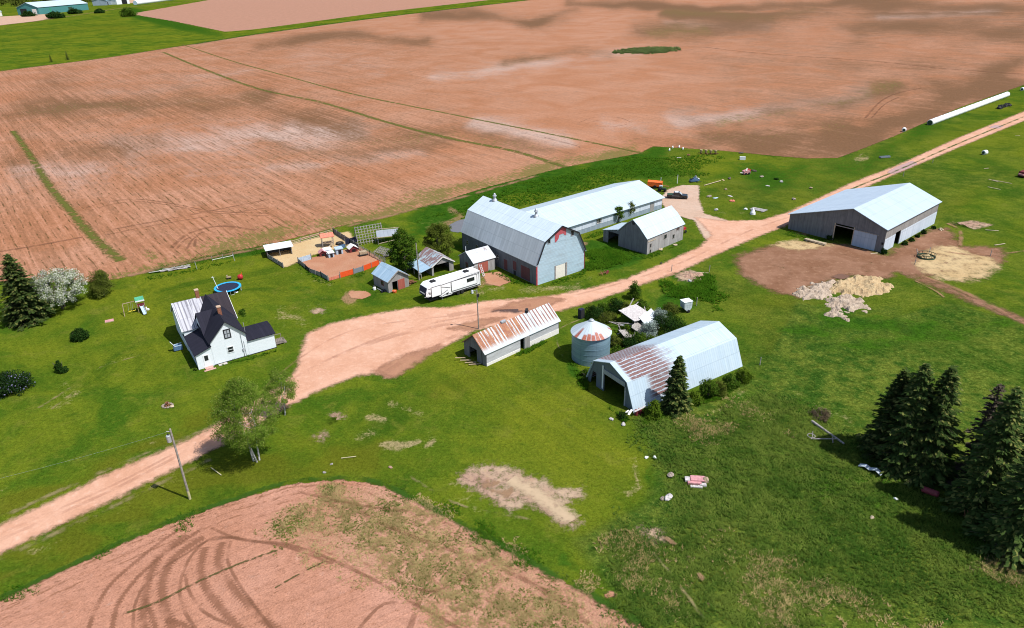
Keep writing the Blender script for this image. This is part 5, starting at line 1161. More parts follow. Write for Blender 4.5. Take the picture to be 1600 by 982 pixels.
# broadleaved trees
x, y = G(402, 722); h = height_for(x, y, 590)
broadleaf('thin leaved birch with pale multiple trunks beside the drive', x, y, h-.4, 4.5, 51, 'leaf_birch', 'birch', 3, .22, 190, 150, .088, 1.0, name='birch_tree', lean=(-.5, .4), cat='birch tree', limbs=10, shape=.55, slim=.6)
x, y = G(438, 655); broadleaf('sparse bare branched young birch behind the leafy one', x+.4, y+1.0, 8.0, 2.6, 56, 'leaf_birch', 'birch', 2, .2, 60, 100, .085, .8, name='birch_tree', cat='birch tree', limbs=9, slim=.6)
x, y = G(97, 482); h = height_for(x, y, 420)
broadleaf('spreading fruit tree covered in white blossom', x, y, h, 5.6, 52, 'blossom', 'bark', 3, .08, 170, 100, .12, .8, name='blossom_tree', squash=.9)
x, y = G(633, 428); h = height_for(x, y, 357)
broadleaf('dense green tree standing behind the garden shed', x, y, h, 3.2, 53, 'leaf_green', 'bark', 2, .08, 150, 80, .15, .75, squash=.98)
x, y = G(690, 402); h = height_for(x, y, 345)
broadleaf('loose olive willow behind the open fronted shed', x, y, h, 3.6, 54, 'leaf_willow', 'bark', 3, .04, 150, 80, .13, .7, name='willow_tree', cat='willow')
x, y = G(966, 348); broadleaf('leafy young tree against the long barn wall', x, y, 4.6, 1.5, 57, 'leaf_green', 'bark', 1, .2, 26, 60, .14, .55, limbs=4)
x, y = G(985, 341); broadleaf('thin pale sapling beside the long barn window', x, y, 4.8, 1.3, 58, 'leaf_olive', 'bark', 1, .3, 16, 50, .12, .5, limbs=5)
# bushes
x, y = G(163, 462); h = height_for(x, y, 417); bush('round olive bush by the ploughed field corner', x, y, h, 2.7, 61, 'leaf_olive', 110, 90, .12)
x, y = G(126, 530); bush('clipped round dark shrub on the lawn', x, y, 2.2, 1.75, 62, 'leaf_dark', 90, 80, .11)
x, y = G(95, 582); bush('small cone shaped shrub on the lawn', x, y, 2.6, 1.25, 63, 'leaf_dark', 30, 90, .11, cone=True, clump=.45)
x, y = G(20, 610); bush('large dark lilac bush with a few mauve flowers', x, y, 3.6, 3.9, 64, 'lilac', 80, 90, .13, clump=1.0)
x, y = G(1020, 652); bush('rounded light green bush at the machine shed corner', x, y, 3.1, 1.6, 65, 'leaf_bright', 45, 90, .12)
x, y = G(992, 470); bush('tall green bush by the drive at the collapsed shed', x, y+1, 4.2, 1.5, 66, 'leaf_green', 40, 90, .12, clump=.7)
for i, (px, py, hh, rr, lf, lb) in enumerate(((962, 487, 2.4, 1.9, 'leaf_dark', 'dark bush between the drive and the grain bin'), (930, 496, 1.9, 1.9, 'leaf_dark', 'low dark bush directly behind the grain bin roof'), (950, 502, 1.5, 1.5, 'leaf_olive', 'olive bush to the right of the grain bin roof'), (975, 488, 2.0, 1.3, 'leaf_olive', 'yellowish bush left of the pale fallen roof'), (1040, 522, 3.6, 2.6, 'leaf_dark', 'dark spreading bush between the ruin and machine shed'), (1012, 530, 3.4, 1.7, 'leaf_grey', 'grey green feathery bush on the fallen roof sheets'), (1058, 512, 1.9, 1.7, 'leaf_green', 'green bush behind the machine shed roof'), (1030, 505, 2.6, 1.5, 'leaf_grey', 'pale grey leaved shrub at the ruin right side'), (1048, 488, 1.4, 1.5, 'leaf_olive', 'low yellow green shrub behind the ruin'), (985, 546, 2.4, 1.9, 'leaf_dark', 'dark weeds below the fallen roof edge'), (965, 558, 1.5, 1.3, 'leaf_green', 'green weeds between the bin and machine shed'), (1000, 540, 2.2, 1.6, 'leaf_green', 'leafy green bush before the fallen roof sheets'), (1022, 545, 2.4, 1.5, 'leaf_bright', 'bright sapling bush touching the machine shed roof'), (980, 524, 1.8, 1.3, 'leaf_bright', 'bright weeds growing through the ruin left side'), (945, 488, 1.6, 1.4, 'leaf_green', 'green bush along the drive behind the bin'), (1002, 484, 2.0, 1.2, 'leaf_green', 'bush hugging the back of the fallen pale roof'), (960, 540, 1.7, 1.2, 'leaf_olive', 'olive weeds at the right foot of the grain bin'))):
    x, y = G(px, py); bush(lb, x, y, hh*1.2, rr*1.3, 70+i, lf, 44, 85, .11, group='bushes round the collapsed shed')
for i, (px, py, hh, rr, lf, lb) in enumerate(((1084, 632, 1.7, 1.1, 'leaf_bright', 'bright weedy shrub right of the spruce at the machine shed'), (1106, 622, 3.0, 1.2, 'leaf_green', 'tallest feathery shrub at the machine shed side'), (1122, 617, 1.9, 1.1, 'leaf_olive', 'reddish olive shrub midway along the machine shed side'), (1140, 608, 2.2, 1.1, 'leaf_green', 'green shrub near the machine shed far corner'), (1160, 598, 2.2, 1.1, 'leaf_bright', 'pale green shrub at the machine shed far corner'))):
    x, y = G(px, py); bush(lb, x, y, hh*1.25, rr*1.45, 90+i, lf, 44, 85, .115, group='shrubs along the machine shed')
for i, (px, py, hh, rr, lb) in enumerate(((1381, 397, 1.5, .9, 'weedy shrub at the cattle shed front corner'), (1413, 383, 1.1, .8, 'weedy shrub right of the cattle shed side doorway'), (1424, 377, 1.0, .8, 'weedy shrub halfway along the cattle shed pale wall'), (1434, 371, 1.0, .8, 'low weeds under the cattle shed pale wall'), (1443, 366, 1.3, .8, 'dark weeds near the cattle shed rear corner'), (1458, 358, 1.1, .6, 'last clump of weeds at the cattle shed rear corner'), (1296, 374, 1.4, 1.1, 'dark shrub at the cattle shed end wall'), (1262, 362, 1.3, 1.3, 'dark shrub left of the planks at the cattle shed end'))):
    x, y = G(px, py); bush(lb, x, y, hh, rr, 100+i, 'leaf_dark', 16, 70, .11, group='weeds along the cattle shed')
x, y = G(915, 590); bush('nettle clump at the machine shed doorway left side', x, y, 1.6, 1.3, 110, 'leaf_green', 24, 80, .1); x, y = G(930, 580); bush('leafy sapling growing before the grain bin', x, y, 2.6, .7, 111, 'leaf_green', 16, 60, .11)
x, y = G(985, 652); bush('low weeds at the machine shed near corner', x-1.2, y, 1.0, 1.1, 112, 'leaf_dark', 18, 70, .1)
x, y = G(379, 490); bush('row of dark perennials in a bed behind the farmhouse', x, y, .7, .55, 113, 'leaf_green', 26, 60, .09, clump=.4, stems=False, ry=2.3, rot=25)
x, y = G(1283, 652); bush('brown bare brush in the rough pasture', x, y, 1.2, 1.9, 115, 'twig_brown', 30, 60, .09, clump=.6); x, y = G(308, 576); bush('small plant at the farmhouse porch corner', x, y-.5, .5, .6, 116, 'leaf_green', 8, 50, .08, stems=False)
x, y = G(1012, 80); bush('flat dark green scrub island in the middle of the ploughed field', x, y, .8, 36, 117, 'leaf_scrub', 420, 45, .6, clump=1.2, ry=24, rot=25, cat='scrub', name='scrub', stems=False)
x, y = G(1440, -2); bush('dark scrub at the top edge of the ploughed field', x, y, 9, 46, 118, 'leaf_dark', 220, 70, 1.2, clump=7, ry=50, cat='scrub', name='scrub', stems=False)
x, y = G(201, 26); bush('bush at the corner of the far green field', x, y, 14, 13, 119, 'leaf_green', 50, 70, .9, cat='bush', stems=False)
for px, py, hh, rr, lb in ((86, 29, 10, 16, 'dark bush before the far green barn'), (156, 21, 7, 10, 'small bush on the far lane'), (117, 22, 8, 13, 'low bush at the far green barn corner'), (45, 26, 8, 12, 'bush left of the far green barn')):
    x, y = G(px, py); bush(lb, x, y, hh, rr, px, 'leaf_dark', 40, 70, 1.0, cat='bush', stems=False, group='bushes round the far farm')
# far wooded edge at the top left corner
mbs = np.random.RandomState(7); pts = []
for _ in range(420):
    px = mbs.uniform(-60, 330); py = mbs.uniform(-14, 12 if px < 55 else 6 if px < 150 else -4); x, y = G(px, py); pts.append((x, y, mbs.uniform(2, 9)))
o = thing('far_scrubland', None, None, 0, 0); bpy.data.objects.remove(o)
pts = np.array(pts); Cn, A_, B_ = blob_cards(mbs, pts, np.full(len(pts), 9.0), 40, 2.4)
hold = cards('far_woodland', 'leaf_olive', Cn, A_, B_, None); tag(hold, kind='stuff')

# ------------------------------------------------------------------ grasses
TR = [([(985, 650), (1020, 745), (1000, 800), (890, 850), (1020, 1000), (1640, 1000), (1640, 840), (1560, 800), (1330, 690), (1190, 600), (1060, 655)], 30000, None)]
tuft_object('rough_grass', 'blade_rough', TR, 1, .15, .42, .06)
tuft_object('lush_grass', 'blade_lush', [([(640, 350), (720, 315), (880, 268), (1000, 245), (1130, 245), (1100, 275), (1000, 280), (800, 330), (700, 340)], 5000, None), ([(915, 385), (950, 385), (1010, 402), (990, 408), (930, 420), (908, 425)], 2000, None), ([(1030, 445), (1120, 425), (1130, 470), (1090, 490), (1060, 480)], 2000, None)], 3, .3, .6, .10)
tuft_object('dead_grass', 'blade_dry', [([(1090, 830), (1300, 880), (1560, 990), (1180, 990)], 1500, .3), ([(1000, 830), (1060, 860), (1120, 960), (1060, 990), (930, 850)], 800, .4), ([(1020, 650), (1180, 610), (1240, 680), (1080, 700)], 900, .4), ([(1530, 860), (1620, 850), (1620, 920), (1540, 900)], 600, None)], 4, .15, .35, .05)
HL = [(430, 805), (520, 754), (600, 764), (750, 842), (890, 918), (990, 980), (1060, 1040), (800, 1040), (720, 988), (650, 948), (580, 908), (500, 870), (440, 852)]
tuft_object('straw_stubble', 'blade_dry', [(HL, 15000, 1.1)], 5, .10, .26, .055); tuft_object('sprouting_weeds', 'blade_weed', [(HL, 5500, .6), ([(395, 830), (440, 800), (520, 770), (560, 800), (540, 850), (470, 862)], 500, .7)], 6, .05, .17, .055, 8)
tuft_object('verge_grass', 'blade_lush', [([(0, 934), (130, 872), (250, 819), (360, 779), (450, 752), (530, 744), (590, 751), (650, 779), (740, 826), (830, 876), (900, 908), (890, 918), (830, 886), (740, 836), (650, 789), (590, 760), (530, 753), (450, 761), (360, 788), (250, 828), (130, 881), (0, 942)], 1200, .5), ([(225, 427), (330, 406), (430, 387), (430, 380), (330, 400), (230, 421)], 900, None)], 7, .12, .34, .05)

tuft_object('wall_weeds', 'blade_lush', [([(735, 412), (835, 447), (838, 453), (735, 420)], 315, None), ([(840, 449), (912, 425), (915, 429), (842, 455)], 189, None), ([(758, 576), (873, 523), (877, 527), (760, 582)], 225, None), ([(940, 381), (1010, 400), (1066, 377), (1071, 381), (1010, 408), (938, 388)], 405, None), ([(312, 579), (432, 547), (435, 550), (313, 584)], 117, None), ([(905, 374), (960, 353), (963, 357), (908, 380)], 189, None), ([(1230, 362), (1290, 374), (1290, 380), (1228, 368)], 189, None), ([(890, 562), (925, 577), (957, 567), (960, 573), (925, 586), (888, 570)], 225, None), ([(915, 560), (905, 575), (925, 612), (970, 645), (985, 655), (975, 660), (915, 620), (897, 580)], 405, None), ([(1000, 655), (1080, 632), (1165, 596), (1172, 602), (1090, 645), (1005, 668)], 585, None), ([(470, 412), (513, 441), (570, 426), (570, 431), (513, 447), (465, 417)], 189, None), ([(232, 432), (300, 421), (365, 406), (365, 411), (300, 427), (232, 438)], 189, None)], 8, .15, .45, .06, 5, .3)
# ------------------------------------------------------------------ utility poles
def pole(px, py, h, label, lean=(0, 0), r=.14, base=None):
    x, y = G(px, py); o = thing('utility_pole', label, 'utility pole', x, y, group=None)
    mb = MB(); mb.tube((0, 0, -.5), (lean[0], lean[1], h), r, r*.7, 10); mb.build('post', M['pole_wood'], o); 
    if base: mb = MB(); mb.tube((lean[0]*.0, 0, -.1), (lean[0]*.12, lean[1]*.12, h*.12), r*1.04, r*1.0, 10); mb.build('post_foot', M['pole_fresh'], o)
    return o, x, y
o, x, y = pole(297, 780, 10.8, 'wooden utility pole with a transformer can beside the drive', base=True, r=.16)
mb = MB(); mb.lathe((-.42, -.1, 9.0), [(.27, 0), (.27, .85), (.2, .95), (0, .97)], 14); tr = mb.build('transformer', M['steel'], o)
mb = MB(); mb.tube((-.42, -.1, 9.95), (-.42, -.1, 10.2), .05); mb.tube((-.3, -.1, 9.9), (-.3, -.1, 10.1), .04); mb.build('bushing', M['dark'], tr)
mb = MB(); mb.bar((0, 0, 10.4), (-.5, -.1, 10.5), .08); mb.bar((-.1, 0, 9.5), (-.3, -.1, 9.4), .08); mb.build('bracket', M['steel'], o)
def wire(p, q, sag, label, r=.006):
    mb = MB(); pts = [tuple(np.array(p)*(1-t_)+np.array(q)*t_-np.array([0, 0, 4*sag*t_*(1-t_)])) for t_ in np.linspace(0, 1, 13)]; mb.path(pts, r, 4)
    return tag(mb.build('overhead_wire', M['trim_grey'], recalc=False), label, 'wire')
wx, wy = G(60, 900); wire((x-.3, y, 10.4), (-78, 56, 10.2), .9, 'thin wire running left from the transformer pole')
o, x2, y2 = pole(748, 515, 8.1, 'wooden pole with yard lamp on the drive by the rusty shed', r=.13)
mb = MB(); mb.bar((0, 0, 7.7), (-.7, -.1, 7.95), .06); mb.build('lamp_arm', M['steel'], o); mb = MB(); mb.lathe((-.85, -.12, 7.7), [(.22, 0), (.2, .15), (.08, .32), (0, .34)], 12); mb.build('lamp_head', M['steel'], o); mb = MB(); mb.box(.1, -.25, 6.6, .4, .05, 7.2); mb.build('meter_box', M['dark'], o)
o, x3, y3 = pole(655, 438, 8.4, 'bare wooden pole standing behind the white trailer', r=.15); mb = MB(); mb.box(.12, -.2, 1.2, .4, .1, 1.8); mb.build('meter_box', M['trim_grey'], o)
x, y = G(344, 458); o = thing('clothesline_pole', 'thin white leaning pole beside the trampoline', 'pole', x, y); mb = MB(); mb.tube((0, 0, -.2), (-1.0, .3, 3.6), .07, .05, 8); mb.build('post', M['white'], o); mb = MB(); mb.bar((-1.2, .1, 3.4), (-.7, .5, 3.4), .05); mb.build('cross_piece', M['white'], o)
for i, (px, py, h, lb) in enumerate(((1088, 478, 1.7, 'thin pale fence post in the grass behind the machine shed'), (1049, 425, 1.6, 'dark fence post at the drive edge by the dirt heap'), (1108, 425, 1.5, 'pale fence post right of the dirt heap'), (1429, 414, 1.5, 'weathered wooden post left of the straw by the feeder'), (1547, 401, 1.6, 'weathered post at the right side of the straw'), (1457, 255, 1.3, 'dark fence post along the track to the fields'), (1411, 276, 1.4, 'pale fence post along the track to the fields'), (1032, 288, 2.0, 'white post behind the orange implement'), (1058, 287, 2.6, 'white post at the gravel yard back edge'), (1187, 571, 1.5, 'pale stake in the pasture right of the machine shed'))):
    x, y = G(px, py); o = thing('fence_post', lb, 'post', x, y, group='lone posts about the farm'); mb = MB(); mb.tube((0, 0, -.2), (.05, .03, h), .09, .075, 7); mb.build('post', M['white' if 'white' in lb else 'weathered'], o)

# ------------------------------------------------------------------ fifth wheel trailer
tr = thing('travel_trailer', 'white fifth wheel travel trailer parked on the lawn by the drive', 'trailer', -16.76, 126.81, 36.3)
L, W, H = 12.9, 2.6, 3.95
prof = [(.0, 1.75), (.05, 2.6), (.35, 3.45), (1.0, H), (L-.1, H), (L, H-.15), (L, .75), (3.6, .75), (3.15, .95), (2.9, 1.6), (.6, 1.6)]
mb = MB(); mb.prism(prof, 0, W, lambda p, t_: (p[0], t_, p[1])); mb.build('body', M['plastic'], tr, bevel=.05)
mb = MB(); mb.bar((-.03, W/2, 1.8), (.01, W/2, 2.62), W-.24, .1); mb.bar((.01, W/2, 2.6), (.33, W/2, 3.5), W-.24, .1); mb.build('front_cap', M['navy'], tr)
mb = MB(); mb.box(-.12, .4, 2.2, -.06, W-.4, 2.42); mb.build('front_badge', M['white'], tr)
mb = MB(); mb.box(.9, .3, .5, 2.9, 2.3, .72); mb.box(3.4, .35, .35, L-.3, W-.35, .74); mb.build('chassis', M['dark'], tr)
for a, c_, nm in (((.55, 1.0), (3.4, H-.55), 's'), ((5.2, 1.05), (12.0, H-.55), 's')):
    mb = MB(); mb.box(a[0]+.7, -.09, a[1]+.35, c_[0], .02, c_[1]); so = mb.build('slide_out', M['plastic'], tr)
    mb = MB(); x0, x1, z0, z1 = a[0]+.66, c_[0]+.04, a[1]+.31, c_[1]+.04
    for p, q in (((x0, z0), (x1, z0)), ((x1, z0), (x1, z1)), ((x1, z1), (x0, z1)), ((x0, z1), (x0, z0))): mb.bar((p[0], -.1, p[1]), (q[0], -.1, q[1]), .05, .07)
    mb.build('slide_trim', M['dark'], so)
mb = MB(); mb.box(9.6, -.14, 2.25, 11.4, -.08, 3.0); mb.build('window', M['pane'], tr); mb = MB(); mb.box(.75, -.03, 2.0, 1.0, .01, 2.5); mb.build('window', M['pane'], tr)
mb = MB()
for p, q in (((.35, 2.1), (.75, 2.75)), ((3.5, 2.95), (5.6, 2.2)), ((3.45, 1.3), (5.0, 1.9)), ((8.6, 2.1), (12.6, 3.5)), ((.5, 3.2), (12.85, 3.66)), ((4.8, .95), (12.8, .85)), ((3.3, .82), (5.2, 1.35))): mb.bar((p[0], -.02, p[1]), (q[0], -.02, q[1]), .04, .07)
mb.box(4.6, -.03, .9, 5.1, .01, 1.25); mb.box(12.55, -.03, .8, 12.62, .01, H-.2); mb.build('side_stripe', M['dark'], tr)
mb = MB(); mb.box(6.0, -.02, .72, L-.02, .02, 1.0); mb.build('skirt', M['black'], tr)
for x in (1.9, 9.8):
    mb = MB(); mb.box(x, .85, H-.02, x+1.1, 1.75, H+.3); mb.build('roof_vent', M['dark'], tr, bevel=.08)
mb = MB(); mb.bar((.9, .12, H+.02), (L-.2, .12, H+.02), .08); mb.bar((.9, W-.12, H+.02), (L-.2, W-.12, H+.02), .08); mb.build('roof_rail', M['offwhite'], tr)
def wheel(c, r, w, par, tm='tyre', rm='steel', axis='y', n=18, name='wheel'):
    mb = MB(); mb.lathe((c[0], c[1]-w/2, c[2]) if axis == 'y' else (c[0]-w/2, c[1], c[2]), [(r*.55, 0), (r*.92, 0), (r, w*.2), (r, w*.8), (r*.92, w), (r*.55, w)], n, axis); o_ = mb.build(name, M[tm], par)
    mb = MB(); mb.lathe((c[0], c[1]-w*.42, c[2]) if axis == 'y' else (c[0]-w*.42, c[1], c[2]), [(r*.5, 0), (r*.56, w*.1), (r*.56, w*.75), (r*.45, w*.84)], n, axis); mb.build('rim', M[rm], o_); return o_
for x in (7.5, 8.45):
    for yy in (.12, W-.12): wheel((x, yy, .4), .4, .25, tr)
mb = MB(); mb.tube((3.9, .5, -.05), (3.9, .5, .75), .06); mb.tube((3.9, W-.5, -.05), (3.9, W-.5, .75), .06); mb.box(3.75, .35, -.05, 4.05, .65, .03); mb.build('landing_leg', M['steel'], tr)
x, y = G(738, 459); o = thing('propane_tank', 'small white tank on the grass at the trailer rear', 'gas tank', x, y); mb = MB(); mb.lathe((0, 0, 0), [(.18, 0), (.24, .08), (.24, .5), (.16, .62), (.06, .66)], 12); mb.build('tank', M['white'], o); mb = MB(); mb.ring((0, 0, .72), .12, .02, 12, 5); mb.tube((0, 0, .6), (0, 0, .75), .03); mb.build('valve_collar', M['steel'], o)

# ------------------------------------------------------------------ pickup, tractors and implements
x, y = G(1042, 311); tk = thing('pickup_truck', 'black pickup truck parked on the gravel behind the long barn', 'pickup', x, y, -14)
ky = lambda p, t_: (p[0], t_, p[1])
mb = MB(); mb.prism([(0, .55), (0, 1.12), (3.6, 1.15), (5.35, 1.05), (5.6, .85), (5.6, .5), (5.0, .42), (.4, .45)], 0, 1.95, ky); mb.build('body', M['car_black'], tk, bevel=.05)
mb = MB(); mb.prism([(1.75, 1.12), (1.85, 1.78), (3.2, 1.82), (4.05, 1.15)], .1, 1.85, ky); cab = mb.build('cab', M['car_black'], tk, bevel=.04)
mb = MB(); mb.prism([(3.3, 1.76), (4.02, 1.2), (4.08, 1.22), (3.36, 1.78)], .22, 1.73, ky); mb.build('windscreen', M['pane_pale'], cab); mb = MB(); mb.box(2.0, .07, 1.2, 3.3, .1, 1.68); mb.box(2.0, 1.85, 1.2, 3.3, 1.88, 1.68); mb.build('side_window', M['pane'], cab)
mb = MB(); mb.box(.12, .15, 1.13, 1.65, 1.8, 1.17); mb.build('bed_floor', M['dkgreen'], tk); mb = MB(); mb.box(2.0, .3, 1.83, 3.0, 1.6, 1.9); mb.build('roof_panel', M['plastic'], cab)
for xx in (1.0, 4.5):
    for yy in (.1, 1.85): wheel((xx, yy, .38), .38, .24, tk)
mb = MB(); mb.box(5.58, .1, .62, 5.66, .5, .82); mb.build('headlight', M['plastic'], tk); mb = MB(); mb.box(5.58, 1.45, .62, 5.66, 1.85, .82); mb.build('headlight', M['plastic'], tk); mb = MB(); mb.box(5.56, 0, .4, 5.75, 1.95, .56); mb.build('bumper', M['steel'], tk); mb = MB(); mb.box(-.1, .05, .45, .02, 1.9, .6); mb.build('bumper', M['steel'], tk); mb = MB(); mb.box(1.4, -.02, .9, 3.4, .02, .98); mb.build('side_strip', M['steel'], tk)
x, y = G(1028, 300); o = thing('garden_tractor', 'old dark green tractor with pale hood beside the pickup', 'tractor', x, y, -20)
mb = MB(); mb.box(0, .3, .5, 2.2, 1.1, 1.05); mb.build('hood', M['dkgreen'], o, bevel=.06); mb = MB(); mb.box(.2, .35, 1.3, 1.1, 1.05, 1.75); mb.build('canopy', M['tin'], o, bevel=.03); mb = MB()
for a_ in (.25, 1.05):
    for b_ in (.4, 1.0): mb.bar((a_, b_, 1.0), (a_, b_, 1.32), .05)
mb.build('canopy_post', M['dark'], o)
for xx, r_ in ((.4, .55), (1.9, .35)):
    for yy in (.1, 1.3): wheel((xx, yy, r_), r_, .25, o)
x, y = G(1008, 296); o = thing('orange_implement', 'bright orange farm spreader partly hidden behind the long barn', 'farm implement', x+.8, y+1.0, -15)
mb = MB(); mb.prism([(0, .9), (0, 1.9), (4.2, 1.7), (4.2, .8), (3.0, .6), (1.0, .6)], 0, 2.3, ky); mb.build('hopper', M['orange'], o, bevel=.04); mb = MB(); mb.box(.15, .15, 1.6, 4.0, 2.15, 1.78); mb.build('hopper_cover', M['orange'], o)
for yy in (-.15, 2.45): wheel((2.2, yy, .5), .5, .3, o)
mb = MB(); mb.bar((4.2, 1.1, .7), (6.2, 1.1, .5), .12); mb.build('drawbar', M['salmon'], o)
x, y = G(1016, 302); o = thing('red_implement', 'small red and pale implement between orange spreader and barn', 'farm implement', x+.6, y-.6, 20); mb = MB(); mb.box(0, 0, .3, 1.0, .6, .7); mb.build('frame', M['red'], o); mb = MB(); mb.bar((0, .3, .5), (-.6, 1.6, 1.1), .1); mb.build('boom', M['white'], o); wheel((.3, -.1, .28), .28, .16, o)
x, y = G(1080, 286); o = thing('snowmobile', 'blue and white snowmobile under a dark cover at the yard edge', 'snowmobile', x, y, 15)
mb = MB(); mb.prism([(0, .35), (.1, .8), (1.0, .95), (1.5, 1.35), (2.1, 1.2), (2.7, .75), (2.7, .35)], 0, 1.2, ky); mb.build('body', M['tankblue'], o, bevel=.06); mb = MB(); mb.prism([(1.45, 1.25), (1.7, 1.9), (1.85, 1.85), (1.9, 1.2)], .2, 1.0, ky); mb.build('windscreen', M['pane_pale'], o); mb = MB(); mb.box(.1, .25, .85, 1.1, .95, 1.1); mb.build('seat', M['black'], o, bevel=.05)
mb = MB(); mb.bar((1.6, -.3, .1), (3.2, -.3, .12), .2, .06); mb.bar((1.6, 1.5, .1), (3.2, 1.5, .12), .2, .06); mb.box(-.2, .3, 0, 1.8, .9, .35); mb.build('ski', M['dark'], o); mb = MB(); mb.box(2.2, .1, .8, 2.75, 1.1, 1.0); mb.build('nose_panel', M['plastic'], o)
x, y = G(1075, 363); o = thing('red_tractor', 'red tractor with yellow wheels behind the small gambrel barn', 'tractor', x-1.2, y+.6, 215)
mb = MB(); mb.prism([(0, .9), (.1, 1.35), (1.6, 1.5), (1.9, 1.1), (1.9, .75)], .5, 1.1, ky); mb.build('hood', M['red'], o, bevel=.05); mb = MB(); mb.box(1.8, .35, .7, 3.0, 1.25, 1.1); mb.build('chassis', M['red'], o); mb = MB(); mb.box(2.5, .5, 1.1, 3.0, 1.1, 1.3); mb.box(2.95, .5, 1.2, 3.05, 1.1, 1.7); mb.build('seat', M['maroon'], o)
for yy in (.1, 1.5):
    wheel((2.7, yy, .7), .7, .34, o, rm='yellow'); wheel((.4, yy*.7+.25, .38), .38, .2, o, rm='yellow')
mb = MB(); mb.tube((.9, .8, 1.4), (.9, .8, 2.1), .04); mb.build('exhaust', M['dark'], o); mb = MB(); mb.ring((2.1, .8, 1.6), .2, .025, 14, 5); mb.tube((1.8, .8, 1.3), (2.1, .8, 1.6), .025); mb.build('steering_wheel', M['black'], o); mb = MB(); mb.prism([(2.1, 1.1), (2.2, 1.5), (2.9, 1.55), (3.4, 1.2), (3.3, 1.1)], .0, .35, ky); mb.prism([(2.1, 1.1), (2.2, 1.5), (2.9, 1.55), (3.4, 1.2), (3.3, 1.1)], 1.3, 1.65, ky); mb.build('mudguard', M['red'], o)
x, y = G(943, 430); o = thing('rusty_machinery', 'rusty reddish rake frame sunk in the grass by the drive', 'farm implement', x, y, 30)
mb = MB(); mb.bar((-1, 0, .4), (1, .1, .5), .1); mb.bar((-.6, -.5, .2), (-.2, .8, .7), .1); mb.bar((.4, -.5, .3), (.7, .7, .6), .1)
for i in range(5): mb.ring((-.8+.4*i, .2, .45), .3, .03, 12, 4)
mb.build('frame', M['rusty'], o); wheel((1.1, .1, .4), .4, .12, o, 'dullred', 'rusty')

# ------------------------------------------------------------------ trampoline, play set, yard toys
x, y = G(357, 455); o = thing('trampoline', 'round trampoline with bright blue padded rim behind the farmhouse', 'trampoline', x, y); RT = 2.65
mb = MB(); mb.lathe((0, 0, .92), [(0, 0), (RT-.35, 0), (RT-.35, -.02), (0, -.02)], 36); mb.build('jumping_mat', M['navy'], o); mb = MB(); mb.lathe((0, 0, .95), [(RT-.42, .0), (RT-.40, .04), (RT+.04, .04), (RT+.06, -.06)], 40, cap=False); mb.build('rim_pad', M['pad_blue'], o); mb = MB(); mb.ring((0, 0, .9), RT, .03, 36, 6); mb.build('frame', M['steel'], o)
for i in range(6):
    a = 2*PI*i/6; c, s = math.cos(a), math.sin(a); c2, s2 = math.cos(a+.28), math.sin(a+.28); mb = MB(); mb.path([(RT*c, RT*s, .9), (RT*c, RT*s, .03), (RT*c2, RT*s2, .03), (RT*c2, RT*s2, .9)], .035, 6); mb.build('leg', M['steel'], o)
x, y = G(376, 437); o = thing('toy_ball', 'red inflatable toy lying behind the trampoline', 'toy', x, y); mb = MB(); mb.rock((0, 0, .6), (.65, .55, .62), 3); mb.build('cushion', M['red'], o, smooth=True); mb = MB(); mb.tube((.2, 0, 1.0), (.5, .1, 1.6), .12, .03); mb.build('valve_tip', M['orange_red'], o)
x, y = G(358, 436); o = thing('yellow_toy', 'small yellowish ride on toy beyond the trampoline', 'toy', x, y, 20); mb = MB(); mb.box(-.5, -.25, .2, .5, .25, .55); mb.build('body', M['timber'], o, bevel=.08); mb = MB(); mb.box(-.45, -.15, .55, -.15, .15, .9); mb.build('handle', M['timber'], o)
for xx in (-.3, .3):
    for yy in (-.3, .3): wheel((xx, yy, .18), .18, .1, o)
x, y = G(372, 455); o = thing('paper_scrap', 'white lid lying at the trampoline edge', 'lid', x-.2, y-.6); mb = MB(); mb.lathe((0, 0, .02), [(0, .1), (.3, .08), (.42, 0)], 14); mb.build('lid', M['white'], o)
# swing set
x, y = G(196, 492); x1, y1 = G(222, 486); dx, dy = x1-x, y1-y; o = thing('play_set', 'wooden swing set with green roofed tower and slide on the lawn', 'play set', x, y, math.degrees(math.atan2(dy, dx))); Lp = math.hypot(dx, dy)
mb = MB(); mb.bar((0, 0, 2.3), (Lp-.6, 0, 2.35), .12); mb.build('swing_beam', M['timber'], o); mb = MB(); mb.bar((.0, 0, 2.3), (-.2, -1.0, 0), .1); mb.build('leg', M['timber'], o); mb = MB(); mb.bar((.0, 0, 2.3), (-.2, 1.0, 0), .1); mb.build('leg', M['timber'], o)
for sx, mt in ((.95, 'yellow'), (1.7, 'yellow')):
    mb = MB(); mb.bar((sx, -.02, 2.25), (sx-.25, -.1, .55), .025); mb.bar((sx+.45, -.02, 2.25), (sx+.25, -.1, .55), .025); mb.build('swing_rope', M['steel'], o); mb = MB(); mb.path([(sx-.28, -.1, .6), (sx-.1, -.1, .45), (sx+.1, -.1, .45), (sx+.28, -.1, .6)], .09, 6); mb.build('swing_seat', M[mt], o)
tw = MB()
for a_ in (Lp-.6, Lp+.7):
    for b_ in (-.6, .6): tw.bar((a_, b_, 0), (a_, b_, 2.5), .1)
tw.build('tower_post', M['timber'], o); mb = MB(); mb.box(Lp-.65, -.65, 1.2, Lp+.75, .65, 1.3); mb.box(Lp-.62, -.62, 1.3, Lp+.72, -.58, 1.9); mb.build('platform', M['maroon'], o); mb = MB(); mb.prism([(-.75, 2.45), (0, 3.1), (.75, 2.45)], Lp-.75, Lp+.85, lambda p, t_: (t_, p[0], p[1])); mb.build('tower_roof', M['green'], o); mb = MB(); mb.bar((Lp-.76, -.8, 2.45), (Lp+.86, -.8, 2.45), .05, .25); mb.build('roof_valance', M['white'], o)
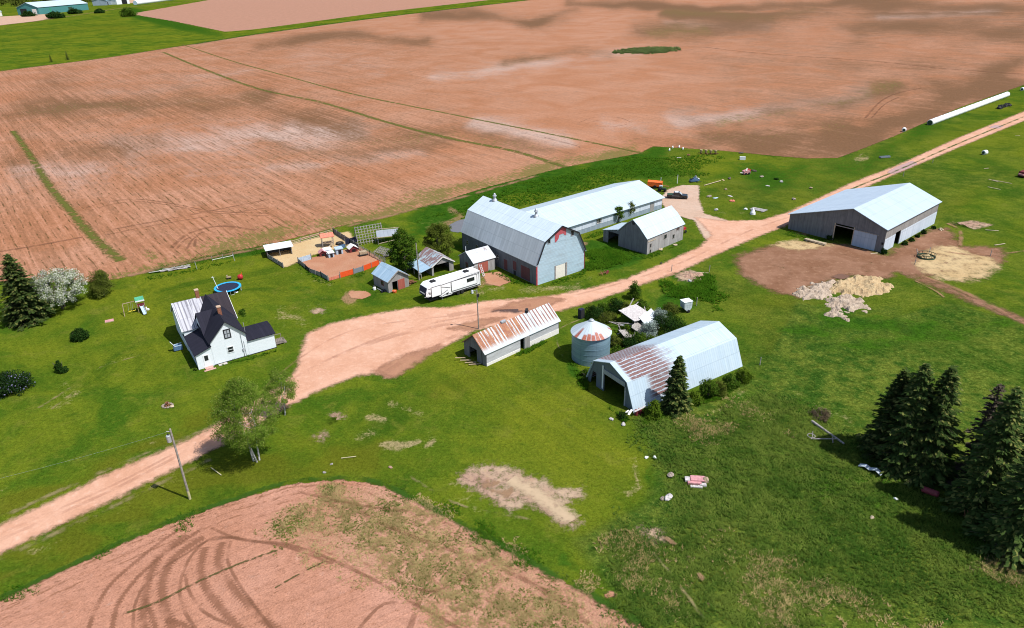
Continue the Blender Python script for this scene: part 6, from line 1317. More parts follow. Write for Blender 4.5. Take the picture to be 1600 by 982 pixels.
mb = MB(); mb.bar((Lp+.1, -.65, 1.25), (Lp+.3, -2.5, .15), .55, .06); mb.bar((Lp-.2, -.65, 1.4), (Lp, -2.5, .3), .06, .2); mb.bar((Lp+.4, -.65, 1.4), (Lp+.6, -2.5, .3), .06, .2); mb.build('slide', M['bluegrey'], o)
x, y = G(231, 485); o = thing('plastic_toy', 'small white plastic toy right of the slide', 'toy', x, y); mb = MB(); mb.box(-.3, -.2, 0, .3, .2, .35); mb.box(-.3, -.2, .35, -.1, .2, .7); mb.build('body', M['plastic'], o, bevel=.06)
x, y = G(171, 502); o = thing('sand_box', 'flat pinkish board square on the lawn below the swings', 'board', x, y, 30); mb = MB(); mb.box(-.75, -.6, 0, .75, .6, .1); mb.build('board', M['rose'], o); mb = MB(); mb.box(-.8, -.65, 0, .8, -.58, .16); mb.build('edging', M['timber'], o)
for i, (px, py, lb, kind) in enumerate(((33, 505, 'small reddish white item on grass under the big spruce', 0), (46, 503, 'white plastic drum standing under the big spruce', 1), (55, 496, 'white chair tipped on grass right of the drum', 2))):
    x, y = G(px, py); o = thing(('bucket', 'plastic_drum', 'garden_chair')[kind], lb, ('bucket', 'drum', 'chair')[kind], x, y, 30)
    if kind == 0: mb = MB(); mb.lathe((0, 0, 0), [(.2, 0), (.28, .5), (.26, .5), (.2, .1)], 12); mb.build('pail', M['rose'], o); mb = MB(); mb.ring((0, 0, .5), .28, .02, 14, 5); mb.build('rim', M['white'], o)
    if kind == 1: mb = MB(); mb.lathe((0, 0, 0), [(.38, 0), (.42, .1), (.42, 1.0), (.3, 1.1), (0, 1.1)], 16); mb.build('barrel', M['white'], o); mb = MB(); mb.lathe((0, 0, 1.1), [(.3, 0), (.3, .06), (0, .06)], 14); mb.build('lid', M['steel'], o)
    if kind == 2:
        mb = MB(); mb.box(-.3, -.3, .4, .3, .3, .46); mb.build('seat', M['white'], o); mb = MB(); mb.bar((-.3, .3, .45), (-.4, .5, 1.1), .06); mb.bar((.3, .3, .45), (.2, .5, 1.1), .06); mb.box(-.35, .4, .7, .28, .46, 1.1); mb.build('backrest', M['white'], o)
        for a_ in (-.27, .27):
            for b_ in (-.27, .27): mb = MB(); mb.bar((a_, b_, 0), (a_, b_, .42), .05); mb.build('leg', M['white'], o)
x, y = G(274, 548); o = thing('oil_tank', 'blue oil tank with white raised lid beside the porch', 'oil tank', x+.3, y, 30)
mb = MB(); mb.box(-.5, -.45, .1, 1.0, .45, .95); mb.build('tank', M['tankblue'], o, bevel=.08); mb = MB(); mb.bar((-.7, -.2, 1.9), (-.2, -.1, .95), .75, .08); mb.build('lid', M['white'], o); mb = MB(); mb.bar((-.4, .4, 1.0), (1.0, .4, 1.1), .1); mb.bar((-.4, -.4, 1.0), (1.0, -.4, 1.0), .1); mb.build('frame', M['bluegrey'], o)
x, y = G(262, 635); o = thing('fire_pit', 'dark fire pit heap with a pale stone on the lawn', 'fire pit', x, y)
mb = MB()
for i in range(11): a = 2*PI*i/11; mb.rock((.75*math.cos(a), .6*math.sin(a), .12), (.2, .18, .16), i)
mb.build('stone_ring', M['manure'], o); mb = MB()
for i in range(9): a = i*.7; mb.bar((.5*math.cos(a), .5*math.sin(a), .1), (-.3*math.cos(a+.4), -.3*math.sin(a+.4), .7), .08)
mb.build('charred_wood', M['rusty'], o); mb = MB(); mb.rock((.8, -.3, .15), (.35, .22, .2), 5); mb.build('pale_stone', M['plank'], o)
# ------------------------------------------------------------------ paddock
def fence(pts, label, mat, h=1.1, name='panel_fence', slats=3, post='weathered', solid=True, px=True, group=None):
    W_ = GL(pts) if px else pts; x0, y0 = W_[0]; o = thing(name, label, 'fence', x0, y0, group=group)
    pp = MB(); bd = MB(); uv = 0
    P_ = [Vector((x-x0, y-y0, 0)) for x, y in W_]
    for a, b in zip(P_[:-1], P_[1:]):
        l = (b-a).length; n = max(1, round(l/2.4))
        for i in range(n+1): q = a+(b-a)*i/n; pp.bar(q+Vector((0, 0, -.2)), q+Vector((0, 0, h+.25)), .1)
        d = (b-a).normalized(); nn = Vector((-d.y, d.x, 0))*.08
        if solid: bd.bar(a+nn+Vector((0, 0, h/2)), b+nn+Vector((0, 0, h/2)), .04, h-.1)
        else:
            for k in range(slats): z = .25+(h-.3)*k/max(1, slats-1); bd.bar(a+nn+Vector((0, 0, z)), b+nn+Vector((0, 0, z)), .04, .12)
    bd.build('panel' if solid else 'rail', M[mat], o); pp.build('post', M[post], o); return o
fence([(419, 404), (443, 419)], 'grey board fence at the left side of the sandy pen', 'weathered'); fence([(466, 411), (478, 421)], 'grey panel fence at the left corner of the soil pen', 'weathered'); fence([(478, 421), (485, 427)], 'short dark blue fence panel on the soil pen left side', 'navy', 1.0)
fence([(485, 427), (502, 433)], 'long pinkish grey fence panel on the soil pen left side', 'weathered'); fence([(502, 433), (513, 440)], 'blue grey sheet fence at the soil pen near corner', 'sheet_grey', 1.2); fence([(467, 412), (487, 406)], 'pale blue sheet panel dividing the two pens', 'bluegrey', 1.35)
fence([(514, 440), (531, 435)], 'low pinkish board fence between near corner and orange sheet', 'salmon', .8); fence([(532, 435), (553, 429)], 'bright orange sheet fence, left of the two orange ones', 'orange_red', 1.3); fence([(553.5, 428.5), (568, 424)], 'grey sheet between the two orange fence sheets', 'sheet_grey', 1.2); fence([(568.5, 424), (593, 414.5)], 'bright orange sheet fence nearest the garden shed', 'orange_red', 1.3)
fence([(455, 384), (500, 371), (521, 365)], 'pale rail fence along the field behind the sandy pen', 'plank', 1.1, 'rail_fence', 3, 'weathered', False); fence([(521, 365), (560, 390)], 'dark mesh fence at the back right of the sandy pen', 'wood_grey', 1.4); fence([(560, 390), (578, 400), (602, 412)], 'grey rail fence right of the soil pen', 'weathered', 1.2, 'rail_fence', 4, 'weathered', False)
fence([(524, 392), (540, 387)], 'blue sheet panel behind the little hutches', 'tankblue', 1.0); fence([(540, 384), (559, 378)], 'navy sheet panel behind the red hutch', 'navy', 1.5)
# run-in shelter
x, y = G(419, 404); sh = thing('run_in_shelter', 'red sided animal shelter with flat white roof at the sandy pen', 'animal shelter', x, y, 24); mb = MB()
x2, y2 = G(443, 394)
mb = MB(); mb.box(0, .1, -.2, .1, 3.4, 1.1); mb.build('side_wall', M['red_boards'], sh); mb = MB(); mb.box(-.02, .05, 1.1, .1, 3.4, 1.9); mb.build('side_panel', M['sheet_grey'], sh); mb = MB(); mb.box(.1, 3.3, -.2, 5.6, 3.4, 1.9); mb.box(5.5, .1, -.2, 5.6, 3.3, 1.9); mb.build('back_wall', M['wood_dark'], sh); mb = MB(); mb.bar((-.35, 1.7, 2.0), (6.0, 1.7, 2.05), 4.2, .1); mb.build('roof', M['white'], sh); mb = MB(); mb.bar((.06, .06, 0), (.06, .06, 2.0), .12); mb.bar((2.8, .06, 0), (2.8, .06, 2.0), .12); mb.bar((5.5, .06, 0), (5.5, .06, 2.0), .12); mb.build('post', M['weathered'], sh)
# goat climbing tower
x, y = G(505, 388); o = thing('play_tower', 'climbing tower with salmon red roof in the sandy pen', 'play tower', x, y, 22); mb = MB()
for a_ in (0, 2.6):
    for b_ in (0, 1.8): mb.bar((a_, b_, 0), (a_, b_, 2.6), .13)
mb.build('post', M['weathered'], o); mb = MB(); mb.bar((-.25, -.3, 2.65), (2.85, -.3, 2.65), .1); mb.prism([(-.35, 2.55), (.9, 3.35), (2.15, 2.55)], -.3, 2.9, lambda p, t_: (t_, p[0], p[1])); mb.build('roof', M['salmon'], o); mb = MB(); mb.box(.1, .1, .9, 2.5, 1.7, 1.0); mb.bar((0, 0, 1.5), (2.6, 0, 1.5), .08); mb.bar((0, 0, 1.0), (1.3, -.05, 1.6), .1); mb.build('platform', M['timber'], o); mb = MB(); mb.bar((2.4, -.2, .9), (.6, -1.2, .05), .6, .06); mb.build('ramp', M['timber'], o)
def hutch(px, py, rot, w, d_, h, body, roof, label, gab=True, dark_door=True):
    x, y = G(px, py); o = thing('animal_hutch', label, 'hutch', x, y, rot, group='little hutches in the pens')
    mb = MB(); mb.prism([(0, 0), (w, 0), (w, h), (w/2, h+(.35*w if gab else 0)), (0, h)], 0, d_, lambda p, t_: (p[0], t_, p[1])); mb.build('wall', M[body], o)
    mb = MB()
    if gab: s_ = .35*w; mb.bar((-.15, d_/2, h-.08), (w/2, d_/2, h+s_+.05), d_+.4, .06, (0, 0, 1)) if False else mb.prism([(-.2, h-.1), (w/2, h+s_), (w+.2, h-.1), (w+.2, h), (w/2, h+s_+.1), (-.2, h)], -.2, d_+.2, lambda p, t_: (p[0], t_, p[1]))
    else: mb.box(-.12, -.2, h, w+.12, d_+.12, h+.08)
    mb.build('roof', M[roof], o)
    if dark_door: mb = MB(); mb.box(w*.3, -.015, .02, w*.75, .01, h*.8); mb.build('doorway', M['black'], o)
    return o
hutch(500, 402, 20, 1.5, 1.3, .95, 'maroon', 'rose', 'maroon rounded hutch with pinkish roof, leftmost in the row'); hutch(508, 400, 25, 1.6, 1.7, 1.3, 'white', 'white', 'white box hutch second in the row', False); hutch(514, 404, 25, 1.3, 1.5, 1.2, 'bluegrey', 'white', 'small blue grey hutch with white roof in the row', False); hutch(526, 399, 25, 1.6, 1.7, 1.35, 'bluegrey', 'bluegrey', 'pale blue hutch at the right of the row', False); hutch(547, 396, 30, 1.9, 1.7, 1.0, 'maroon', 'offwhite', 'dark red hutch with pale pitched roof in the soil pen'); hutch(763, 420, 35, 1.4, 1.6, 1.25, 'plastic', 'plastic', 'white calf hutch beside the gambrel barn wall', True)
x, y = G(563, 402); o = thing('wooden_feeder', 'low timber hay feeder at the right of the soil pen', 'feeder', x, y, 25); mb = MB(); mb.box(0, 0, .5, 1.7, 1.1, 1.1); mb.build('box', M['timber'], o); mb = MB()
for a_ in (.1, 1.6):
    for b_ in (.1, 1.0): mb.bar((a_, b_, 0), (a_, b_, .6), .12)
mb.build('leg', M['rusty'], o); mb = MB(); mb.box(-.2, -.1, .3, 1.9, .02, .5); mb.build('trough', M['dark'], o)
x, y = G(531, 382); o = thing('old_tyre', 'old tyre lying on the sand behind the hutches', 'tyre', x, y); mb = MB(); mb.ring((0, 0, .25), .75, .26, 24, 8); mb.build('tyre', M['tyre'], o); mb = MB(); mb.ring((0, 0, .2), .48, .05, 20, 5); mb.build('bead', M['weathered'], o)
# lattice frames beside the pen
x, y = G(560, 384); o = thing('lattice_frame', 'tall weathered lattice rack of poles behind the pens', 'rack', x, y, 26); mb = MB()
for i in range(10): mb.bar((i*.72, 0, 0), (i*.72, 1.6, 4.2), .11)
for k in range(7): t_ = .12+k*.14; mb.bar((-.1, 1.6*t_, 4.2*t_), (6.6, 1.6*t_, 4.2*t_), .11)
mb.build('lattice', M['weathered'], o); mb = MB()
for i in (0, 4, 9): mb.bar((i*.72, 1.6, 4.2), (i*.72, 3.4, 0), .1)
mb.build('brace', M['weathered'], o)
x, y = G(584, 397); o = thing('lattice_frame', 'low slatted rack lying along the soil pen right side', 'rack', x, y, -48); mb = MB()
for i in range(12): mb.bar((i*.55, 0, .5+.05*i), (i*.55, 2.0, 1.3+.05*i), .1)
for k in range(4): mb.bar((-.1, .1+.6*k, .55+.25*k), (6.3, .1+.6*k, 1.15+.25*k), .1)
mb.build('lattice', M['weathered'], o); mb = MB(); mb.bar((0, 2.0, 0), (0, 2.0, 1.4), .1); mb.bar((6.0, 2.0, 0), (6.0, 2.0, 1.9), .1); mb.bar((3.0, 2.0, 0), (3.0, 2.0, 1.6), .1); mb.build('leg', M['weathered'], o)
x, y = G(590, 383); o = thing('lean_to_roof', 'pole shelter with grey corrugated sheets behind the pens', 'pole shelter', x, y, 12); Bq = Bld.__new__(Bld); Bq.o, Bq.L, Bq.W, Bq.ax = o, 6, 4, 'x'
Bq.roof([(0, 1.9), (3.4, 2.5)], 0, 5.4, 'sheet_grey', 'roof', .08); mb = MB()
for a_ in (.2, 5.2):
    for b_ in (.1, 3.3): mb.bar((a_, b_, 0), (a_, b_, 2.0+.15*b_), .12)
mb.build('post', M['weathered'], o); mb = MB(); mb.bar((-.6, -.3, 1.9), (5.8, -.3, 2.0), .12); mb.bar((-1.0, 3.6, 2.7), (5.6, 3.6, 2.7), .12); mb.bar((.4, -2.0, 1.0), (5.6, -1.2, 1.5), .12); mb.build('beam', M['plank'], o)
x, y = G(606, 400); o = thing('board_heap', 'heap of brownish boards right of the slatted rack', 'boards', x, y, 10); mb = MB(); rr = random.Random(3)
for i in range(14): mb.bar((rr.uniform(-1.5, 0), rr.uniform(-1.2, 1.2), .1+.06*i), (rr.uniform(.3, 1.8), rr.uniform(-1.2, 1.2), .15+.06*i), .3, .05)
mb.build('board', M['weathered'], o)
# lumber line behind the house
x, y = G(232, 429); x1, y1 = G(298, 418); an = math.degrees(math.atan2(y1-y, x1-x)); Ln = math.hypot(x1-x, y1-y); o = thing('lumber_pile', 'long pile of pale old boards at the field edge behind the house', 'lumber', x, y, an); mb = MB()
for i in range(26): a_ = rr.uniform(0, Ln-2); mb.bar((a_, rr.uniform(-.5, .5), .1+rr.uniform(0, .4)), (min(Ln, a_+rr.uniform(2, 4)), rr.uniform(-.5, .5), .12+rr.uniform(0, .4)), .22, .06)
mb.build('board', M['debris'], o); mb = MB()
for i in range(10): a_ = rr.uniform(Ln*.5, Ln-1.2); mb.bar((a_, rr.uniform(-.5, .6), .45), (a_+1.2, rr.uniform(-.5, .6), .6), .25, .05)
mb.build('broken_board', M['weathered'], o)
fence([(332, 408), (365, 401)], 'low white pole rail at the lawn edge by the field', 'offwhite', .9, 'rail_fence', 1, 'weathered', False)
x, y = G(367, 408); o = thing('fence_post', 'leaning pale post at the end of the white rail', 'post', x, y, group='lone posts about the farm'); mb = MB(); mb.tube((0, 0, -.1), (-.3, .1, 1.7), .06, n=7); mb.build('post', M['steel'], o); x, y = G(308, 421); o = thing('fence_post', 'thin pale post right of the old board pile', 'post', x, y, group='lone posts about the farm'); mb = MB(); mb.tube((0, 0, -.1), (-.2, .1, 1.8), .06, n=7); mb.build('post', M['steel'], o)
# things about the small sheds
x, y = G(588, 452); o = thing('milk_can', 'white rounded can outside the garden shed', 'can', x-.3, y-.4); mb = MB(); mb.lathe((0, 0, 0), [(.3, 0), (.34, .1), (.34, .5), (.2, .72), (.22, .85)], 14); mb.build('can', M['plastic'], o); mb = MB(); mb.lathe((0, 0, .85), [(.24, 0), (.24, .08), (0, .1)], 12); mb.build('lid', M['dark'], o)
x, y = G(599, 456); o = thing('lawn_mower', 'dark little push mower by the garden shed wall', 'mower', x-.3, y-.6, 20); mb = MB(); mb.box(0, 0, .15, .9, .6, .45); mb.build('deck', M['navy'], o, bevel=.05); mb = MB(); mb.bar((.05, .1, .4), (-.7, .1, 1.0), .05); mb.bar((.05, .5, .4), (-.7, .5, 1.0), .05); mb.bar((-.7, .1, 1.0), (-.7, .5, 1.0), .05); mb.build('handle', M['steel'], o)
for a_ in (.1, .8):
    for b_ in (-.05, .65): wheel((a_, b_, .15), .15, .08, o)
x, y = G(617, 457); o = thing('pumpkin_tub', 'orange tub standing at the garden shed doorway', 'tub', x, y-.2); mb = MB(); mb.lathe((0, 0, 0), [(.35, 0), (.48, .45), (.44, .45), (.32, .08)], 14); mb.build('tub', M['orange'], o); mb = MB(); mb.rock((.0, 0, .35), (.35, .35, .2), 2); mb.build('contents', M['salmon'], o)
x, y = G(642, 444); o = thing('scrap_heap', 'reddish scrap heap between the garden and open fronted sheds', 'scrap', x, y); mb = MB()
for i in range(10): mb.bar((rr.uniform(-1.2, 0), rr.uniform(-.8, .8), .2+.05*i), (rr.uniform(0, 1.2), rr.uniform(-.8, .8), .25+.05*i), .3, .08)
mb.build('scrap_board', M['rusty'], o)
x, y = G(755, 433); o = thing('ladder', 'white ladder leaning on the small stained roof shed', 'ladder', x, y, 35); mb = MB(); mb.bar((0, 0, 0), (-.3, .9, 2.6), .07); mb.bar((.45, 0, 0), (.15, .9, 2.6), .07); mb.build('stile', M['white'], o); mb = MB()
for i in range(7): t_ = .1+i*.13; mb.bar((-.3*t_, .9*t_, 2.6*t_), (.45-.3*t_, .9*t_, 2.6*t_), .05)
mb.build('rung', M['white'], o)

# ------------------------------------------------------------------ by the cattle shed
x, y = G(1264, 374); o = thing('plank_stack', 'pale sawn planks stacked against the cattle shed end wall', 'planks', x-1.5, y-1.0, -50); mb = MB()
for k in range(3):
    for i in range(3): mb.bar((0, .32*i, .25+.12*k), (5.0, .32*i+.1*k, .25+.12*k), .26, .08)
mb.build('plank', M['plank'], o); mb = MB(); mb.box(.5, -.1, 0, .7, 1.0, .2); mb.box(4.0, -.1, 0, 4.2, 1.0, .2); mb.build('bearer', M['weathered'], o)
x, y = G(1366, 397); o = thing('loose_plank', 'single pale plank on the ground at the cattle shed corner', 'plank', x, y, 10); mb = MB(); mb.bar((-.9, 0, .06), (.9, .1, .1), .28, .08); mb.build('plank', M['plank'], o)
x, y = G(1447, 403); o = thing('round_feeder', 'round dark hay ring feeder on the straw bedding', 'hay feeder', x, y); mb = MB(); mb.ring((0, 0, .3), 1.75, .07, 30, 6); mb.ring((0, 0, .95), 1.75, .06, 30, 6); mb.lathe((0, 0, .0), [(1.78, .02), (1.78, .42), (1.74, .42), (1.74, .02)], 30, cap=False); mb.build('ring', M['dkgreen'], o); mb = MB()
for i in range(12): a = 2*PI*i/12; mb.bar((1.75*math.cos(a), 1.75*math.sin(a), .3), (1.75*math.cos(a), 1.75*math.sin(a), .95), .06)
mb.build('upright', M['dark'], o); mb = MB(); mb.bar((1.2, 1.3, .2), (1.6, 1.8, 1.7), .12); mb.bar((-1.3, 1.2, .2), (-1.5, 1.7, 1.5), .12); mb.build('post', M['weathered'], o)
o2 = thing('hay_heap', 'leftover hay inside the round dark feeder', 'hay', x, y); mb = MB()
for i in range(14): a = rr.uniform(0, 6.28); r_ = rr.uniform(0, 1.1); mb.rock((r_*math.cos(a), r_*math.sin(a), .25), (.5, .45, .3), i)
mb.build('hay', M['hay'], o2, smooth=True)
def heap(name, label, polys, n, mat, hmax, seed, r0=.5):
    rs = np.random.RandomState(seed); P_ = np.array(GL(polys)); c = P_.mean(0); o = thing(name, label, name.split('_')[0]+' heap', float(c[0]), float(c[1]))
    # mound surface from a small grid
    a, b_ = P_.min(0)-1, P_.max(0)+1; st = .28; xs = np.arange(a[0], b_[0], st); ys = np.arange(a[1], b_[1], st); X, Y = np.meshgrid(xs, ys); sd = sdist(X, Y, P_)+(vnoise(X, Y, .8, seed+7)-.55)*2.4+(vnoise(X, Y, 2.4, seed+8)-.5)*1.0
    env = np.clip((sd+.5)/2.0, 0, 1)**.7; Z = env*hmax*(.25+.75*vnoise(X, Y, .55, seed))+env*(.38*vnoise(X, Y, 1.4, seed+1)+.28*vnoise(X, Y, 3.0, seed+2))-.2
    nx = len(xs); f = []
    for j in range(len(ys)-1):
        for i in range(nx-1):
            if max(sd[j, i], sd[j+1, i], sd[j, i+1], sd[j+1, i+1]) > -.5: f.append((j*nx+i, j*nx+i+1, (j+1)*nx+i+1, (j+1)*nx+i))
    mb = MB(); mb.add(np.stack([X.ravel()-c[0], Y.ravel()-c[1], Z.ravel()], 1), f); m_ = mb.build('mound', M[mat], o, recalc=False, smooth=False)
    b = bmesh.new(); b.from_mesh(m_.data); bmesh.ops.delete(b, geom=[v for v in b.verts if not v.link_faces], context='VERTS'); b.to_mesh(m_.data); b.free()
    return o
def heap_mat(name, a, b, c):
    t = NT(name); p = t.pos(); n = t.noise(p, .8, 4, .7); n2 = t.noise(p, 5, 3, .75); col = t.mix(t.ramp(n, .35, .65), a, b); col = t.mix(t.ma('MULTIPLY', t.ramp(n2, .45, .7), .6), col, c); M[name] = t.end(t.bsdf(col, .95, normal=t.bump(n2, .9, .15), spec=.05))
heap_mat('heap_straw', (.46, .34, .19), (.38, .26, .14), (.58, .46, .29)); heap_mat('heap_dung', (.36, .28, .21), (.50, .40, .31), (.15, .11, .08)); heap_mat('heap_earth', (.36, .22, .16), (.44, .29, .21), (.24, .14, .10))
heap('straw_heap', 'golden straw heap in the middle of the muddy yard edge', [(1295, 452), (1310, 440), (1335, 433), (1370, 436), (1392, 449), (1385, 457), (1350, 462), (1320, 462)], 30, 'heap_straw', 1.0, 11)
heap('dung_heap', 'greyish old dung heap left of the golden straw', [(1243, 458), (1262, 445), (1300, 440), (1310, 455), (1280, 466), (1255, 468)], 30, 'heap_dung', .9, 12); heap('dung_heap', 'greyish pink dung ridge running down from the straw', [(1290, 470), (1320, 462), (1345, 470), (1355, 483), (1340, 488), (1315, 480), (1295, 480)], 30, 'heap_dung', .9, 13); heap('dung_heap', 'lowest pale dung heap in the grass below the straw', [(1286, 486), (1310, 480), (1328, 490), (1322, 502), (1300, 500), (1288, 494)], 20, 'heap_dung', .9, 14)
heap('earth_heap', 'low pinkish dirt heap in grass across the drive from small barn', [(1060, 434), (1078, 424), (1103, 432), (1090, 439)], 20, 'heap_earth', .7, 15)

# ------------------------------------------------------------------ silage tube, bales and junk along the field
(xa, ya), (xb, yb) = G(1452, 196), G(1573, 151); an = math.degrees(math.atan2(yb-ya, xb-xa)); Ln = math.hypot(xb-xa, yb-ya); o = thing('silage_tube', 'very long white plastic silage tube along the ploughed field', 'silage tube', xa, ya, an)
mb = MB(); n = 60; mb.lathe((0, 0, .95), [(0, 0)]+[(1.15+.05*math.sin(i*1.9), .25+(Ln-.6)*i/n) for i in range(n+1)]+[(.5, Ln), (0, Ln)], 16, 'x'); mb.build('wrap', M['plastic'], o, smooth=True); mb = MB(); mb.lathe((-.06, 0, .95), [(0, 0), (.95, 0), (1.0, .25)], 16, 'x'); mb.build('open_end', M['dkgreen'], o)
def bale(px, py, rot, label, grp='white wrapped bales'):
    x, y = G(px, py); o = thing('wrapped_bale', label, 'bale', x, y, rot, group=grp); mb = MB(); mb.lathe((-.7, 0, .75), [(0, 0), (.6, .02), (.76, .15), (.76, 1.25), (.6, 1.38), (0, 1.4)], 16, 'x'); mb.build('wrap', M['plastic'], o, smooth=True); mb = MB(); mb.lathe((-.74, 0, .72), [(0, 0), (.5, 0), (.5, .03)], 14, 'x'); mb.build('open_end', M['dkgreen'], o)
bale(1412, 206, 60, 'single white bale left of the long silage tube'); bale(1597, 142, 40, 'white bale at the right edge above the silage tube'); bale(1538, 242, 20, 'white bale lying on the grass right of the track')
x, y = G(1568, 168); o = thing('dark_heap', 'long black tarp covered heap below the silage tube', 'covered heap', x, y, 35); mb = MB()
for i in range(9): mb.rock((-5+1.2*i, rr.uniform(-.4, .4), .3), (1.2, 1.0, rr.uniform(.6, 1.2)), i)
mb.build('tarp', M['black'], o); mb = MB()
for i in range(8): mb.ring((-4.5+1.2*i, rr.uniform(-.6, .6), 1.2), .4, .14, 12, 5)
mb.build('tyre_weight', M['tyre'], o)
x, y = G(1382, 247); o = thing('metal_trough', 'low grey water trough in grass between track and field', 'trough', x, y, 10); mb = MB(); mb.box(-1.8, -.5, .1, 1.8, .5, .6); mb.build('basin', M['sheet_grey'], o, bevel=.05); mb = MB(); mb.box(-1.6, -.35, .605, 1.6, .35, .62); mb.build('water', M['pane'], o)
x, y = G(1160, 250); o = thing('white_box', 'white chest shaped box near the ploughed field edge', 'chest freezer', x, y, -10); mb = MB(); mb.box(-.9, -.4, 0, .9, .4, .85); mb.build('cabinet', M['white'], o, bevel=.04); mb = MB(); mb.box(-.93, -.43, .86, .93, .43, .98); mb.build('lid', M['white'], o)
x, y = G(1163, 274); o = thing('pink_implement', 'faded pink and red machine standing in long grass', 'farm implement', x, y, 20); mb = MB(); mb.prism([(0, .3), (0, 1.1), (1.6, 1.4), (2.2, .9), (2.2, .3)], 0, 1.3, ky); mb.build('body', M['rose'], o, bevel=.05); mb = MB(); mb.box(1.7, .1, .9, 2.3, 1.2, 1.5); mb.build('hood', M['red'], o, bevel=.05); mb = MB(); mb.bar((0, .6, .5), (-1.2, .6, .8), .2); mb.bar((.5, .1, 1.2), (1.2, .5, 1.9), .25); mb.build('arm', M['offwhite'], o)
for xx in (.5, 1.7): wheel((xx, -.1, .35), .35, .2, o)
x, y = G(1105, 241); o = thing('seed_drill', 'row of small rusty seed hoppers by the field edge', 'farm implement', x-2.6, y, -15)
for i in range(4): mb = MB(); mb.lathe((.4+1.6*i, 0, .5), [(.2, 0), (.5, .8), (.5, 1.1), (.0, 1.15)], 10); mb.build('hopper', M['hay'], o)
mb = MB(); mb.bar((-.5, 0, .45), (6.2, 0, .45), .2); mb.bar((2.6, 0, .4), (2.6, -1.6, .4), .14); mb.build('toolbar', M['rusty'], o)
for i in range(4): wheel((.4+1.6*i, .4, .35), .35, .15, o, 'rusty', 'rusty')
for i, (px, py, lb, nm, mt) in enumerate(((1046, 236, 'white plastic bag heap at the far left of the junk strip', 'plastic_bag', 'plastic'), (1051, 232, 'upright white sack on the ploughed field edge', 'plastic_bag', 'plastic'), (1061, 231, 'tallest white sack near the field edge', 'plastic_bag', 'plastic'), (1067, 234, 'small white sheet right of the tall sack', 'plastic_bag', 'plastic'), (1061, 247, 'pale flat scrap lying in the lush grass', 'metal_scrap', 'debris'), (1076, 243, 'brown rusty lump in the lush grass', 'rusty_lump', 'rusty'), (1158, 240, 'dark log lump behind the white chest', 'dark_lump', 'bark'), (1140, 280, 'dark log by the trail of dry grass', 'dark_lump', 'bark'), (1178, 268, 'dark small heap right of the pink machine', 'dark_lump', 'bark'), (1190, 277, 'brownish flat heap below the pink machine', 'rusty_lump', 'manure'), (1213, 281, 'dark bushy lump right of centre in the meadow', 'dark_lump', 'leaf_dark'), (1221, 285, 'grey stone beside the dark bushy lump', 'field_stone', 'debris'), (1200, 291, 'pale flat sheet in the middle of the meadow', 'metal_scrap', 'debris'), (1267, 295, 'tan boulder alone in the right part of the meadow', 'field_stone', 'timber'), (1134, 297, 'tan boulder above the wood scraps', 'field_stone', 'timber'), (1141, 307, 'whitish wood scraps in the meadow', 'metal_scrap', 'debris'), (1144, 315, 'reddish earth clod below the wood scraps', 'rusty_lump', 'salmon'), (1108, 308, 'pale topped brown log at the gravel edge', 'dark_lump', 'manure'), (1118, 310, 'small pale pail right of the brown log', 'metal_scrap', 'bluegrey'), (1165, 328, 'white rounded stone left of the grey boards', 'field_stone', 'plastic'), (1119, 329, 'flat pale stone at the gravel yard corner', 'field_stone', 'debris'), (1130, 282, 'straw coloured trail end by the snowmobile', 'metal_scrap', 'hay'), (1240, 312, 'brown weathered clod near the track', 'rusty_lump', 'manure'))):
    x, y = G(px, py); o = thing(nm, lb, nm.split('_')[-1], x, y, rr.uniform(0, 180), group='scrap and stones in the long grass'); mb = MB(); sx, sy, sz = {'plastic_bag': (.7, .5, 1.1), 'metal_scrap': (1.4, .7, .25), 'rusty_lump': (1.3, .9, .6), 'dark_lump': (1.5, .8, .7), 'field_stone': (.9, .7, .7)}[nm]; k_ = .62 if nm == 'plastic_bag' else .6; sx, sy, sz = sx*k_, sy*k_, sz*k_; mb.rock((0, 0, sz*.5), (sx, sy, sz*.8), i); mb.rock((sx*.5, sy*.4, sz*.25), (sx*.5, sy*.5, sz*.5), i+50); mb.build('lump' if nm != 'plastic_bag' else 'sack', M[mt], o)
x, y = G(1176, 335); o = thing('white_drum', 'white conical drum standing left of the grey boards', 'drum', x, y); mb = MB(); mb.lathe((0, 0, 0), [(.7, 0), (.65, .5), (.3, 1.2), (.15, 1.6), (0, 1.62)], 14); mb.build('cone', M['plastic'], o); mb = MB(); mb.lathe((0, 0, 0), [(.75, 0), (.75, .12), (.6, .12)], 14, cap=False); mb.build('base', M['debris'], o)
x, y = G(1185, 329); o = thing('grey_boards', 'pile of long grey boards in the meadow near the track', 'boards', x, y, -45); mb = MB()
for i in range(5): mb.bar((-2.0, -.9+.45*i, .2+.05*(i % 2)), (2.0, -.8+.45*i, .25), .25, .08)
mb.build('board', M['debris'], o); mb = MB(); mb.bar((-1.5, 1.2, .1), (-1.5, -1.2, .12), .15); mb.bar((1.5, 1.2, .1), (1.5, -1.2, .12), .15); mb.build('bearer', M['weathered'], o)
x, y = G(1126, 284); (xx2, yy2) = G(1100, 291); o = thing('long_pole', 'pale pole lying between snowmobile and meadow', 'pole', x, y); mb = MB(); mb.tube((0, 0, .3), (xx2-x, yy2-y, .2), .12, .1, 7); mb.build('pole', M['plank'], o)
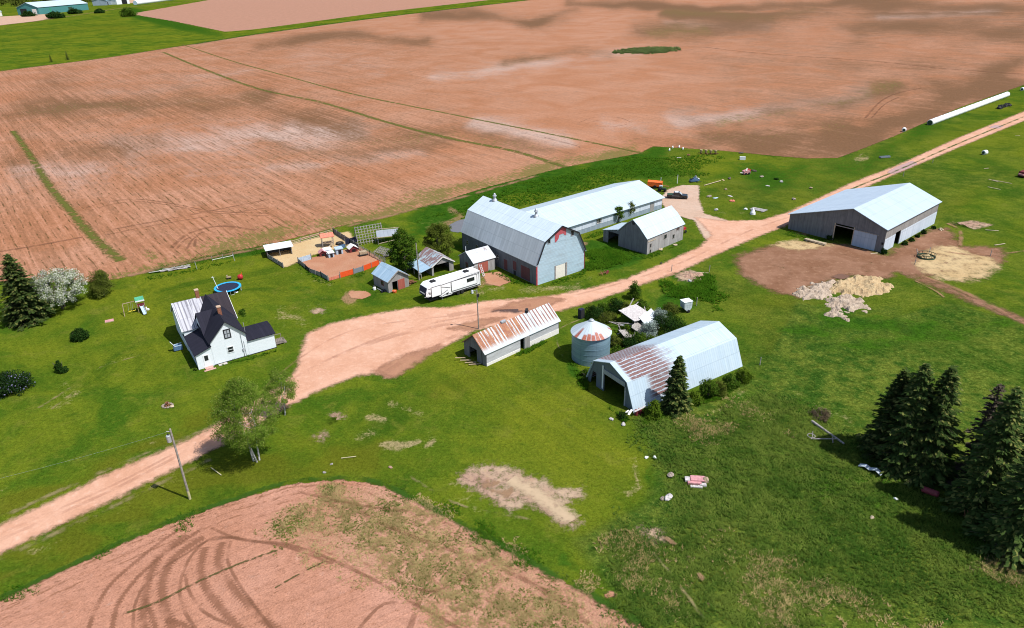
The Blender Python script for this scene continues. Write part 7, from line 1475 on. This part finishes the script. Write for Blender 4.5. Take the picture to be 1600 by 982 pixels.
for i, (px, py, a, l, lb) in enumerate(((1552, 283, -70, 3.0, 'short pale plank highest of three on the right pasture'), (1566, 285, -55, 5.0, 'longest pale plank on the right pasture'), (1553, 295, -60, 3.4, 'pale plank lowest of three on the right pasture'), (1550, 361, -20, 2.8, 'pale plank on the grass behind the straw bedding'), (1562, 383, 15, 3.0, 'pale plank on the grass right of the weathered post'), (1090, 427, -12, 4.5, 'pale rail lying behind the pinkish dirt heap'), (1541, 264, 10, 1.6, 'pale scrap at the end of the dirt near the dark machine'), (545, 716, 8, 2.0, 'yellow lath lying on the lawn near the field verge'), (338, 738, -40, 2.6, 'yellowish lath on the lawn beside the birch'), (1590, 213, 5, 1.8, 'tiny pale plank at the right edge by the track'))):
    x, y = G(px, py); o = thing('loose_plank', lb, 'plank', x, y, a, group='loose planks on the grass'); mb = MB(); mb.bar((-l/2, 0, .12), (l/2, 0, .14), .2 if i < 7 else .12, .07); mb.build('plank', M['plank' if i not in (7, 8) else 'pole_fresh'], o)
x, y = G(1600, 279); o = thing('dark_machine', 'dark red machine half outside the right picture edge', 'farm implement', x, y, 20); mb = MB(); mb.prism([(0, .4), (.2, 1.6), (2.2, 1.9), (4, 1.5), (4, .4)], 0, 2.0, ky); mb.build('body', M['maroon'], o, bevel=.06); mb = MB(); mb.box(-.3, .2, .7, .05, 1.8, 1.1); mb.build('front_grille', M['rose'], o)
for xx in (.8, 3.2):
    for yy in (-.15, 2.15): wheel((xx, yy, .6), .6, .3, o)

# ------------------------------------------------------------------ debris in the rough pasture
x, y = G(1090, 756); z = float(bump_at(np.array([x]), np.array([y]))[0]); o = thing('board_heap', 'pinkish white stack of broken panels in the rough pasture', 'boards', x, y, -8, z); mb = MB(); mb.box(-1.3, -.6, .1, .4, .5, .4); mb.box(-.9, -.2, .4, .9, .8, .52); mb.build('panel', M['rose'], o); mb = MB(); mb.box(-1.6, -.2, .2, -1.0, .6, .45); mb.box(.2, -.8, .05, 1.0, -.3, .3); mb.box(-1.0, -1.1, .05, .5, -.7, .2); mb.build('broken_panel', M['debris'], o); mb = MB(); mb.rock((1.0, .2, .4), (.4, .5, .35), 3); mb.build('sack', M['timber'], o)
x, y = G(1358, 738); o = thing('tin_sheet', 'bent shiny tin sheet lying in the pasture grass', 'metal sheet', x, y, -48, .25); mb = MB(); mb.prism([(-1.4, 0), (-.6, .35), (0, .15), (.7, .5), (1.5, .1), (1.5, .04), (.7, .44), (0, .09), (-.6, .29), (-1.4, -.06)], -.35, .35, lambda p, t_: (p[0], t_, p[1]+.15)); mb.build('sheet', M['tin'], o)
for i, (px, py, s_, mt, lb) in enumerate(((1353, 687, .55, 'plastic', 'white stone under the left spruce edge'), (1044, 782, .6, 'debris', 'pale stone lump at the lawn edge right of the mown curve'), (1035, 783, .35, 'manure', 'greyish stone beside the pale lump'), (1010, 716, .28, 'plastic', 'small white stone at the mowing edge, left one'), (1023, 717, .28, 'plastic', 'small white stone at the mowing edge, right one'), (1362, 811, .3, 'plank', 'cream stone alone in the rough grass'), (1048, 745, .5, 'manure', 'flat grey stone left of the broken panels'), (1399, 783, .25, 'plastic', 'tiny pale stone in the shade edge'), (507, 739, .22, 'weathered', 'grey stone near the field verge'), (518, 726, .2, 'weathered', 'second grey stone above the field verge one'), (955, 656, .35, 'debris', 'pale stone before the machine shed doorway'), (974, 664, .4, 'debris', 'pale slab by the machine shed near corner'), (610, 731, .28, 'heap_earth', 'reddish clod on the lawn near the field'), (1078, 440, .5, 'debris', 'grey stone at the dirt heap foot'), (1033, 412, .3, 'dark', 'dark stone at the drive edge'), (1032, 391, .5, 'plank', 'pale stone along the small gambrel barn wall'), (1055, 384, .5, 'plank', 'pale slab at the small gambrel barn corner'), (1470, 360, .6, 'plank', 'pale stone near the cattle shed rear corner'))):
    x, y = G(px, py); z = float(bump_at(np.array([x]), np.array([y]))[0]); o = thing('field_stone', lb, 'stone', x, y, rr.uniform(0, 180), z, 'stones about the farm'); mb = MB(); mb.rock((0, 0, s_*.3), (s_*1.2, s_*.8, s_*.6), i+7); mb.build('stone', M[mt], o)
x, y = G(1452, 774); o = thing('rusty_tank', 'dull red cylinder tank lying under the spruces', 'tank', x, y, -40, .15); mb = MB(); mb.lathe((-1.0, 0, .4), [(0, 0), (.3, .04), (.4, .2), (.4, 1.8), (.3, 1.96), (0, 2.0)], 14, 'x'); mb.build('tank', M['dullred'], o); mb = MB(); mb.bar((-.5, -.35, 0), (-.5, .35, .05), .1); mb.bar((.5, -.35, 0), (.5, .35, .05), .1); mb.build('cradle', M['dark'], o)
x, y = G(1557, 856); o = thing('wooden_crate', 'weathered long wooden crate lying in the grass at lower right', 'crate', x, y, 62, .1); mb = MB(); mb.box(-1.5, -.45, 0, 1.5, .45, .08); mb.box(-1.5, -.5, 0, 1.5, -.42, .7); mb.box(-1.5, .42, 0, 1.5, .5, .7); mb.box(-1.58, -.5, 0, -1.5, .5, .7); mb.build('side_board', M['weathered'], o); mb = MB(); mb.box(-1.45, -.38, .5, .9, .05, .56); mb.box(-.9, .1, .5, 1.45, .4, .57); mb.build('lid_board', M['debris'], o)
for i, (px, py, a, l, lb) in enumerate(((1567, 857, -10, 1.3, 'pale lath right of the weathered crate'), (1573, 866, -5, 1.2, 'pale lath below right of the crate'), (1589, 862, 80, 1.2, 'upright pale lath nearest the right edge'), (1598, 880, 85, 1.6, 'pale lath at the right edge below the others'), (1545, 845, 20, 2.0, 'thin stick left of the crate'))):
    x, y = G(px, py); o = thing('loose_plank', lb, 'plank', x, y, a, .25, 'loose planks by the crate'); mb = MB(); mb.bar((-l/2, 0, .12), (l/2, 0, .18), .16, .07); mb.build('plank', M['plank'], o)
x, y = G(1285, 678); x1, y1 = G(1318, 697); o = thing('fallen_pole', 'long grey log lying in the rough pasture by brown brush', 'log', x, y, 0, .3); (xs, ys) = G(1268, 662); mb = MB(); mb.tube((xs-x, ys-y, .1), (x1-x, y1-y, .05), .20, .14, 8); mb.build('log', M['weathered'], o)
x, y = G(1280, 692); o = thing('machine_frame', 'bent metal frame with hoop beside the grey log', 'metal frame', x, y, -6, .3); mb = MB(); mb.bar((-1.2, 0, .3), (2.2, .2, .3), .1); mb.bar((-1.0, 0, .3), (-.9, .6, 1.1), .09); mb.ring((-1.1, .3, .6), .5, .05, 14, 5); mb.bar((1.6, -.5, .1), (1.8, .7, .7), .09); mb.build('frame', M['weathered'], o)
x, y = G(1512, 812); o = thing('rusty_harrow', 'rusty thin iron frame in the shade under spruces', 'metal frame', x, y, 10, .1); mb = MB()
for i in range(4): mb.bar((-.6+.4*i, -.3, .1), (-.5+.4*i, .3, 1.1), .06)
mb.bar((-.8, 0, .6), (.9, 0, .7), .07); mb.build('frame', M['rusty'], o)
x, y = G(1074, 490); o = thing('white_cart', 'white box cart standing right of the collapsed shed', 'cart', x-.6, y, 20); mb = MB(); mb.prism([(0, .9), (-.1, 2.2), (1.7, 2.2), (1.6, .9), (1.1, .3), (.6, .3)], 0, 1.5, ky); mb.build('box', M['tin'], o); mb = MB(); mb.box(-.15, -.06, 2.2, 1.75, 1.56, 2.28); mb.build('lid', M['white'], o); wheel((.9, -.1, .3), .3, .15, o); wheel((.9, 1.6, .3), .3, .15, o)
x, y = G(908, 497); o = thing('dark_cabinet', 'dark upright cabinet behind the grain bin', 'cabinet', x, y, 35); mb = MB(); mb.box(-.5, -.4, 0, .5, .4, 1.9); mb.build('cabinet', M['navy'], o, bevel=.03); mb = MB(); mb.box(-.42, -.43, .15, .42, -.4, 1.75); mb.build('door', M['dark'], o)
x, y = G(981, 648); o = thing('bent_sheet', 'white bent panel hanging at the machine shed corner', 'metal sheet', x, y, 32); mb = MB(); mb.bar((-.1, -.2, .1), (.9, .1, .5), .35, .05); mb.bar((-.2, .3, .2), (.6, .5, .25), .25, .05); mb.build('sheet', M['plastic'], o)
o = thing('stored_junk', 'rusty barrels and scrap stacked at the shed corner bushes', 'scrap', x+.9, y-.3, 20); mb = MB()
for i in range(3): mb.lathe((.3+.65*i, .1*i, 0), [(.28, 0), (.3, .4), (.28, .85), (0, .86)], 12)
mb.build('barrel', M['maroon'], o); mb = MB(); mb.bar((-.2, -.3, .9), (1.9, .2, 1.0), .3, .06); mb.build('board', M['debris'], o)

# ------------------------------------------------------------------ far farm at the top left
def far_barn(pa, pb, label, wall, roof, Wd, e, r, door=None):
    (xa, ya), (xb, yb) = G(*pa), G(*pb); L_ = math.hypot(xb-xa, yb-ya); bb_ = Bld('far_barn', label, 'barn', xa, ya, math.degrees(math.atan2(yb-ya, xb-xa)), L_, Wd); pf_ = [(0, e), (Wd/2, r), (Wd, e)]
    bb_.panel('e0', gable(pf_), [], wall, t=.4); bb_.panel('e1', gable(pf_), [], wall, t=.4); bb_.panel('s0', rc(.5, -.4, L_-.5, e-.2), [], wall, t=.4); bb_.panel('s1', rc(.5, -.4, L_-.5, e-.2), [], wall, t=.4); bb_.roof(ex(pf_, 1.0), -1, L_+1, roof, t=.3)
    for (s_, q0, h0, q1, h1, mt) in (door or []): bb_.rect(s_, q0, h0, q1, h1, mt, 'door', .2, -.2)
    return bb_
far_barn((62, 23), (139, 15.5), 'far green walled barn with long white roof', 'teal', 'roof_white', 40, 12, 20, [('e0', 4, 0, 12, 9, 'offwhite'), ('e0', 22, 0, 34, 10, 'dark'), ('s0', 30, 1, 34, 9, 'green'), ('s0', 84, 0, 96, 8, 'dkgreen')])
far_barn((183, 7.5), (203, 6), 'far white barn with dark doorway at the top edge', 'white', 'roof_white', 60, 14, 22, [('s0', 16, 0, 32, 10, 'black')])
far_barn((168, 8.5), (182, 6.5), 'far bluish shed left of the white barn', 'cladding_blue', 'roof_blue', 30, 10, 14, [('s0', 2, 0, 8, 6, 'dark')])
far_barn((-12, 27), (4, 25.5), 'small white far building at the left picture edge', 'offwhite', 'roof_white', 20, 8, 13, [('s0', 2, 0, 8, 6, 'navy')])
xa, ya = G(212, 8); xb, yb = G(300, -3); o = thing('silage_tube', 'white covered row beside the far white barn', 'silage tube', xa, ya, math.degrees(math.atan2(yb-ya, xb-xa))); mb = MB(); Ln = math.hypot(xb-xa, yb-ya); mb.lathe((0, 0, 4), [(0, 0), (5, 2), (5, Ln-2), (0, Ln)], 12, 'x'); mb.build('wrap', M['plastic'], o, smooth=True); mb = MB(); mb.lathe((-1, 0, 4), [(0, 0), (4.5, 0), (4.5, 1)], 12, 'x'); mb.build('end_cap', M['bluegrey'], o)

# ------------------------------------------------------------------ camera, sun, sky
cam = bpy.data.cameras.new('camera'); co = bpy.data.objects.new('camera', cam); C.objects.link(co)
Rm = Matrix((( _r2[0], _u2[0], -_f[0]), (_r2[1], _u2[1], -_f[1]), (_r2[2], _u2[2], -_f[2])))
co.matrix_world = Matrix.Translation((0, 0, CAM_H)) @ Rm.to_4x4()
cam.sensor_fit = 'HORIZONTAL'; cam.sensor_width = 36; cam.lens = FPX*36/1600; cam.clip_start = 1; cam.clip_end = 20000
sc = bpy.context.scene; sc.camera = co
EL, AZ = R(58), R(-27)
sd = Vector((math.cos(EL)*math.cos(AZ), math.cos(EL)*math.sin(AZ), math.sin(EL)))
sl_ = bpy.data.lights.new('sun', 'SUN'); sl_.energy = 4.6; sl_.angle = R(.5); sl_.color = (1, .97, .92)
so = bpy.data.objects.new('sun', sl_); C.objects.link(so); so.rotation_euler = sd.to_track_quat('Z', 'Y').to_euler()
w = bpy.data.worlds.new('World'); sc.world = w; w.use_nodes = True; nt = w.node_tree
bg = nt.nodes['Background']; sk = nt.nodes.new('ShaderNodeTexSky'); sk.sky_type = 'NISHITA'; sk.sun_disc = False; sk.sun_elevation = EL; sk.sun_rotation = math.atan2(sd.x, sd.y)
nt.links.new(sk.outputs[0], bg.inputs['Color']); bg.inputs['Strength'].default_value = .115
sc.view_settings.view_transform = 'Standard'; sc.view_settings.look = 'None'; sc.view_settings.exposure = .3; sc.view_settings.gamma = 1
sc.cycles.pixel_filter_type = 'BLACKMAN_HARRIS'; sc.cycles.filter_width = 1.05
sc.cycles.transparent_max_bounces = 24; sc.cycles.max_bounces = 5
